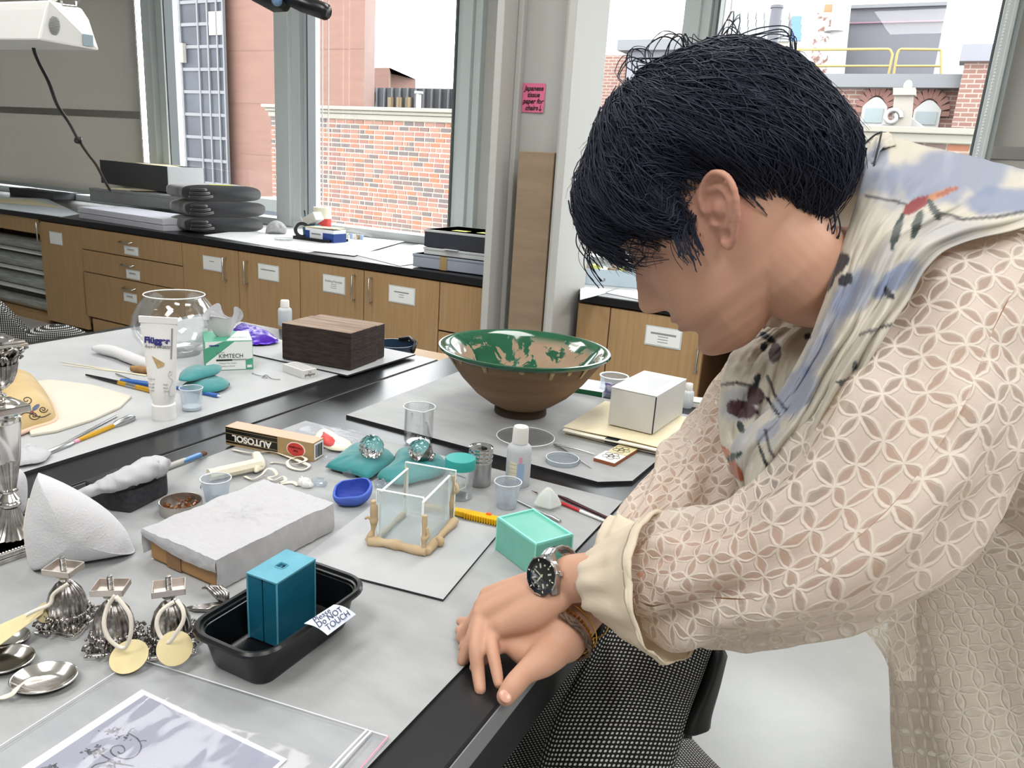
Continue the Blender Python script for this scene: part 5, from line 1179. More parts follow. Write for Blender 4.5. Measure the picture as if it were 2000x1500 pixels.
# ================================================================ farther table
# fish bowl
t=thing('glass_fishbowl','round clear glass fishbowl behind the white paint tube','glass bowl',(-1.655,1.37,ZF))
zr=.158; MB().shell([(0,.003),(.055,.003),(.078,.02),(.1,.05),(.1045,.075),(.1,.1),(.085,.132),(.072,.149),(.0725,.156),(.0745,.156),(.0745,.149),(.088,.132),(.1035,.1),(.108,.075),(.1035,.05),(.08,.018),(.057,0),(0,0)],64).build('glass',GL,t,smooth=60)
MB().tube([(.0735*math.cos(k*PI/32),.0735*math.sin(k*PI/32),.1565) for k in range(64)],.0016,8,closed=True).build('rim',MATS['acr_edge'],t,smooth=180)
# paint tube
fl=thing('filler_tube','tall white filler tube lettered Flügger standing on its cap','tube',(-1.256,1.0,ZF),math.radians(29))
mat('tube_white','#e9e8e6',.4,spec=.4); mat('navy_ink','#2a2a78',.5); mat('wood_chip','#cdb58a',.6,var=('#a58a5c',40,(1,1,1)))
MB().lathe([(.0215,0),(.0225,.002),(.0222,.03),(.0195,.032),(0,.032)],36).build('cap',MATS['tube_white'],fl,smooth=50)
Ht=.205; b=MB(); secs=[]
def tsec(z):
    t_=(z-.032)/(Ht-.032); rx=.0215+.0145*t_**.8; ry=.0215*(1-smooth01(t_)**1.1)+.0014*smooth01(t_)
    if z<.05: k=(z-.032)/.018; rx=.019+(rx-.019)*k; ry=.019+(ry-.019)*k
    return rx,ry
zs=[.032,.036,.042,.05]+[.05+(Ht-.062)*k/16 for k in range(1,17)]+[Ht-.008,Ht]
for z in zs:
    rx,ry=tsec(z); secs.append([(rx*math.cos(a_),ry*math.sin(a_)-.006*0,z) for a_ in [k*PI/20 for k in range(40)]])
loftp(secs,b); b.f.append(tuple(range(len(b.v)-40,len(b.v)))); b.mi.append(0); b.build('tube',MATS['tube_white'],fl,smooth=60)
MB().box(-.037,.037,-.0022,.0022,Ht-.012,Ht+.001).build('crimp',MATS['tube_white'],fl,bevel=.0006)
def fy(z,x=0): rx,ry=tsec(z); return -ry*math.sqrt(max(.05,1-(x/rx)**2))-.0006
def ftext(s_,z,size,m,x=0,sh=0,al='CENTER',bold=0):
    dz=.01; n_=Vector((0,-1,(fy(z+dz,x)-fy(z-dz,x))/(2*dz)*-1*-1)); n_=Vector((0,-1,(fy(z+dz)-fy(z-dz))/(2*dz)))
    return text(s_,size,MATS[m],fl,basis((x,fy(z,abs(x)*.6)-.0006,z),(1,0,0),Vector((1,0,0)).cross(-n_)*-1 if 0 else n_.cross(Vector((1,0,0))),n_),shear=sh,align=al,bold=bold)
ftext('Flügger',.160,.0165,'navy_ink',-.003,bold=.0007); ftext("Recv'd 04/2020",.148,.0078,'print_black',-.002,sh=.25)
for k,(z,s_) in enumerate(((.085,'400 ml'),(.0755,'Acrylspartel, inde'),(.069,'Sandspackel, inne'),(.0625,'Acrylspackel, innen'))): ftext(s_,z,.0054,'print_grey',-.020,al='LEFT')
b=MB(); z=.118
pts=[(-.013,z+.012),(.012,z-.001),(.010,z-.007),(-.001,z-.011)]
b.add([(x,fy(zz,abs(x))-.0008,zz) for x,zz in pts]+[(x,fy(zz,abs(x))-.0002,zz) for x,zz in pts],[(0,1,2,3),(7,6,5,4)]); b.build('wood_picture',MATS['wood_chip'],fl)
b=MB(); b.add([(x,fy(zz,abs(x))-.0006,zz) for x,zz in ((.022,.125),(.0245,.125),(.0275,.185),(.0245,.185))],[(0,1,2,3)]); b.build('grey_stripe',MATS['print_grey'],fl)
b=MB()
zq=.048; b.tube([(-.016,fy(zq,.016)-.0004,zq),(.012,fy(zq,.012)-.0004,zq),(.012,fy(zq+.011,.012)-.0004,zq+.011),(-.016,fy(zq+.011,.016)-.0004,zq+.011)],.0002,4,closed=True)
q=[(.021,.1),(.018,.094),(.02,.088),(.024,.083),(.022,.074),(.019,.066),(.018,.052),(.023,.05)]
b.tube([(x,fy(z,abs(x))-.0004,z) for x,z in spline(q,24)],.0003,4); b.tube([(.0215+.003*math.cos(t),fy(.098,.0215)-.0006,.097+.0045*math.sin(t)) for t in [k*.6 for k in range(11)]],.0003,4)
b.build('line_drawing',MATS['print_grey'],fl)
# tissue dispenser
kb=thing('wiper_box','green and white tissue wiper box lettered KIMTECH','box',P(401,725,ZF),math.radians(50))
mat('kim_green','#4f9f80',.45); mat('kim_white','#e4e8e4',.5)
kw,kd,kh=.112,.115,.074
MB().box(0,kw,0,kd,0,kh).build('carton',MATS['kim_green'],kb,bevel=.0008)
e=.0006
b=MB(); b.add([(x,-e,z) for x,z in ((.012,kh*.82),(kw*.4,kh),(0+.002,kh*.99),(.002,kh*.76))],[(0,1,2,3)]); b.add([(x,-e,z) for x,z in ((.002,.002),(kw*.84,.002),(kw*.84,kh*.36),(kw*.99,kh*.40),(kw*.99,kh*.98),(kw*.62,kh*.98),(.002,kh*.25))],[(0,1,2,3,4,5,6)]); b.build('white_panel',MATS['kim_white'],kb)
b=MB().add([(x,y,kh+e) for x,y in ((kw*.45,.002),(kw*.99,.002),(kw*.99,kd*.98),(kw*.75,kd*.98))],[(0,1,2,3)]); b.build('white_top',MATS['kim_white'],kb)
b=MB().add([(-e,y,z) for y,z in ((kd*.98,kh*.02),(kd*.5,kh*.02),(kd*.98,kh*.55))],[(0,1,2)]); b.build('white_side',MATS['kim_white'],kb)
X=Matrix.Rotation(PI/2,4,'X')
text('KIMTECH',.0148,MATS['print_black'],kb,TR((kw*.54,-e*2,kh*.49))@X,sx=.92); text('Kimwipes',.0052,MATS['print_grey'],kb,TR((kw*.32,-e*2,kh*.63))@X)
MB().box(kw*.23,kw*.56,-e*2.4,-e*1.2,kh*.33,kh*.385).build('black_bar',MATS['print_black'],kb); MB().box(kw*.56,kw*.86,-e*2.4,-e*1.2,kh*.345,kh*.385).build('grey_bar',MATS['print_grey'],kb)
text('Delicate Task Wipers',.0046,MATS['print_grey'],kb,TR((kw*.47,-e*2,kh*.25))@X); text('Essuie-tout delicats',.0042,MATS['print_grey'],kb,TR((kw*.47,-e*2,kh*.15))@X)
MB().box(kw*.1,kw*.3,-e*2,-e*.5,kh*.84,kh*.875).build('navy_mark',MATS['navy_ink'],kb)
MB().box(kw*.87,kw*.97,-e*2,-e,kh*.08,kh*.17,).build('wiper_icon',MATS['kim_white'],kb)
text('KIMTECH',.0085,MATS['kim_white'],kb,TR((-e*2,kd*.5,kh*.62))@Matrix.Rotation(-PI/2,4,'Z')@X)
text('KIMTECH',.010,MATS['kim_green'],kb,TR((kw*.72,kd*.3,kh+e*2)))
def tiss(u,v):
    a_=u*2*PI; r_=.016+.024*v**.8*(1+.25*math.sin(2*a_+1)+.12*math.sin(5*a_)); z=.07*v*(1+.2*math.sin(3*a_+2))-.015*smooth01((v-.8)/.2)*(1+math.sin(2*a_))
    return Vector((kw*.42+r_*math.cos(a_)*.95+.006*v*math.sin(4*a_)*v,kd*.5+r_*math.sin(a_)*.6,kh+z+.0015*fbm(u*20,v*9,1)))
MB().grid(tiss,64,20,cu=True).build('tissue',MATS['tissue_paper'],kb,smooth=180)
# weights, pouch, fittings
def weight2(label,pxs,z,up,seed):
    return weight(label,pxs,z,up,seed=seed,amp=.002)[0]
weight2('lower teal cloth weight before the wiper box',[(355,755),(380,745),(420,738),(447,748),(440,758),(410,766),(375,762)],ZF,.016,3)
weight2('upper teal cloth weight stacked before the wiper box',[(350,742),(356,726),(380,718),(410,720),(432,716),(428,727),(395,738),(370,744)],ZF+.02,.014,5)
mat('purple_foil','#4a1fa8',.25,metal=.3,bump=(60,.6,(1,1,1)))
o=puff(outl([(455,646),(470,634),(483,640),(500,642),(520,650),(544,666),(520,672),(490,672),(468,662),(458,655)],ZF+.006),(0,0,1),.02,.005,8,2,.007,45).build('foil_pouch',MATS['purple_foil'],None,smooth=180); tag(o,'crumpled shiny purple foil pouch behind the wiper box','pouch')
# wood block on board
c,a,w,d=rect4([(511,692),(680,737),(795,692),(640,655)],.77)
b=rbox(w,d,0,.004); b.mi=[1,0,1,1,1,1]; o=b.build('backing_board',[MATS['mat_light'],MATS['board_edge']],None,loc=(c.x,c.y,ZF),rot=a); tag(o,'grey board under the dark old wood block','board')
c,a,w,d=rect4([(556,630),(684,652),(752,630),(626,610)],.868)
wk=thing('wood_block','heavy dark weathered wood block on the far table','wood block',(c.x,c.y,ZF+.004),a)
mat('old_wood_top','#a3907f',.75,var=('#6e5848',7,(1,18,1)),bump=(30,.5,(1,14,1))); mat('old_wood_side','#1f1713',.8,var=('#3a2c24',8,(3,3,14)),bump=(40,.8,(1,1,6)))
hW=.868-ZF-.004
x0=-d/2; ws=[d*.74,d*.26]
for k,wk_ in enumerate(ws):
    b=MB().box(-w/2,w/2-.004*k,x0,x0+wk_-.0008,.001,hW-.003*k); b.mi=[1,0,1,1,1,1]; b.build('plank',[MATS['old_wood_top'],MATS['old_wood_side']],wk,bevel=.0025); x0+=wk_
sb=thing('glove_carton','small white carton with upside down lettering by the wood block','box',P(592,740,ZF),math.radians(77)); 
MB().box(0,.04,0,.085,0,.02).build('carton',MATS['carton_white'],sb,bevel=.0008)
text('mullipul',.0095,MATS['print_black'],sb,TR((.02,-.0006,.0065))@X@Matrix.Rotation(PI,4,'Z')); text('90 g',.005,MATS['print_grey'],sb,TR((.02,-.0006,.014))@X@Matrix.Rotation(PI,4,'Z'))
b=MB()
for k in range(9): b.box(.004,.036,.008+k*.008,.0095+k*.008,.02,.0205)
b.build('print_line',MATS['print_grey'],sb)['kind']='stuff'
mat('wire','#9a9a98',.3,metal=1)
o=MB().tube([Vector(p) for p in spline([tuple(P(x,y,ZF+.002)) for x,y in ((492,729),(505,733),(516,735),(522,738),(512,737),(520,732),(530,739),(547,741))],40)],.0009,6).build('wire_hook',MATS['wire'],None,smooth=180); tag(o,'thin twisted wire hook lying on the pale mat','wire')
# linen roll, sticks, brushes, spatulas
c=P(240,700,ZF); t=thing('cloth_roll','rolled white cotton cloth lying before the glass fishbowl','cloth',(c.x,c.y,ZF))
q=[P(183,680,ZF+.014),P(220,686,ZF+.016),P(262,702,ZF+.014),P(300,716,ZF+.014)]; MB().tube([Vector(p) for p in spline([tuple(x) for x in q],24)],[.008+.008*smooth01(i/5)+.0012*fbm(i*.6,2) for i in range(24)],14,flat=.85).build('cloth',MATS['fleece'],t,world=True,smooth=180)
stick('bamboo_stick','thin bamboo stick pointing left of the paint tube','stick',P(118,706,ZF+.002),P(285,734,ZF+.002),[('shaft','folder_cream',[(0,.0008),(1,.0014)])],'two thin bamboo sticks')
stick('bamboo_stick','second thin bamboo stick lying just below the first','stick',P(122,712,ZF+.002),P(290,733,ZF+.002),[('shaft','folder_cream',[(0,.0008),(1,.0014)])],'two thin bamboo sticks')
mat('cork','#a8845a',.8,var=('#8a6a44',30,(1,1,1))); mat('handle_black','#18181a',.35); mat('band_yellow','#d0a030',.3,metal=.5); mat('handle_blue','#2f5fa8',.35)
stick('cork_handle_tool','tool with rounded cork handle partly behind the paint tube','tool',P(256,719,ZF+.009),P(300,726,ZF+.009),[('handle','cork',[(0,.005),(.05,.0075),(.12,.006),(.2,.009),(.6,.0095),(.95,.006)])])
stick('flat_brush','black handled brush with gold ferrule and pointed end','brush',P(168,732,ZF+.004),P(300,764,ZF+.005),[('handle','handle_black',[(0,.0022),(.3,.0042),(.5,.005)]),('ferrule','band_yellow',[(.5,.0052),(.62,.0055)]),('collar','steel_tool',[(.62,.0055),(.76,.006)]),('grip','band_yellow',[(.76,.0058),(1,.006)])])
stick('blue_brush','blue handled brush beneath the black one','brush',P(236,743,ZF+.008),P(300,752,ZF+.008),[('handle','handle_blue',[(0,.004),(.2,.0065),(1,.007)])])
stick('blue_pencil','blue handled tool running behind the milky cup','tool',P(345,757,ZF+.004),P(430,774,ZF+.004),[('handle','handle_blue',[(0,.004),(.8,.005),(.95,.0055)]),('tip','cap_milk',[(.95,.0035),(1,.001)])])
stick('metal_pick','bent steel pick beside the cork handled tool','tool',P(226,730,ZF+.003),P(258,742,ZF+.004),[('shaft','steel_tool',[(0,.0016),(1,.0016)])])
p0,p1=P(85,888,ZF+.003),P(262,815,ZF+.004)
stick('palette_knife','steel palette knife with yellow taped handle on the pale mat','knife',p0,p1,[('blade','steel_tool',[(0,.002),(.05,.005),(.25,.0055),(.3,.003)]),('band','label_pink',[(.3,.0036),(.35,.0038)]),('handle','band_yellow',[(.35,.0036),(.5,.005),(.74,.0045)]),('tip_blade','steel_tool',[(.74,.004),(.8,.008),(.95,.009),(1,.004)])])
stick('scalpel','slim steel scalpel next to the yellow palette knife','scalpel',P(108,876,ZF+.002),P(228,812,ZF+.003),[('blade','steel_tool',[(0,.0006),(.2,.002)]),('handle','steel_tool',[(.2,.0024),(1,.002)])])
# ceramic pieces
mat('bisque','#ccc7ba',.6,var=('#c6bfb0',5,(1,1,1))); 
out=[P(*p,ZF+.004) for p in ((75,745),(100,742),(180,752),(257,774),(235,795),(180,820),(110,842),(60,850),(40,800))]
b=MB(); q=[(p.x,p.y) for p in out]; b.prism(q,ZF,ZF+.006); o=b.build('ceramic_shard',MATS['bisque'],None,bevel=.002); tag(o,'broad plain cream ceramic shard at the left of the far table','ceramic')
mat('painted_clay','#c2ab7c',.5,var=('#b59a68',12,(1,1,1))); mat('slip_blue','#3b4a6a',.5); mat('slip_red','#7a2f2a',.5); mat('slip_line','#3a2f2a',.5)
c=P(20,815,ZF); t=thing('painted_ceramic','painted ceramic relief piece with floral scrolls behind the candlestick','ceramic',(c.x-.02,c.y,ZF))
q=outl([(-40,860),(10,856),(60,838),(106,822),(104,800),(88,772),(62,745),(0,730),(-50,745)],ZF+.006,60)
puff(q,(0,0,1),.055,.005,12,1.6,.003,20).build('body',MATS['painted_clay'],t,world=True,smooth=60)
MB().tube(q,.0045,10,closed=True).build('clay_edge',mat('bisque_pink','#d8b8a0',.7),t,world=True,smooth=180)
from mathutils.bvhtree import BVHTree
pb=puff(q,(0,0,1),.055,.005,12,1.6,.003,20); bt=BVHTree.FromPolygons([tuple(v) for v in pb.v],pb.f)
def onpuff(px,py,o=.0006):
    h=bt.ray_cast(CP,ray(px,py).normalized()); return (h[0]+h[1]*(o if h[1].dot(CP-h[0])>0 else -o)) if h[0] else P(px,py,ZF+.02)
b=MB()
for cx_,cy_,r_,sg in ((12,800,15,1),(52,782,13,-1),(-2,832,13,1),(66,812,12,1),(-5,770,12,-1),(30,838,10,-1),(84,800,9,1)):
    b.tube([onpuff(cx_+sg*r_*(1-k/24)*math.cos(k*.45),cy_+r_*.75*(1-k/24)*math.sin(k*.45)) for k in range(22)],.0009,5)
b.tube([onpuff(x,y) for x,y in spline([(-30,815),(0,812),(25,822),(50,806),(80,815),(98,808)],30)],.001,5)
b.build('scroll_line',MATS['slip_line'],t,world=True)
for cx_,cy_,a_,m in ((6,788,.6,'slip_blue'),(20,812,-.5,'slip_blue'),(40,796,.9,'slip_blue'),(2,846,.2,'slip_blue'),(70,796,-.7,'slip_blue'),(8,826,0,'slip_red'),(38,826,0,'slip_red'),(62,806,0,'slip_red')):
    o2=[onpuff(cx_+(9 if m=='slip_blue' else 4)*math.cos(k*.524)*math.cos(a_)-4*math.sin(k*.524)*math.sin(a_),cy_+(9 if m=='slip_blue' else 4)*math.cos(k*.524)*math.sin(a_)+4*math.sin(k*.524)*math.cos(a_),.0007) for k in range(12)]
    b=MB(); b.add(o2,[tuple(range(12))]); b.build('painted_leaf' if m=='slip_blue' else 'painted_berry',MATS[m],t,world=True)
o=puff(outl([(-20,900),(10,868),(30,884),(66,872),(78,884),(100,884),(85,900),(60,906),(20,910)],ZF+.006),(0,0,1),.014,.005,6,2,.006,45).build('tissue_wad',MATS['tissue_paper'],None,smooth=180); tag(o,'crumpled white tissue wad behind the candlestick stem','tissue')
# blue head band visor and drawer seat behind the wood block
c=P(768,662,.60); t=thing('head_visor','dark blue round head visor on a stool behind the far table','visor',(-1.36,1.93,.70))
r=.062; b=MB().shell([(r,.0),(r*1.03,.045),(r*.99,.045),(r*.95,.0),(r,0)],48); b.build('band',mat('visor_blue','#22384f',.3),t,smooth=50)
b=MB().lathe([(0,0),(.014,0),(.014,.008),(.006,.01),(0,.01)],20,TR((.035,-.055,.022))@Matrix.Rotation(PI/2,4,'X')); b.build('knob',MATS['chrome_brushed'],t,smooth=50)
b=MB().tube([(-.02,.06,.045),(.02,.055,.055),(.06,.03,.05),(.07,-.0,.03)],.007,8); b.build('strap',MATS['handle_black'],t,smooth=180)
t=thing('stool','low oak topped stool carrying the blue visor','stool',(-1.31,1.96,0)); MB().box(-.13,.13,-.12,.12,.67,.7).build('seat',MATS['oak'],t,bevel=.004)
for sx in (-1,1):
    for sy in (-1,1): MB().tube([(sx*.1,sy*.09,.67),(sx*.12,sy*.11,0)],.014,10).build('leg',MATS['oak'],t,smooth=50)
# ================================================================ window counter clutter
T3=T2+.0005
mat('box_dark','#4b4d51',.6); mat('box_grey','#8b8d8e',.6); mat('box_lid','#c6cacb',.55); mat('box_blue','#9ea6b4',.6); mat('paper_pile','#dcdce8',.7); mat('box_navy','#34363f',.6)
mat('cloth_black','#1a1b1f',.85,bump=(300,.3,(1,1,1)),sheen=.6,var=('#242529',8,(1,1,1))); mat('hi_yellow','#d6d812',.7)
def wbox(name,label,cat,p,q,dep,z0,h,m,parts=None,bev=.003):
    """front edge p->q on the counter plane, depth into the window"""
    d=q-p; a=math.atan2(d.y,d.x); t=thing(name,label,cat,(p.x,p.y,z0),a); return t,math.hypot(d.x,d.y)
# white stacked sheets (two blocks)
p,q=P(155,425,T3),P(372,460,T3)
zs_=T3
for k,(h,lb) in enumerate(((.034,'lower pile of white board under the grey boxes'),(.036,'upper pile of white board under the grey boxes'))):
    t,L=wbox('board_pile',lb,'paper',p,q,.4,zs_+.001,h,None)
    n=5
    for j in range(n): 
        o=(j*.37%1-.5)*.008-(.006 if k else 0); MB().box(o,L*.78+o*.4,-.0+o*.3,.33,j*h/n,(j+.86)*h/n).build('board_sheet',MATS['paper_pile'],t)
    zs_+=h+.003
zt=zs_+.002
p,q=P(176,392,zt),P(380,415,zt)
t,L=wbox('flat_box','wide flat grey archive box on the white board pile','box',p,q,.45,zt,.055,None)
hF=HZ(176,366,p.x,p.y)-zt
MB().box(0,L+.04,0,.36,0,hF-.006).build('base',MATS['box_grey'],t,bevel=.003); MB().box(-.003,L+.043,-.003,.363,hF-.02,hF).build('lid',MATS['box_grey'],t,bevel=.003)
z2=zt+hF+.004
b=[]
for k,(dx,rot_) in enumerate(((.05,.04),(.12,-.05),(.2,.1))):
    o=MB().box(0,.26,0,.2,0,.0025).build('loose_folder',MATS['folder_cream'],None,loc=(p.x+dx*.9+.03,p.y+.02+dx*.1,zt+hF+.001+k*.003),rot=math.radians(-2)+rot_*.6); tag(o,['bottom cream folder between the grey boxes','middle cream folder between the grey boxes','top cream folder between the grey boxes'][k],'folder',None)
z2=zt+hF+.0105
p,q=P(199,357,z2),P(330,376,z2)
t,L=wbox('tray_box','open dark grey archive tray box topmost on the stack','box',p,q,.3,z2,.1,None)
hB=HZ(199,312,p.x,p.y)-z2; D_=.27; th=.004
MB().box(0,L,0,D_,0,.004).build('base',MATS['box_dark'],t)
MB().box(0,L,-th,0,0,hB).build('front_wall',MATS['box_dark'],t,bevel=.001)
MB().box(L,L+th,-th,D_,0,hB).build('side_wall',MATS['box_lid'],t,bevel=.001); MB().box(-th,0,-th,D_,0,hB).build('side_wall',MATS['box_lid'],t,bevel=.001); MB().box(0,L,D_,D_+th,0,hB).build('back_wall',MATS['box_dark'],t,bevel=.001)
MB().grid(lambda u,v:Vector((u*L*.85+.02,v*.3+.04,hB-.02+.02*u*(1-u)*4)),8,4).build('folder_inside',MATS['folder_cream'],t,solid=.002)
b=MB()
for k in range(14): b.box(L+th,L+th+.0006,-.002,.004,.006+k*hB/15,.009+k*hB/15)
b.build('corner_stitch',MATS['box_grey'],t)['kind']='stuff'
# lidded box right of the cloths
p,q=P(500,424,T3),P(552,432,T3); t=thing('lidded_box','pale grey lidded box behind the black cloths','box',(p.x-.25,p.y+.12,T3),WA)
hh_=HZ(545,390,p.x+.05,p.y+.12)-T3; MB().box(0,.42,0,.3,0,hh_*.75).build('base',MATS['box_blue'],t,bevel=.003); MB().box(-.004,.424,-.004,.304,hh_*.35,hh_).build('lid',MATS['box_lid'],t,bevel=.003)
MB().box(.08,.3,.02,.2,hh_+.0005,hh_+.003).build('paper',MATS['folder_cream'],t)
# black folded cloths
p0,p1=P(376,455,T3),P(512,452,T3); a=math.atan2((p1-p0).y,(p1-p0).x); Lc=(p1-p0).length
zc=T3
tops=[HZ(440,y,*( (p0+p1)/2)[:2])-T3 for y in (424,393,362)]; prev=0
for k,hk in enumerate(tops):
    h=hk-prev-.001; t=thing('folded_cloth',['black folded cloth at the bottom of its pile','black folded cloth in the middle of its pile','black folded cloth on top with a yellow tag'][k],'cloth',(p0.x,p0.y-.03,T3+prev+.0008),a-.12,'black folded cloths on the counter')
    def fc(u,v,h=h,k=k):
        a_=u*2*PI; x=Lc*.5+Lc*.52*math.copysign(abs(math.cos(a_))**.5,math.cos(a_)) ; z=h/2+h*.5*math.copysign(abs(math.sin(a_))**.6,math.sin(a_))
        y=.02+v*.26; n_=fbm(x*14,y*14,z*10+k*5)*.006; return Vector((x+n_+(.012*math.sin(k*2)),y,max(0,min(h,z*(1-.0*v)+n_*.3))))
    b=MB().grid(fc,48,14,cu=True); n_=15
    for e_ in (0,14): 
        idx=[i*n_+e_ for i in range(48)]; c_=sum((b.v[i] for i in idx),Vector())/48; b.v.append(c_+Vector((0,-.012 if e_==0 else .012,0))); b.uv.append((0,0)); m_=len(b.v)-1
        for i in range(48): f=(idx[i],idx[(i+1)%48],m_); b.f.append(f if e_ else f[::-1]); b.mi.append(0)
    b.build('fold',MATS['cloth_black'],t,smooth=180)
    b=MB()
    for j in range(3): b.tube([(Lc*.03+j*.006,.0+.003*j,h*(.25+.22*j)),(Lc*.2,-.008,h*(.2+.25*j)),(Lc*.33-.02*j,.004,h*(.3+.2*j))],.008,8)
    b.build('ragged_edge',MATS['cloth_black'],t,smooth=180)
    if k==2: MB().box(Lc*.32,Lc*.62,.03,.075,h-.001,h+.002).build('yellow_tag',MATS['hi_yellow'],t)
    prev=hk
# tins, tray and gloves
c=P(610,462,T3); t=thing('red_label_tin','cream tin with red band beside the middle mullion','tin',(c.x,c.y+.1,T3)); h=HZ(610,404,c.x,c.y+.1)-T3; r=.057
MB().lathe([(r,0),(r,h*.9),(0,h*.9)],28).build('body',MATS['label_cream'],t,smooth=50); MB().lathe([(r*1.01,h*.3),(r*1.01,h*.62),(0,h*.62)],28).build('red_band',MATS['red_oval'],t,smooth=50); MB().lathe([(r*1.03,h*.9),(r*1.03,h),(0,h)],28).build('lid',MATS['label_cream'],t,smooth=50)
p0,p1=P(574,467,T3),P(660,474,T3)
t=thing('black_tray','shallow black tray holding the glove box and tapes','tray',(p0.x,p0.y,T3),-.05); Lt=(p1-p0).length
MB().box(0,Lt,0,.17,0,.004).box(0,Lt,-.004,0,0,.022).box(0,Lt,.17,.174,0,.022).box(-.004,0,-.004,.174,0,.022).box(Lt,Lt+.004,-.004,.174,0,.022).build('tray',MATS['tray_black'],t)
t=thing('glove_box','white and blue glove box standing in the black tray','box',(p0.x+.075,p0.y+.02,T3+.0045),-.05); w_=.235; hg=.075
MB().box(0,w_,0,.11,0,hg).build('carton',MATS['paper_white'],t,bevel=.001); MB().box(w_*.62,w_+.001,-.001,.111,0,hg*.72).build('blue_panel',mat('glove_blue','#2d4a94',.5),t); MB().box(-.001,w_*.16,-.001,.02,0,hg*.8).build('blue_panel',MATS['glove_blue'],t)
text('gloves',.024,MATS['print_grey'],t,TR((w_*.4,-.0012,hg*.55))@X) if 0 else MB().box(w_*.22,w_*.55,-.0014,-.0004,hg*.5,hg*.62).build('print_line',MATS['print_grey'],t)
MB().box(.0,w_,.0,.1,hg+.0005,hg+.006,Matrix.Rotation(-.03,4,'Y')).build('top_leaflet',MATS['folder_cream'],t)
t=thing('tape_roll','black tape roll leaning on the left end of the glove box','tape',(p0.x+.02,p0.y+.05,T3+.0045)); r=.05
MB().shell([(r,0),(r,.022),(r*.62,.022),(r*.62,0),(r,0)],32,TR((0,0,r))@Matrix.Rotation(.9,4,'Z')@Matrix.Rotation(PI/2-.2,4,'X')).build('roll',MATS['handle_black'],t,smooth=40)
t=thing('tool_cup','teal cup of brushes left of the glove box','cup',(p0.x-.005,p0.y+.14,T3)); MB().shell([(0,.003),(.03,.003),(.034,.07),(.037,.07),(.033,0),(0,0)],24).build('cup',mat('cup_teal','#3f7480',.4),t,smooth=50)
for k in range(5): MB().tube([(.01*math.cos(k*1.3),.01*math.sin(k*1.3),.01),(.03*math.cos(k*1.3)-.02,.03*math.sin(k*1.3),.13+.02*(k%3))],.004,6).build('brush_handle',MATS[('cup_teal','steel_tool','tray_black','cap_white','cup_teal')[k]],t)
t=thing('tape_dispenser','white tape box tilted above the glove box','box',(p0.x+.03,p0.y+.12,T3+.07)); t.location.z=T3+.0045
MB().box(-.03,.07,-.02,.06,.0,.055,TR((0,0,.085))@Matrix.Rotation(-.5,4,'Y')).build('carton',MATS['carton_white'],t,bevel=.002); MB().box(-.01,.04,-.01,.05,0,.085).build('stand',MATS['cup_teal'],t)
t,_=vbag('clear crumpled plastic bag of vials beside the glove box',[(660,472),(664,456),(684,449),(712,455),(728,462),(722,474),(690,478)],P(692,474,T3)+Vector((0,.06,0)),.07,'plastic_bag',.012,POLY,T3)
t=thing('vial_bundle','cluster of small capped vials inside the plastic bag','vials',P(690,468,T3)); rg=random.Random(3)
for k in range(5):
    MB().lathe([(.012,0),(.012,.035),(0,.035)],14,TR((k*.028-.05,rg.uniform(-.01,.02),0.0))).build('vial',MATS[('label_cream','label_blue','cap_white','wood_chip','label_blue')[k]],t,smooth=50)
t,_=vbag('crumpled white tissue wad right of the black cloths',[(518,456),(522,440),(536,431),(550,434),(560,446),(556,458),(535,462)],P(540,458,T3)+Vector((0,.07,0)),.07,'tissue_wad',.02,MATS['tissue_paper'],T3)
c=P(553,470,T3); t=thing('glass_dish','small glass dish on the counter before the glove box','dish',(c.x,c.y,T3+.003)); MB().shell([(0,.001),(.05,.001),(.052,.012),(.055,.012),(.053,0),(0,0)],32).build('glass',GL,t,smooth=50); MB().tube([(.053*math.cos(k*PI/16),.053*math.sin(k*PI/16),.012) for k in range(32)],.002,6,closed=True).build('rim',MATS['acr_edge'],t,smooth=180)
# sheets lying on the worktop
mat('sheet_white','#e8eaea',.55); mat('sheet_bluegrey','#c9d2d8',.5)
for k,(pts,m,lb,zz) in enumerate((([(0,408),(120,424),(155,418),(90,388),(-40,385)],'sheet_bluegrey','blue grey board on the counter at the far left',0),
  ([(398,460),(600,494),(745,470),(560,440)],'sheet_white','large white sheet on the counter before the black cloths',0),
  ([(582,487),(692,500),(790,472),(690,462)],'sheet_white','white sheet on the counter below the glove box',.003),
  ([(690,497),(781,520),(935,500),(820,478)],'sheet_white','white sheet on the counter nearest the archive boxes',.0),
  ([(1133,586),(1180,574),(1250,548),(1133,548)],'sheet_white','white board on the counter right of the column',0),
  ([(1182,572),(1250,586),(1330,570),(1260,545)],'sheet_white','white sheet on the counter by the man\'s nose',0),
  ([(0,396),(122,406),(60,390),(0,388)],'folder_cream','cream folder lying on the far left counter',.004))):
    q=[P(*p,T3+zz) for p in pts]; o=MB().prism([(p.x,p.y) for p in q],T3+zz,T3+zz+.0025).build('board_sheet',MATS[m],None); tag(o,lb,'sheet')
t=thing('gray_case','flat dark grey case at the far left end of the counter','case',P(60,388,T3),WA); MB().box(-.5,.16,.1,.45,0,.05).build('base',MATS['box_dark'],t,bevel=.003); MB().box(-.503,.163,.097,.453,.05,.062).build('lid',MATS['box_dark'],t,bevel=.003)
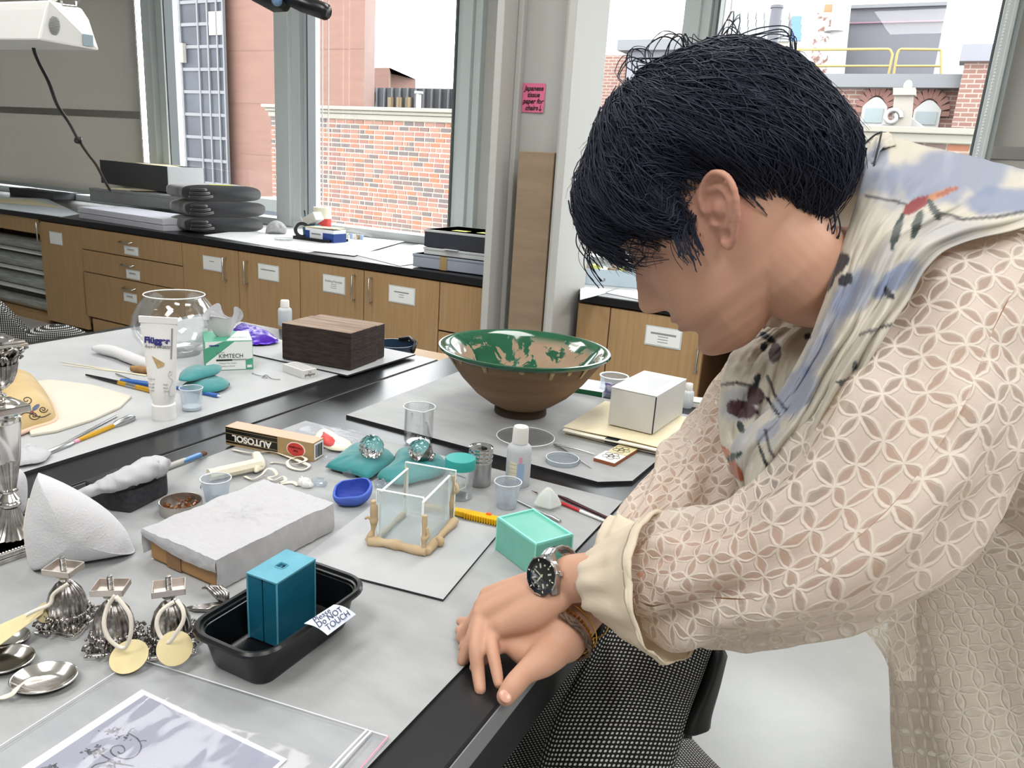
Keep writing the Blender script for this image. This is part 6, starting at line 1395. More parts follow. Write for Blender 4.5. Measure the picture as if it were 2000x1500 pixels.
# archive boxes beside the column
p=P(806,520,T3+.004); q=P(944,538,T3+.004); d=q-p; a=math.atan2(d.y,d.x)
bx=[('long blue grey archive box with tan tape beside the column',0,.066,'box_blue',-.0),('pale grey archive box in the middle of the stack beside the column',.07,.034,'box_lid',.06),('dark navy archive box topmost of the stack beside the column',.107,.085,'box_navy',.06)]
for k,(lb,z0,h,m,off) in enumerate(bx):
    t=thing('archive_box',lb,'box',(p.x+off,p.y+off*.1,T3+.004+z0),a,'archive boxes beside the column')
    MB().box(0,.5-off,0,.34,0,h).build('base',MATS[m],t,bevel=.003)
    MB().box(-.003,.503-off,-.003,.343,h-.012,h).build('lid',MATS['box_lid' if k==2 else m],t,bevel=.002)
    if k==0: MB().box(.16,.2,-.0042,.0,.0,h+.0005).build('tan_tape',mat('tan_tape','#a98f64',.5),t)
    if k==2:
        for j in range(3): MB().box(.12+j*.13,.2+j*.13,.06+j*.02,.12+j*.03,h,h+.001).build('yellow_note',mat('note_yellow%d'%j,'#e2e27a',.7),t)
    if k==1: MB().box(.12,.2,-.02,.03,h-.0,h+.002).build('paper_flap',MATS['paper_white'],t)
# pale blue box with yellow contents behind the column
p=P(1128,556,T3); t=thing('specimen_box','pale blue open box of yellow packets right of the column','box',(p.x-.08,p.y+.0,T3+.004),.32); 
Lb=.42; hb=.075
MB().box(0,Lb,0,.2,0,.004).box(0,Lb,-.004,0,0,hb).box(0,Lb,.2,.204,0,hb).box(-.004,0,-.004,.204,0,hb).box(Lb,Lb+.004,-.004,.204,0,hb).build('box',mat('box_pale_blue','#c3d3e0',.5),t,bevel=.001)
rg=random.Random(6)
for k in range(9): 
    x=.02+k*.043; MB().box(-.018,.018,-.07,.07,-.012,.012,TR((x,.1,.05+.03*rg.random()))@Euler((rg.uniform(-.3,.3),rg.uniform(-.4,.4),rg.uniform(-.3,.3))).to_matrix().to_4x4()).build('packet',MATS[('note_yellow0','label_cream','cardboard')[k%3]],t,bevel=.003)
MB().tube([(.2,-.005,hb*.45),(.2,-.008,hb*.3)],.004,6).build('latch',MATS['print_grey'],t)
# ================================================================ the man
def c3(x,y,d): return D(x,y,d)
HO=Vector((.21715747,-.16760941,.80506953)); HF_,HL_,HU_=Vector((-.72355433,.56627328,.39471978)),Vector((-.32728726,.22202729,-.91846989)),Vector((-.60774352,-.79374962,.02468523))
def H(f,l,u): return CP+RM@(HO+HF_*f+HL_*l+HU_*u)
def toH(p):
    q=RM.transposed()@(p-CP)-HO; return q.dot(HF_),q.dot(HL_),q.dot(HU_)
def proj(p):
    q=RM.transposed()@(p-CP); return q.x/q.z*1500+1000,q.y/q.z*1500+750
def interp(tab,x):
    if x<=tab[0][0]: return tab[0][1]
    for (a,b),(c,d) in zip(tab,tab[1:]):
        if x<=c: t=(x-a)/(c-a); t=t*t*(3-2*t)*.35+t*.65; return b+(d-b)*t
    return tab[-1][1]
FRT=[(-.119,.058),(-.115,.074),(-.108,.0865),(-.1,.0905),(-.09,.0905),(-.078,.087),(-.066,.0935),(-.055,.096),(-.04,.0955),(-.02,.094),(0,.0915),(.03,.088),(.046,.0945),(.06,.0955),(.08,.0925),(.1,.082),(.12,.057),(.132,.025),(.137,.002)]
BCK=[(-.119,.042),(-.112,.02),(-.1,-.005),(-.085,-.03),(-.06,-.06),(-.03,-.083),(0,-.093),(.03,-.1),(.06,-.1),(.09,-.09),(.115,-.065),(.13,-.03),(.137,-.002)]
WID=[(-.119,.010),(-.114,.021),(-.106,.031),(-.095,.040),(-.08,.049),(-.06,.058),(-.03,.0645),(0,.070),(.03,.074),(.06,.075),(.09,.069),(.115,.048),(.13,.024),(.137,.002)]
NOSE=[(-.042,0),(-.039,.002),(-.033,.017),(-.027,.0265),(-.02,.0285),(-.012,.0255),(0,.0195),(.012,.0125),(.024,.0075),(.034,.0045),(.044,0)]
NSG=[(-.042,.013),(-.03,.013),(-.02,.0115),(-.01,.009),(.01,.0075),(.03,.007)]
ga=lambda x,s: math.exp(-(x/s)**2)
def headpt(a,u):
    ff,bb,w=interp(FRT,u),interp(BCK,u),interp(WID,u); ctr=bb+(ff-bb)*.42
    ca,sa=math.cos(a),math.sin(a); e=.86
    f=ctr+(ff-ctr if ca>0 else ctr-bb)*math.copysign(abs(ca)**e,ca); l=w*math.copysign(abs(sa)**e,sa)
    if ca>0 and -.12<u<.1:
        f+=interp(NOSE,u)*ga(l,interp(NSG,u)) if -.042<u<.044 else 0
        f+=.0035*ga(abs(l)-.0125,.006)*ga(u+.031,.007)
        f+=.0065*ga(u+.0520,.0052)*ga(l,.024)+.0085*ga(u+.0650,.006)*ga(l,.022)-.006*ga(u+.0585,.0024)*ga(l,.027)-.003*ga(u+.079,.007)*ga(l,.025)
        f+=-.009*ga(u-.027,.013)*ga(abs(l)-.032,.015)+.0065*ga(abs(l)-.032,.0115)*ga(u-.026,.0085)+.003*ga(u-.046,.008)*ga(abs(l)-.03,.02)
        f+=.006*ga(u+.098,.013)*ga(l,.022)+.003*ga(abs(l)-.045,.02)*ga(u+.005,.02)
    return f,l,u
def chain(b,pts,n=14,seg=20,flat=1.0):
    """pts: (Vector,r); tapered limb with round ends"""
    q=spline([(*p,r) for p,r in pts],n); ps=[Vector(x[:3]) for x in q]; rs=[x[3] for x in q]
    d0=(ps[0]-ps[1]).normalized(); d1=(ps[-1]-ps[-2]).normalized()
    A=[(ps[0]+d0*rs[0]*math.sin(t),max(rs[0]*math.cos(t),1e-4)) for t in (1.5,1.2,.9,.6,.3)]; Z=[(ps[-1]+d1*rs[-1]*math.sin(t),max(rs[-1]*math.cos(t),1e-4)) for t in (.3,.6,.9,1.2,1.5)]
    al=A+list(zip(ps,rs))+Z; b.tube([x[0] for x in al],[x[1] for x in al],seg,flat=flat)
body=MB()
us=[-.119+.256*k/110 for k in range(111)]
vs=[H(*headpt(2*PI*j/150,u)) for u in us for j in range(150)]; fs=[(i*150+j,i*150+(j+1)%150,(i+1)*150+(j+1)%150,(i+1)*150+j) for i in range(110) for j in range(150)]
fs+=[tuple(reversed(range(150))),tuple(range(110*150,111*150))]
body.add(vs,fs)
# ears
for sg in (1,-1):
    def E(x,y,o=0): return H(-.006+x-.22*y-.0*o,sg*(.0705+.012*max(0,-x*40)*.9+o),.004+y)   # x back(-)/front, y up
    def ear(pts,r,n=30): 
        q=[Vector(p) for p in spline([tuple(E(*p)) for p in pts],n)]; chain(body,[(p,r) for p in q],n,10)
    ear([(.006,.012,.004),(.004,.026,.006),(-.006,.034,.009),(-.018,.034,.014),(-.027,.024,.018),(-.028,.008,.019),(-.022,-.008,.016),(-.015,-.018,.012),(-.007,-.027,.008),(.000,-.029,.005),(.003,-.022,.003)],.0038,44)
    ear([(-.008,.024,.007),(-.017,.02,.011),(-.02,.008,.013),(-.015,-.006,.011),(-.006,-.013,.007)],.0032,22)
    q=[E(*p) for p in ((.006,.01,.001),(.002,.028,.002),(-.014,.034,.008),(-.027,.02,.013),(-.026,.002,.013),(-.017,-.014,.009),(-.004,-.028,.003),(.004,-.02,.0))]
    q=[Vector(p) for p in spline([tuple(p) for p in q+[q[0]]],31)[:-1]]; nr=(E(-.01,.01,.02)-E(-.01,.01,0)).normalized()
    puff(q,nr,.0015,.006,5,2.5,b=body)
    chain(body,[(E(.004,-.003,.003),.0035),(E(.001,-.006,.006),.003)],6,10)
    chain(body,[(E(-.012,.005,-.012),.012),(E(-.012,.004,.0),.012)],6,12)
# neck, trunk, shoulders, arms
nb=c3(1742,560,.85); pel=CP+RM@Vector((.84,.21,.87)); chs=CP+RM@Vector((.545,-.005,.86)); bel=CP+RM@Vector((.70,.11,.87))
chain(body,[(H(-.03,0,-.03),.056),(H(-.035,0,-.09),.053),(c3(1640,545,.825),.056),(nb,.066)],16,28)
chain(body,[(nb,.07),(c3(1800,590,.855),.095),(chs,.118),(bel,.118),(pel,.13)],18,28)
LS,LE,LW=c3(1885,612,.765),c3(1640,1085,.675),c3(1118,1130,.838)
RS,RE,RW=c3(1590,640,1.0),c3(1380,935,.985),c3(1120,1205,.868)
chain(body,[(chs,.09),(LS,.058)],8,20); chain(body,[(chs,.09),(RS,.058)],8,20)
chain(body,[(LS,.052),(LS*.45+LE*.55,.045),(LE,.037)],10,20); chain(body,[(LE,.038),(LE*.6+LW*.4,.036),(LE*.15+LW*.85,.0275),(LW,.0262)],14,22,)
chain(body,[(RS,.052),(RS*.45+RE*.55,.045),(RE,.037)],10,20); chain(body,[(RE,.038),(RE*.6+RW*.4,.040),(c3(1150,1170,.88),.029),(c3(1098,1244,.843),.0285)],14,22)
def hand(wr,mcps,fingers,thumb,pr=.0125):
    for m in mcps: chain(body,[(wr,.0195),(wr*.5+m*.5,.0165),(m,pr*.86)],10,14)
    for a_,b_ in zip(mcps,mcps[1:]): chain(body,[(a_*.75+wr*.25,.0115),(b_*.75+wr*.25,.0115)],5,12); chain(body,[(a_*.45+wr*.55,.014),(b_*.45+wr*.55,.014)],5,12)
    for m,f_,r in zip(mcps,fingers,(.0088,.0090,.0085,.0074)):
        pts=[m]+f_; n=len(pts); 
        q=[(m,r*1.12)]+[(p,r*k) for p,k in zip(f_,(1.0,.9,.78))]
        chain(body,q,16,14)
    chain(body,[(p,r) for p,r in thumb],16,16)
W_=LW
lm=[c3(953,1163,.884),c3(943,1183,.87),c3(940,1202,.857),c3(958,1232,.845)]
lf=[[c3(930,1205,.87),c3(914,1228,.872),c3(901,1246,.878)],[c3(926,1240,.845),c3(912,1270,.844),c3(904,1289,.845)],[c3(930,1262,.83),c3(934,1312,.82),c3(938,1347,.808)],[c3(962,1270,.822),c3(970,1310,.808),c3(974,1335,.800)]]
hand(c3(1100,1132,.842),lm,lf,[(c3(1075,1150,.87),.017),(c3(1030,1185,.895),.0155),(c3(1000,1205,.90),.0115),(c3(975,1215,.902),.0095)])
chain(body,[(c3(1085,1165,.835),.019),(c3(1035,1200,.836),.019),(c3(985,1222,.84),.0135)],8,14)
rm=[c3(985,1252,.844),c3(975,1240,.855),c3(967,1232,.862),c3(962,1226,.868)]
rf=[[c3(960,1272,.838),c3(940,1288,.836),c3(928,1303,.832)],[c3(940,1250,.86),c3(920,1258,.862),c3(906,1264,.864)],[c3(930,1232,.873),c3(912,1234,.882),c3(899,1232,.89)],[c3(928,1218,.886),c3(914,1216,.896),c3(899,1214,.906)]]
hand(c3(1098,1246,.843),rm,rf,[(c3(1078,1270,.828),.0215),(c3(1056,1292,.812),.0178),(c3(1026,1314,.799),.0122),(c3(1005,1337,.787),.0118),(c3(988,1360,.782),.0100)])
chain(body,[(c3(1072,1262,.836),.022),(c3(1032,1272,.836),.018),(c3(1000,1260,.842),.012)],8,14)
skin=mat('skin','#bb927d',.5,sss=.12,spec=.35); 
man=thing('person','dark haired person in lace shirt and floral scarf leaning over the work table','person',(pel.x,pel.y,0))
o=body.build('tmp',skin,None); md=o.modifiers.new('r','REMESH'); md.mode='VOXEL'; md.voxel_size=.0024; md.use_smooth_shade=True
md=o.modifiers.new('s','SMOOTH'); md.factor=.5; md.iterations=5
dg=bpy.context.evaluated_depsgraph_get(); me=bpy.data.meshes.new_from_object(o.evaluated_get(dg)); bpy.data.objects.remove(o); me.name='body'
ca=me.color_attributes.new('tone','FLOAT_COLOR','POINT'); cols=[]
S0,S1,S2,S3=lin('#c2957d')[:3],lin('#a06a64')[:3],lin('#84695d')[:3],lin('#c58f7e')[:3]
mixc=lambda a,b,t:tuple(x+(y-x)*t for x,y in zip(a,b))
for v in me.vertices:
    f,l,u=toH(v.co); c=S0
    if f>.05 and abs(l)<.06 and -.13<u<.12:
        t=ga(l,.025)*max(ga(u+.0535,.004),ga(u+.0645,.0055))*(1 if f>.085 else 0); c=mixc(c,S1,min(1,t*.9))
        t=(.28*ga(u+.088,.02)+.22*ga(u+.046,.005)*ga(l,.03)); c=mixc(c,S2,t)
    elif abs(l)>.066 and -.05<f<.03 and -.04<u<.05: c=mixc(c,S3,.6)
    cols+=[*c,1]
ca.data.foreach_set('color',cols)
n=skin.node_tree.nodes; at=n.new('ShaderNodeVertexColor'); at.layer_name='tone'; skin.node_tree.links.new(at.outputs[0],n['Principled BSDF'].inputs['Base Color'])
me.transform(XF[man.name].inverted()); me.materials.clear(); me.materials.append(skin)
ob=bpy.data.objects.new('body',me); C.objects.link(ob); ob.parent=man; XF['body']=XF[man.name]
BW=dict(parent=man,world=True)
# eyes, brows, nail
mat('eye_white','#e8e4e0',.2); mat('hair_dark','#14161d',.5,spec=.4); mat('nail','#d3a08b',.25)
for sg in (1,-1):
    b=MB(); b.tube([H(.0925-.0012*k*k,sg*(.032+(k-2)*.0065),.0195-.0008*(k-2)**2*0) for k in range(5)],.0011,6); b.build('eyelash',MATS['hair_dark'],smooth=180,**BW)
    b=MB(); b.tube([H(.0985-.0011*k*k,sg*(.016+k*.0085),.046+.002*math.sin(k)) for k in range(5)],[.002,.003,.003,.0025,.0012],8); b.build('eyebrow',MATS['hair_dark'],smooth=180,**BW)
X=frame(c3(987,1360,.773),CP-c3(986,1362,.78)+Vector((0,.0,.15)))
MB().ell((0,0,0),(.0058,.0075,.0016),14,X@Matrix.Rotation(.9,4,'Z')).build('thumbnail',MATS['nail'],smooth=180,**BW)
# ---------------------------------------------------------------- hair
OUT=[(-180,.133),(-150,.150),(-139,.150),(-112,.12),(-60,.09),(-25,.115),(0,.128),(12,.139),(28,.139),(54,.122),(78,.124),(107,.12),(142,.13),(168,.133),(180,.133)]
EMIN=[(0,4),(24,2),(38,-4),(46,-24),(55,-36),(63,-30),(70,-8),(80,2),(96,2),(104,-18),(114,-36),(135,-50),(160,-53),(180,-53)]
def hairpt(th,ep,thk=1.0,add=0):
    df,dl,du=math.cos(ep)*math.cos(th),math.cos(ep)*math.sin(th),math.sin(ep)
    al=math.degrees(math.atan2(du,df)); rs=interp(OUT,al); sb=abs(dl); cb=math.sqrt(max(0,1-sb*sb))
    R_=1/math.sqrt((cb/rs)**2+(sb/.101)**2); sc=1/math.sqrt((df/.098)**2+(dl/.073)**2+(du/.093)**2)
    r=sc+(R_-sc)*thk+add; return H(-.018+df*r,dl*r,.047+du*r)
def emin(th): return math.radians(interp(EMIN,abs(math.degrees(math.atan2(math.sin(th),math.cos(th))))))
def taper(th,s):
    t=abs(math.degrees(math.atan2(math.sin(th),math.cos(th)))); k=smooth01((t-30)/15)*(1-.75*smooth01((t-128)/30)); return 1-k*smooth01((s-.72)/.28)*.93
def capf(i,s):
    th=i*2*PI; ep=PI/2+(emin(th)-PI/2)*s
    k=.0055*fbm(math.cos(th)*5+s*1.5,math.sin(th)*5,s*3.2,3)+.003*math.sin(th*31+4*math.sin(s*6+th*3))*math.sin(s*PI)
    return hairpt(th,ep,taper(th,s)*.93,k*taper(th,s))
hm=mat('hair','#202535',.55,spec=.35)
n=hm.node_tree.nodes; at=n.new('ShaderNodeTexNoise'); at.inputs['Scale'].default_value=40
hr=MB().grid(capf,150,46,cu=True).build('hair',hm,man,world=True,smooth=180)
rg=random.Random(12); b=MB()
for k in range(5200):
    th=rg.uniform(-PI,PI); s0=rg.random()**.8*.85; L_=rg.uniform(.25,.55); w0=rg.uniform(0,6); am=rg.uniform(.04,.14); fr=rg.uniform(4,8); lift=rg.uniform(-.002,.006)
    near=abs(th)<.75; pts=[];rr=[]; tipout=rg.uniform(0,.012) if rg.random()<.35 else 0
    for j in range(9):
        t=j/8; s=s0+L_*t
        if s>1.13+(.12 if near else 0): break
        th2=th+am*math.sin(fr*t+w0)*(.5+t)/max(.35,math.cos((1-s)*1.35)); ep=PI/2+(emin(th2)-PI/2)*s
        pts.append(hairpt(th2,ep,taper(th2,min(s,1)),lift*(1-t)+.0035*math.sin(w0+fr*t*1.3)+tipout*t*t)); rr.append((.0006+.00035*math.sin(k))*(1-.8*t**2))
    if len(pts)>=4: b.tube(pts,rr,4,caps=False)
o=b.build('strands',hm,hr,world=True,smooth=180); o['kind']='stuff'
b=MB()
def wisp(pts,r=.0004,n=26): b.tube([Vector(p) for p in spline([tuple(c3(*p)) for p in pts],n)],r,4,caps=False)
dd=.80
for pts in ([(1272,150),(1268,110),(1300,80),(1338,98),(1352,150)],[(1270,152),(1244,160),(1242,140),(1280,132),(1320,128)],[(1345,130),(1346,80),(1366,95),(1400,92),(1440,40),(1430,120)],[(1400,130),(1420,60),(1440,78),(1436,110)],[(1400,115),(1440,95),(1480,80),(1530,74),(1548,92),(1545,130),(1520,145)],
  [(1400,110),(1450,98),(1500,120),(1550,135),(1590,150)],[(1445,118),(1500,88),(1550,85),(1556,110),(1550,150)],[(1548,75),(1550,110),(1560,142),(1585,145),(1596,170)],[(1300,140),(1310,100),(1330,88),(1345,118),(1370,120)],[(1380,115),(1395,100),(1412,108),(1400,125)],[(1420,108),(1450,96),(1490,112),(1500,140)],[(1560,150),(1600,170),(1640,210),(1650,240)],[(1220,180),(1205,160),(1225,130),(1260,140)],[(1250,150),(1230,140),(1235,110),(1262,108),(1270,130)]):
    for q in range(3):
        j=lambda s:rg.uniform(-s,s); a_,b_=j(9),j(8); wisp([(x+a_+j(5),y-14+b_+j(5),dd-.03+j(.02)) for x,y in pts],.0004+.0004*rg.random())
for k in range(46):
    x0,y0=1170-rg.uniform(-12,10),300+rg.uniform(0,140); c_=rg.uniform(-30,5)
    wisp([(x0,y0,.845+rg.uniform(-.03,.03)),(x0-18+c_*.4,y0+40,.85),(x0-14+c_,y0+85,.85),(x0+6+c_*.5,y0+125,.85)],.0005*rg.uniform(.6,1.6))
for k in range(40):
    x0=1140+rg.uniform(0,26); y0=395+rg.uniform(-10,30); e_=rg.uniform(0,30)
    wisp([(x0,y0,.85+rg.uniform(-.02,.02)),(x0+6,y0+35,.852),(x0+20,y0+62,.855),(x0+42+e_*.5,y0+88+e_*.2,.855)],.0007*rg.uniform(.6,1.5))
for k in range(70):
    x0=1450+rg.uniform(0,190); y0=395+rg.uniform(-20,50)+(x0-1450)*.12; e_=rg.uniform(-26,10)
    wisp([(x0,y0,.745+rg.uniform(-.01,.03)+(x0-1450)*.00008),(x0+4,y0+30,.745),(x0-6+e_*.4,y0+54,.75),(x0-24+e_,y0+60+rg.uniform(-12,10),.752)],.0006*rg.uniform(.5,1.5))
for k in range(40):
    x0=1340+rg.uniform(-25,22); y0=400+rg.uniform(-10,60); wisp([(x0,y0,.742),(x0-6,y0+25,.744),(x0+2,y0+50,.745),(x0+12+rg.uniform(-8,8),y0+72,.746)],.0006*rg.uniform(.5,1.4))
o=b.build('flyaway_hair',hm,hr,world=True,smooth=180); o['kind']='stuff'
# ---------------------------------------------------------------- lace shirt
def lace():
    m=bpy.data.materials.new('lace'); m.use_nodes=True; n=m.node_tree.nodes; l=m.node_tree.links; bs=n['Principled BSDF']; out=n['Material Output']
    bs.inputs['Roughness'].default_value=.85; bs.inputs['Sheen Weight'].default_value=.2
    uv=n.new('ShaderNodeUVMap'); uv.uv_map='UVMap'; mp=n.new('ShaderNodeMapping'); mp.inputs['Scale'].default_value=(1/.0225,1/.0225,1); mp.inputs['Rotation'].default_value=(0,0,.25); l.new(uv.outputs[0],mp.inputs[0])
    nz=n.new('ShaderNodeTexNoise'); nz.inputs['Scale'].default_value=1.2; l.new(mp.outputs[0],nz.inputs['Vector'])
    ad=n.new('ShaderNodeVectorMath'); ad.operation='MULTIPLY_ADD'; ad.inputs[1].default_value=(.35,.35,0); l.new(nz.outputs['Color'],ad.inputs[0]); l.new(mp.outputs[0],ad.inputs[2])
    fr=n.new('ShaderNodeVectorMath'); fr.operation='FRACTION'; l.new(ad.outputs[0],fr.inputs[0])
    def M2(op,a,b_=None):
        q=n.new('ShaderNodeMath'); q.operation=op
        for i,x in enumerate((a,b_)):
            if x is None: continue
            if isinstance(x,(int,float)): q.inputs[i].default_value=x
            else: l.new(x,q.inputs[i])
        return q.outputs[0]
    ds=[]
    for c in ((0,0,0),(1,0,0),(0,1,0),(1,1,0)):
        sb=n.new('ShaderNodeVectorMath'); sb.operation='SUBTRACT'; sb.inputs[1].default_value=c; l.new(fr.outputs[0],sb.inputs[0])
        mz=n.new('ShaderNodeVectorMath'); mz.operation='MULTIPLY'; mz.inputs[1].default_value=(1,1,0); l.new(sb.outputs[0],mz.inputs[0])
        ln=n.new('ShaderNodeVectorMath'); ln.operation='LENGTH'; l.new(mz.outputs[0],ln.inputs[0]); ds.append(ln.outputs['Value'])
    a,b_,c,d=ds
    sec=M2('MINIMUM',M2('MINIMUM',M2('MAXIMUM',a,b_),M2('MAXIMUM',c,d)),M2('MAXIMUM',M2('MINIMUM',a,b_),M2('MINIMUM',c,d)))
    hole=n.new('ShaderNodeMapRange'); hole.inputs[1].default_value=.635; hole.inputs[2].default_value=.615; l.new(sec,hole.inputs[0])
    cord=None
    for x in ds:
        q=n.new('ShaderNodeMapRange'); q.inputs[1].default_value=.065; q.inputs[2].default_value=.02; l.new(M2('ABSOLUTE',M2('SUBTRACT',x,.70)),q.inputs[0])
        cord=q.outputs[0] if cord is None else M2('MAXIMUM',cord,q.outputs[0])
    cord=M2('MULTIPLY',cord,M2('SUBTRACT',1,hole.outputs[0]))
    cm=n.new('ShaderNodeMixRGB'); cm.inputs[1].default_value=lin('#e6dad0'); cm.inputs[2].default_value=lin('#f3ebdf'); l.new(cord,cm.inputs[0]); l.new(cm.outputs[0],bs.inputs['Base Color'])
    wv=n.new('ShaderNodeTexNoise'); wv.inputs['Scale'].default_value=9; wv.inputs['Detail'].default_value=5; l.new(mp.outputs[0],wv.inputs['Vector'])
    hgt=M2('ADD',cord,M2('MULTIPLY',wv.outputs['Fac'],.35))
    bp=n.new('ShaderNodeBump'); bp.inputs['Strength'].default_value=.5; bp.inputs['Distance'].default_value=.0022; l.new(hgt,bp.inputs['Height']); l.new(bp.outputs[0],bs.inputs['Normal'])
    tl=n.new('ShaderNodeBsdfTranslucent'); tl.inputs[0].default_value=lin('#efe2cc'); mx=n.new('ShaderNodeMixShader'); mx.inputs[0].default_value=.38; l.new(bs.outputs[0],mx.inputs[1]); l.new(tl.outputs[0],mx.inputs[2])
    tr=n.new('ShaderNodeBsdfTransparent'); fin=n.new('ShaderNodeMixShader')
    fac=M2('ADD',M2('MULTIPLY',hole.outputs[0],.5),M2('MULTIPLY',M2('SUBTRACT',1,M2('MAXIMUM',cord,hole.outputs[0])),.05)); l.new(fac,fin.inputs[0]); l.new(mx.outputs[0],fin.inputs[1]); l.new(tr.outputs[0],fin.inputs[2]); l.new(fin.outputs[0],out.inputs[0])
    return m
LACE=lace(); mat('cuff_cream','#eee2cd',.9,transl=.3,bump=(45,.7,(1,1,1)))
def sleeve(pts,b,wr=.0045,n=110,seg=96,seed=0,folds=7):
    """pts: (px,py,d,r)"""
    q=spline([(*c3(x,y,d),r) for x,y,d,r in pts],n); ps=[Vector(k[:3]) for k in q]; rs=[k[3] for k in q]
    nx=None; vs=[];uv=[];fs=[]; L=0
    for i,p in enumerate(ps):
        t=(ps[min(i+1,n-1)]-ps[max(i-1,0)]).normalized()
        if nx is None: nx=t.cross(Vector((0,0,1))).normalized()
        nx=(nx-t*nx.dot(t)).normalized(); ny=t.cross(nx); L+=(p-ps[i-1]).length if i else 0
        for j in range(seg+1):
            a=2*PI*j/seg; k=fbm(math.cos(a)*1.3+seed,math.sin(a)*1.3,L*9,3)
            w=wr*(1.5*math.sin(folds*a+2.2*math.sin(L*14+seed)+L*30)*min(1,.25+1.2*abs(fbm(L*6,a*.6,seed)))+1.6*k)
            vs.append(p+(nx*math.cos(a)+ny*math.sin(a))*(rs[i]+w)); uv.append((a*.088,L))
    for i in range(n-1):
        for j in range(seg): a=i*(seg+1)+j; fs.append((a,a+1,a+seg+2,a+seg+1))
    b.add(vs,fs,uv); return ps,rs
sh=MB()
sleeve([(1262,1130,.800,.048),(1330,1130,.78,.062),(1420,1124,.748,.066),(1530,1100,.715,.069),(1640,1030,.69,.080),(1745,905,.69,.090),(1815,760,.715,.094),(1870,650,.745,.092),(1905,585,.775,.075)],sh,.0065)
sleeve([(1240,1068,.912,.036),(1272,1032,.925,.042),(1350,958,.955,.056),(1432,862,.98,.064),(1512,752,1.0,.068),(1572,668,1.0,.073),(1640,610,.985,.09),(1720,575,.92,.085)],sh,.005,seed=5)
# trunk of the shirt: from the collar over the chest, front panel hanging down to the hem
def ring(c,ax,bx,ry,rx_): return c,ax,bx,ry,rx_
camv=lambda x,y,z: RM@Vector((x,y,z))
def trunk(i,j):
    t=i; a=j*2*PI
    c_=spline([(1690,585,.85),(1760,640,.86),(1860,740,.865),(1960,860,.87),(2040,1000,.87),(2060,1150,.87),(2060,1320,.87),(2060,1480,.87),(2060,1640,.87)],60)
    return None
TR_=[(1690,585,.85,.070,.075),(1745,620,.855,.105,.15),(1830,690,.862,.14,.185),(1930,800,.868,.165,.19),(2005,930,.87,.182,.19),(2040,1060,.87,.172,.19),(2055,1200,.87,.166,.19),(2060,1350,.87,.166,.19),(2065,1500,.87,.169,.19),(2070,1680,.87,.173,.19)]
n=120; seg=120; q=spline([(*c3(x,y,d),ra,rb) for x,y,d,ra,rb in TR_],n); ps=[Vector(k[:3]) for k in q]; LA=(RM@Vector((-.30,.12,-.95))).normalized(); vs=[];uv=[];fs=[];L=0
for i,p in enumerate(ps):
    t=(ps[min(i+1,n-1)]-ps[max(i-1,0)]).normalized(); ny=(LA-t*LA.dot(t)).normalized(); nx=t.cross(ny); L+=(p-ps[i-1]).length if i else 0
    for j in range(seg+1):
        a=2*PI*j/seg; w=.006*fbm(math.cos(a)*1.6,math.sin(a)*1.6,L*5,3)+.006*smooth01((L-.3)/.3)*math.sin(a*9+2*math.sin(L*5))
        vs.append(p+nx*math.cos(a)*(q[i][3]+w)+ny*math.sin(a)*(q[i][4]*.62+w)); uv.append((a*.17,L))
for i in range(n-1):
    for j in range(seg): a=i*(seg+1)+j; fs.append((a,a+1,a+seg+2,a+seg+1))
sh.add(vs,fs,uv)
# back of the shirt over the bent back
q=spline([(*c3(1760,560,.84),.09),(*c3(1900,610,.85),.15),(*(chs+(bel-chs)*.4),.17),(*(bel+(pel-bel)*.4),.165),(*pel,.17)],50); ps=[Vector(k[:3]) for k in q]; vs=[];uv=[];fs=[];L=0
for i,p in enumerate(ps):
    t=(ps[min(i+1,49)]-ps[max(i-1,0)]).normalized(); ny=(LA-t*LA.dot(t)).normalized(); nx=t.cross(ny); L+=(p-ps[i-1]).length if i else 0
    for j in range(81):
        a=2*PI*j/80; w=.006*fbm(math.cos(a)*1.6,math.sin(a)*1.6,L*5+9,3); vs.append(p+nx*math.cos(a)*(q[i][3]*.92+w)+ny*math.sin(a)*(q[i][3]*1.02+w)); uv.append((a*.15,L))
for i in range(49):
    for j in range(80): a=i*81+j; fs.append((a,a+1,a+82,a+81))
sh.add(vs,fs,uv)
fl0=[[c3(*p) for p in r] for r in ([(1610,1165,.83),(1690,1150,.815),(1790,1130,.80)],[(1672,1215,.835),(1715,1210,.825),(1790,1200,.80)],[(1722,1275,.83),(1742,1275,.82),(1790,1270,.80)],[(1744,1330,.82),(1752,1330,.81),(1790,1330,.80)])]
fl1=[[Vector(q) for q in spline([tuple(x) for x in r],25)] for r in fl0]
fl2=[spline([tuple(r[j]) for r in fl1],25) for j in range(25)]
sh.grid(lambda u,v:Vector(fl2[int(round(v*24))][int(round(u*24))]),24,24,uvf=lambda u,v:(v*.09,u*.1))
shirt=sh.build('shirt',LACE,man,world=True,smooth=180)
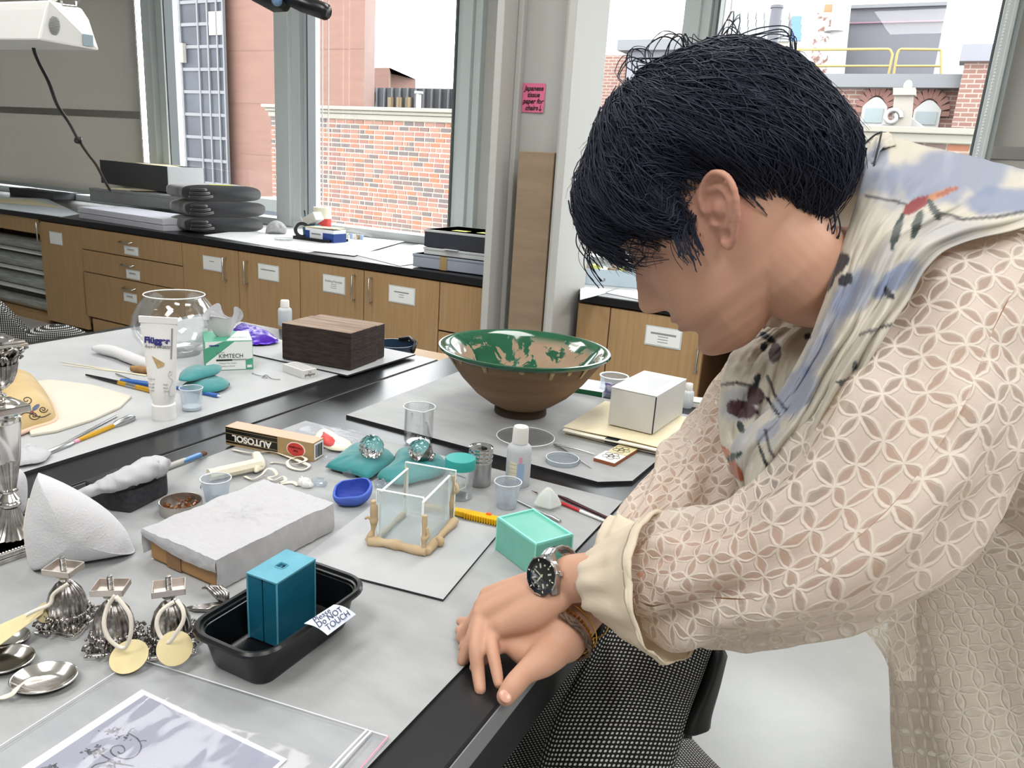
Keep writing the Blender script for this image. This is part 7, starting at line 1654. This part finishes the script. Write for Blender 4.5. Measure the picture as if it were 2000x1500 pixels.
def cuff(pts,seed):
    b=MB(); q=spline([(*c3(x,y,d),r) for x,y,d,r in pts],30); ps=[Vector(k[:3]) for k in q]; vs=[];fs=[]
    nx=None
    for i,p in enumerate(ps):
        t=(ps[min(i+1,29)]-ps[max(i-1,0)]).normalized()
        if nx is None: nx=t.cross(Vector((0,0,1))).normalized()
        nx=(nx-t*nx.dot(t)).normalized(); ny=t.cross(nx)
        for j in range(72):
            a=2*PI*j/72; w=.004*fbm(math.cos(a)*1.8+seed,math.sin(a)*1.8,i*.09)+.0016*math.sin(a*11+i*.25); vs.append(p+(nx*math.cos(a)+ny*math.sin(a))*(q[i][3]+w))
    for i in range(29):
        for j in range(72): fs.append((i*72+j,i*72+(j+1)%72,(i+1)*72+(j+1)%72,(i+1)*72+j))
    return b.add(vs,fs).build('cuff',MATS['cuff_cream'],shirt,world=True,smooth=180,solid=.002)
cuff([(1180,1138,.825,.0335),(1172,1138,.828,.035),(1192,1138,.819,.042),(1228,1139,.808,.055),(1268,1141,.796,.067),(1296,1142,.787,.073),(1301,1142,.7853,.0735)],1)
cuff([(1200,1118,.898,.031),(1204,1112,.90,.035),(1224,1090,.906,.041),(1248,1064,.913,.0455),(1254,1057,.915,.041)],4)
# ---------------------------------------------------------------- trousers and shoes
mat('trouser_black','#17171a',.8,bump=(200,.2,(1,1,1))); mat('shoe_black','#141414',.4)
b=MB(); rt=(RM@Vector((0,0,1))); side=Vector((HL_.x,HL_.y,0)); sd=(RM@HL_); sd.z=0; sd.normalize()
chain(b,[(pel+Vector((0,0,.05)),.16),(pel-Vector((0,0,.06)),.165)],6,24)
for s_ in (1,-1):
    hip=pel+sd*.09*s_-Vector((0,0,.04)); chain(b,[(hip,.1),(Vector((hip.x-.02,hip.y,.5)),.078),(Vector((hip.x+.02,hip.y,.09)),.075)],14,24)
b.build('trousers',MATS['trouser_black'],smooth=180,**BW)
fd_=(RM@HF_); fd_.z=0; fd_.normalize()
for s_ in (1,-1):
    h_=pel+sd*.09*s_; h_=Vector((h_.x+.02,h_.y,0)); b=MB(); chain(b,[(h_-fd_*.05+Vector((0,0,.05)),.042),(h_+fd_*.06+Vector((0,0,.045)),.042),(h_+fd_*.17+Vector((0,0,.032)),.03)],14,20)
    for v in b.v: v.z=max(v.z,.001)
    b.build('shoe',MATS['shoe_black'],smooth=180,**BW)
# ---------------------------------------------------------------- scarf
SC=bpy.data.materials.new('scarf'); SC.use_nodes=True; n=SC.node_tree.nodes; l=SC.node_tree.links; bs=n['Principled BSDF']; bs.inputs['Roughness'].default_value=.6; bs.inputs['Sheen Weight'].default_value=.3
at=n.new('ShaderNodeVertexColor'); at.layer_name='print'; l.new(at.outputs[0],bs.inputs['Base Color']); tl=n.new('ShaderNodeBsdfTranslucent'); l.new(at.outputs[0],tl.inputs[0]); mx=n.new('ShaderNodeMixShader'); mx.inputs[0].default_value=.2
l.new(bs.outputs[0],mx.inputs[1]); l.new(tl.outputs[0],mx.inputs[2]); l.new(mx.outputs[0],n['Material Output'].inputs[0])
CREAM,BLUE,NAVY,RED,ORG,GRN,MAR,RUST=[lin(h)[:3] for h in ('#cfc8b8','#7886a6','#20242f','#8c3336','#c08058','#27362f','#3d1a20','#a5542c')]
BLOB=[(1850,345,150,52,-10,BLUE,.8),(1960,392,90,26,-3,BLUE,.85),(1700,330,60,22,-60,BLUE,.7),(1670,575,62,34,-55,BLUE,.7),(1555,770,56,34,-55,BLUE,.75),(1640,610,70,24,-55,BLUE,.5),(1745,548,55,18,-40,BLUE,.9),(1600,690,50,20,-55,BLUE,.6),(1440,790,34,36,0,BLUE,.5),(1500,845,30,14,-45,BLUE,.6)]
PRT=[(1789,402,34,13,-30,RED),(1838,380,32,8,-22,ORG),(1850,376,24,6,-22,RUST),(1752,452,8,40,18,GRN),(1790,440,9,34,20,GRN),(1825,412,8,26,-28,GRN),(1640,515,15,30,35,NAVY),(1618,555,10,32,28,NAVY),(1652,548,16,12,-50,NAVY),(1628,530,26,6,-75,NAVY),(1596,592,6,5,0,NAVY),(1588,622,6,5,0,NAVY),(1578,658,8,7,0,NAVY),(1736,574,7,16,-35,NAVY),
 (1510,795,4,26,-35,NAVY),(1655,745,22,7,-10,NAVY),(1668,720,6,18,0,NAVY),(1540,905,7,30,15,NAVY),(1512,945,24,10,35,NAVY),(1500,915,4,60,-20,NAVY),(1540,935,8,30,5,GRN),(1560,925,8,24,20,GRN),(1430,905,10,44,-30,RUST),(1416,888,12,14,20,ORG),(1432,893,22,7,-25,GRN),(1480,975,10,20,0,NAVY),(1560,925,22,6,-20,RUST),
 (1452,800,34,19,12,MAR),(1475,775,18,22,0,MAR),(1478,745,7,18,15,NAVY),(1448,835,7,14,-20,GRN),(1500,660,22,7,35,NAVY),(1515,690,13,22,10,MAR),(1492,678,8,10,0,NAVY)]
LINES=[[(1690,385),(1745,393),(1775,404)],[(1830,415),(1880,430),(1950,425),(2010,412)],[(1500,735),(1512,770),(1535,800)],[(1680,655),(1720,640),(1765,628)],[(1408,752),(1440,748),(1480,756)],[(1495,840),(1505,880),(1530,930)]]
def paint(p,seed):
    x,y=proj(p); c=mixc(CREAM,BLUE,smooth01((fbm(p.x*7+seed,p.y*7,p.z*9,3)+.05)*1.6)*.45)
    for cx_,cy_,rx_,ry_,an,col,k in BLOB:
        a=math.radians(an); dx,dy=x-cx_,y-cy_; u_=(dx*math.cos(a)+dy*math.sin(a))/rx_; v_=(-dx*math.sin(a)+dy*math.cos(a))/ry_
        q_=u_*u_+v_*v_+.5*fbm(x*.02,y*.02,seed)
        if q_<1.4: c=mixc(c,col,k*smooth01((1.4-q_)/.9))
    for L_ in LINES:
        for (x0,y0),(x1,y1) in zip(L_,L_[1:]):
            t=max(0,min(1,((x-x0)*(x1-x0)+(y-y0)*(y1-y0))/((x1-x0)**2+(y1-y0)**2))); d_=math.hypot(x-x0-t*(x1-x0),y-y0-t*(y1-y0))
            if d_<4: c=mixc(c,NAVY,.85*smooth01((4-d_)/2))
    for cx_,cy_,rx_,ry_,an,col in PRT:
        a=math.radians(an); dx,dy=x-cx_,y-cy_; u_=(dx*math.cos(a)+dy*math.sin(a))/rx_; v_=(-dx*math.sin(a)+dy*math.cos(a))/ry_
        q_=u_*u_+v_*v_+.35*fbm(x*.06,y*.06,seed)
        if q_<1: c=mixc(c,col,smooth01((1-q_)/.25))
    return c
def band(b,cl,Le,Re,bul,amp,nf,seed,nu=150,nv=80,fold_w=1.0):
    Ls,Rs=spline(Le,nu+1),spline(Re,nu+1)
    P0=[c3(*p) for p in Ls]; P1=[c3(*p) for p in Rs]; base=len(b.v)
    def fn(u,v):
        i=int(round(u*nu)); p=P0[i]*(1-v)+P1[i]*v; tc=(CP-p).normalized()
        ph=v*nf*PI*2+1.6*fbm(u*2.2,v*1.5,seed)*2+u*1.5
        w=amp*(math.sin(ph)*.6+.4*math.sin(ph*1.7+2)+.9*fbm(u*5,v*7,seed+3))*math.sin(min(1,v*6)*PI/2)*math.sin(min(1,(1-v)*6)*PI/2)
        return p+tc*(bul*math.sin(v*PI)**.7+w)+(RM@Vector((0,1,0)))*(.003*fbm(u*6,v*5,seed+8)) 
    b.grid(fn,nu,nv)
    for p in b.v[base:]: cl+=[*paint(p,seed),1]
sb_=MB(); cl=[]
band(sb_,cl,[(1712,262,.83),(1690,335,.785),(1655,450,.752),(1612,585,.732),(1572,680,.735),(1505,795,.745),(1428,875,.765),(1450,965,.775)],[(2080,352,.83),(2060,425,.70),(1850,485,.665),(1765,600,.655),(1700,700,.65),(1655,790,.665),(1600,930,.69),(1505,1000,.725)],.02,.0085,2.6,1,170,96)
band(sb_,cl,[(1500,640,.87),(1440,680,.885),(1413,730,.885),(1404,800,.88),(1410,870,.87),(1440,940,.84)],[(1600,640,.84),(1565,700,.82),(1540,760,.815),(1520,830,.81),(1490,900,.80),(1470,960,.80)],.012,.006,1.6,5,90,50)
band(sb_,cl,[(1712,262,.83),(1672,300,.87),(1600,380,.92),(1530,520,.93),(1490,640,.90)],[(2080,352,.84),(1900,400,.95),(1760,520,.98),(1640,640,.96),(1590,660,.88)],-.01,.006,2.0,9,70,40)
band(sb_,cl,[(1666,308,.815),(1685,285,.812),(1712,262,.815),(1740,262,.82)],[(1690,345,.79),(1708,318,.785),(1722,290,.79),(1750,285,.80)],.001,.0008,1.0,12,30,16)
so=sb_.build('scarf',SC,man,world=True,smooth=180,solid=.0016)
so.data.color_attributes.new('print','FLOAT_COLOR','POINT').data.foreach_set('color',cl)
b=MB(); b.tube([c3(*p) for p in spline([(1664,312,.812),(1684,286,.81),(1708,264,.81),(1722,258,.812)],20)],.0011,6).tube([c3(*p) for p in spline([(1722,258,.80),(1716,285,.79),(1708,318,.783),(1706,340,.78)],16)],.0011,6); b.build('scarf_hem',MATS['hair_dark'],so,world=True,smooth=180)
# ---------------------------------------------------------------- watch and bracelets
wt=thing('wrist_watch','steel diver style watch with black dial on the left wrist','watch',c3(1072,1124,.815)); 
wa=(RM@Vector((-.755,.26,.60))).normalized(); wn=(RM@Vector((-.66,-.13,-.74))).normalized(); wn=(wn-wa*wn.dot(wa)).normalized()
wc=c3(1068,1124,.829)+wn*.0045; ctr=wc-wn*.030; wy=wa.cross(wn).normalized()
if wy.z<0: wy=-wy
wx=wy.cross(wn); X=basis(wc,wx,wy,wn)
mat('watch_black','#101114',.25,spec=.6); mat('lume','#e6e2c8',.4); mat('bezel_black','#15161a',.2,coat=.5)
bw_=dict(parent=wt,world=True)
b=MB().lathe([(.0175,-.006),(.0195,-.005),(.0195,.002),(.0185,.003),(0,.003)],40,X); b.build('case',MATS['chrome_brushed'],smooth=40,**bw_)
for sy in (1,-1):
    for sx in (1,-1): MB().box(sx*.0105-.0035,sx*.0105+.0035,sy*.014-.007,sy*.014+.007,-.0065,.001,X@TR((0,0,0))).build('lug',MATS['chrome_brushed'],bevel=.001,**bw_)
MB().shell([(.0195,.002),(.0205,.0035),(.0205,.0055),(.0192,.0062),(.0192,.002)],60,X,wob=lambda a,i,z:1+.012*math.sin(a*45)).build('bezel_ring',MATS['chrome'],smooth=40,**bw_)
MB().shell([(.0192,.0058),(.0148,.0066),(.0148,.003),(.0192,.003)],48,X).build('bezel_insert',MATS['bezel_black'],smooth=40,**bw_)
MB().lathe([(0,.0042),(.0148,.0042),(.0148,.003),(0,.003)],40,X).build('dial',MATS['watch_black'],**bw_)
b=MB()
for k in range(12):
    a=k*PI/6; r_=.0118; 
    if k%3: b.lathe([(0,.0046),(.0011,.0046),(.0011,.0042),(0,.0042)],12,X@TR((r_*math.sin(a),r_*math.cos(a),0)))
    else: b.box(-.0009,.0009,-.0024,.0024,.0042,.0046,X@Matrix.Rotation(-a,4,'Z')@TR((0,.0108,0)))
for k in range(6): b.box(-.0005,.0005,-.0012,.0012,.0062,.0066,X@Matrix.Rotation(-k*PI/3,4,'Z')@TR((0,.0168,0)))
b.build('hour_marker',MATS['lume'],**bw_)
MB().box(-.0008,.0008,-.002,.0078,.0048,.0051,X@Matrix.Rotation(2.2,4,'Z')).build('hand',MATS['lume'],**bw_); MB().box(-.0006,.0006,-.002,.0115,.0052,.0055,X@Matrix.Rotation(.75,4,'Z')).build('hand',MATS['lume'],**bw_)
MB().lathe([(0,.0068),(.01,.0068),(.0148,.0062),(.0148,.006),(0,.0064)],36,X).build('crystal',GL,smooth=60,**bw_)
MB().lathe([(.003,0),(.0032,.003),(0,.003)],14,X@TR((.0195,0,-.0015))@Matrix.Rotation(PI/2,4,'Y')).build('crown',MATS['chrome'],smooth=40,**bw_)
for k in range(15):
    a=.62+k*(2*PI-1.24)/14; c_=ctr+wn*math.cos(a)*.0288+wy*math.sin(a)*.0295; tn=(-wn*math.sin(a)+wy*math.cos(a)).normalized(); rd=(wn*math.cos(a)+wy*math.sin(a)).normalized()
    for j,(x0,x1) in enumerate(((-.009,-.0045),(-.004,.004),(.0045,.009))): MB().box(x0,x1,-.0052,.0052,-.0012,.0014,basis(c_,wa if True else wx,tn,wa.cross(tn))).build('band_link',MATS['chrome_brushed' if j!=1 else 'chrome'],bevel=.0007,**bw_)
ra=(c3(1092,1248,.839)-c3(1150,1170,.88)).normalized(); rc=c3(1106,1232,.8475)
mat('gold','#d8a850',.2,metal=1); mat('braid_brown','#6e5a48',.8,var=('#54453a',90,(1,1,1)))
def loopring(c,r1,n=40,tilt=0,dz=0):
    F_=frame(c+ra*dz,(ra+Vector((0,0,tilt))).normalized()); return [F_@Vector((r1*math.cos(2*PI*k/n),r1*math.sin(2*PI*k/n),0)) for k in range(n)]
t=thing('braided_bracelet','braided brown cord bracelet on the right wrist','bracelet',rc)
for ph in (0,2.1,4.2):
    F_=frame(rc+ra*.006,ra); MB().tube([F_@Vector(((.0335+.0012*math.cos(14*a+ph))*math.cos(a),(.0335+.0012*math.cos(14*a+ph))*math.sin(a),.0022*math.sin(7*a+ph))) for a in [2*PI*k/160 for k in range(160)]],.0017,6,closed=True).build('strand',MATS['braid_brown'],parent=t,world=True,smooth=180)
t=thing('gold_bracelet','gold beaded bracelet beside the braided cord on the right wrist','bracelet',rc); b=MB(); F_=frame(rc-ra*.001,(ra+Vector((0,0,.05))).normalized())
for k in range(44): a=2*PI*k/44; b.box(-.0011,.0011,-.0017,.0017,-.0013,.0013,F_@Matrix.Rotation(a,4,'Z')@TR((.0335,0,0)))
b.build('bead',MATS['gold'],parent=t,world=True)['kind']='stuff'
t=thing('gold_chain','thin gold chain bracelet higher on the right wrist','bracelet',rc); MB().tube(loopring(rc,.0338,60,.12,-.008),.0008,6,closed=True).build('chain',MATS['gold'],parent=t,world=True,smooth=180)
t=thing('gold_bangle','fine gold bangle loose on the right forearm','bracelet',rc); F_=frame(c3(1140,1196,.873),(ra+Vector((0,0,.25))).normalized()); MB().tube([F_@Vector((.0325*math.cos(2*PI*k/60),.0325*math.sin(2*PI*k/60),0)) for k in range(60)],.0009,6,closed=True).build('wire',MATS['gold'],parent=t,world=True,smooth=180); MB().ell(c3(1152,1222,.845),.0022,10).build('ball',MATS['gold'],parent=t,world=True,smooth=180)
# ================================================================ chairs
def dotmat():
    m=mat('chair_dots','#0c0c0e',.8); n=m.node_tree.nodes; l=m.node_tree.links
    uv=n.new('ShaderNodeUVMap'); uv.uv_map='UVMap'; mp=n.new('ShaderNodeMapping'); mp.inputs['Scale'].default_value=(1/.0052,1/.0052,1); l.new(uv.outputs[0],mp.inputs[0])
    fr=n.new('ShaderNodeVectorMath'); fr.operation='FRACTION'; l.new(mp.outputs[0],fr.inputs[0])
    sb=n.new('ShaderNodeVectorMath'); sb.operation='SUBTRACT'; sb.inputs[1].default_value=(.5,.5,0); l.new(fr.outputs[0],sb.inputs[0]); mu=n.new('ShaderNodeVectorMath'); mu.operation='MULTIPLY'; mu.inputs[1].default_value=(1,1,0); l.new(sb.outputs[0],mu.inputs[0])
    ln=n.new('ShaderNodeVectorMath'); ln.operation='LENGTH'; l.new(mu.outputs[0],ln.inputs[0]); mr=n.new('ShaderNodeMapRange'); mr.inputs[1].default_value=.31; mr.inputs[2].default_value=.25; l.new(ln.outputs['Value'],mr.inputs[0])
    mx=n.new('ShaderNodeMixRGB'); mx.inputs[1].default_value=lin('#0c0c0e'); mx.inputs[2].default_value=lin('#c9c8c2'); l.new(mr.outputs[0],mx.inputs[0]); l.new(mx.outputs[0],n['Principled BSDF'].inputs['Base Color']); return m
DOT=dotmat(); mat('shell_black','#0d0d0f',.5); mat('frame_grey','#5b5d60',.4,metal=.5)
def chair(label,loc,rot,back=None):
    """local: +x faces forward (seat front), back at -x"""
    t=thing('office_chair',label,'chair',loc,rot,None)
    def pad(fn,w,th,name,nu=40,nv=30):
        """fn(u)->(x,z) spine, across y"""
        b=MB(); sp=[Vector((fn(k/nu)[0],0,fn(k/nu)[1])) for k in range(nu+1)]; Ls=[0]
        for k in range(nu): Ls.append(Ls[-1]+(sp[k+1]-sp[k]).length)
        sec=[]
        for k in range(nu+1):
            tg=(sp[min(k+1,nu)]-sp[max(k-1,0)]).normalized(); nn_=Vector((-tg.z,0,tg.x)); u=k/nu
            e=min(1,min(u,1-u)*9); wk=w*(1-.12*(1-math.sin(min(1,e)*PI/2))); hk=th*(.15+.85*math.sin(min(1,e)*PI/2))
            for j in range(nv):
                a=2*PI*j/nv; cy_=math.copysign(abs(math.cos(a))**.45,math.cos(a)); cz_=math.copysign(abs(math.sin(a))**.7,math.sin(a))
                y=wk*cy_; p=sp[k]+Vector((0,y,0))+nn_*(hk*cz_ + .05*(y/w)**2*(1 if name=='backrest' else .2)); sec.append((p,(y+.3,Ls[k]+(0 if cz_>0 else .37))))
        vs=[s[0] for s in sec]; uv=[s[1] for s in sec]; fs=[(k*nv+j,k*nv+(j+1)%nv,(k+1)*nv+(j+1)%nv,(k+1)*nv+j) for k in range(nu) for j in range(nv)]
        fs+=[tuple(reversed(range(nv))),tuple(range(nu*nv,(nu+1)*nv))]
        return b.add(vs,fs,uv).build(name,DOT,t,smooth=180)
    pad(lambda u:(.22-.46*u,.47-.03*math.sin(u*PI)+.02*u),.235,.035,'seat')
    if back: back(t)
    else:
        pad(lambda u:(-.20-.10*u-.05*math.sin(u*PI),.52+.40*u),.21,.03,'backrest')
        b=MB()
        for j in range(1): b.grid(lambda u,v:(-.285-.10*u-.05*math.sin(u*PI)+.05*((v-.5)*2)**2,(v-.5)*.36,.53+.36*u),12,10)
        b.build('back_shell',MATS['shell_black'],t,smooth=180,solid=.012)
        for s in (1,-1):
            b=MB().tube([(-.1,s*.25,.44),(-.12,s*.29,.55),(-.1,s*.29,.64)],.014,10); b.build('arm_post',MATS['shell_black'],t,smooth=60)
            MB().box(-.2,.08,s*.29-.035,s*.29+.035,.635,.665).build('armrest',MATS['shell_black'],t,bevel=.014,bseg=4)
    MB().tube([(0,0,.43),(0,0,.1)],[.035,.028],16).build('column',MATS['frame_grey'],t,smooth=50)
    MB().box(-.12,.12,-.1,.1,.41,.435).build('mechanism',MATS['shell_black'],t,bevel=.008)
    for k in range(5):
        a=k*2*PI/5; d=Vector((math.cos(a),math.sin(a),0)); g=MB().tube([d*.02+Vector((0,0,.11)),d*.28+Vector((0,0,.075))],[.026,.015],10).build('base_spoke',MATS['frame_grey'],t,smooth=50)
        MB().lathe([(.0,-.02),(.028,-.02),(.03,0),(.028,.02),(0,.02)],16,TR(d*.29+Vector((0,0,.031)))@Matrix.Rotation(a,4,'Z')@Matrix.Rotation(PI/2,4,'Y')).build('caster',MATS['shell_black'],g,smooth=50)
    return t
def wpatch(rows,th,b=None,nu=40,nv=40):
    """rows of (px,py,d), top to bottom; a shell th thick going away from the viewer, uv in metres"""
    b=b or MB(); rs=[[Vector(p) for p in spline([tuple(c3(*q)) for q in r],nv+1)] for r in rows]; g=[spline([tuple(r[j]) for r in rs],nu+1) for j in range(nv+1)]
    base=Vector(g[nv//2][nu//2])
    for side in (0,1):
        def fn(u,v):
            i,j=int(round(u*nu)),int(round(v*nv)); p=Vector(g[j][i]); e=min(1,min(u,1-u,v,1-v)*10+.0); aw=(p-CP).normalized(); aw.z*=.2
            return p+aw*(th*(.5+.5*math.sin(e*PI/2)) if side else th*.5*(1-math.sin(e*PI/2)))
        sp=lambda u,v:(v*.17+side*.31,u*.34)
        m0=len(b.f); b.grid(fn,nu,nv,uvf=sp)
        if not side: b.f[m0:]=[f[::-1] for f in b.f[m0:]]
    ed=[(i,0) for i in range(nu+1)]+[(nu,j) for j in range(1,nv+1)]+[(i,nv) for i in range(nu-1,-1,-1)]+[(0,j) for j in range(nv-1,0,-1)]
    o=len(b.v)-2*(nu+1)*(nv+1); N=(nu+1)*(nv+1)
    for (i,j),(k,l) in zip(ed,ed[1:]+ed[:1]):
        a,c_=o+i*(nv+1)+j,o+k*(nv+1)+l; b.f.append((a,c_,c_+N,a+N)); b.mi.append(0)
    return b
def near_back(t):
    wpatch([[(1205,1185,1.0),(1300,1205,.955),(1398,1262,1.0)],[(1150,1290,.985),(1270,1300,.935),(1372,1335,.99)],[(1086,1400,.97),(1225,1402,.92),(1345,1410,.975)],[(1040,1540,.955),(1170,1545,.905),(1305,1550,.96)],[(1010,1680,.945),(1120,1690,.90),(1260,1690,.95)]],.035).build('backrest',DOT,t,world=True,smooth=180)
    wpatch([[(1160,1185,1.09),(1190,1185,1.06),(1228,1190,1.02)],[(1150,1240,1.08),(1185,1240,1.05),(1215,1245,1.015)],[(1150,1300,1.07),(1175,1300,1.045),(1190,1300,1.01)]],.02,nu=16,nv=16).build('back_wing',DOT,t,world=True,smooth=180)
    wpatch([[(1392,1262,1.01),(1412,1275,1.0),(1420,1290,1.02)],[(1362,1340,1.0),(1385,1350,.985),(1405,1352,1.01)],[(1330,1400,.99),(1360,1408,.975),(1390,1405,1.0)],[(1322,1432,.985),(1350,1444,.97),(1386,1432,.995)]],.03,nu=24,nv=16).build('back_shell',MATS['shell_black'],t,world=True,smooth=180)
    MB().tube([c3(1300,1437,1.02),c3(1348,1438,.985)],.0035,8).build('tilt_rod',MATS['frame_grey'],t,world=True,smooth=60)
    MB().tube([Vector((-.19,.78,.44)),Vector((-.165,.745,.50)),Vector((-.16,.735,.62))],[.03,.028,.02],12).build('back_post',MATS['shell_black'],t,world=True,smooth=60)
chair('black office chair with white dotted fabric pushed under the table by the man',(-.36,.92,0),math.radians(135),near_back)
q=P(95,672,.72)
def far_back(t):
    bp=q+Vector((-.1,.12,0)); nrm=(CP-bp); nrm.z=0; nrm.normalize()
    def pl(px,py): r=ray(px,py); s_=(bp-CP).dot(nrm)/r.dot(nrm); return CP+r*s_
    o=[pl(*p) for p in ((-70,545),(-20,570),(4,600),(22,632),(45,648),(80,640),(115,634),(150,641),(181,661),(172,690),(120,730),(20,745),(-70,735))]
    o=[Vector(p) for p in spline([tuple(p) for p in o+[o[0]]],61)[:-1]]; m=len(o)
    b=puff(o,nrm,.05,.05,12,2.6); b.uv=[(p.dot(Vector((nrm.y,-nrm.x,0))),p.z) for p in b.v]; b.build('backrest',DOT,t,world=True,smooth=180)
    MB().tube([bp-Vector((0,0,.27)),bp-Vector((0,0,.05))],.02,10).build('back_post',MATS['shell_black'],t,world=True)
chair('black office chair with dotted fabric beyond the far table at left',(q.x+.0,q.y+.32,0),math.radians(60),far_back)
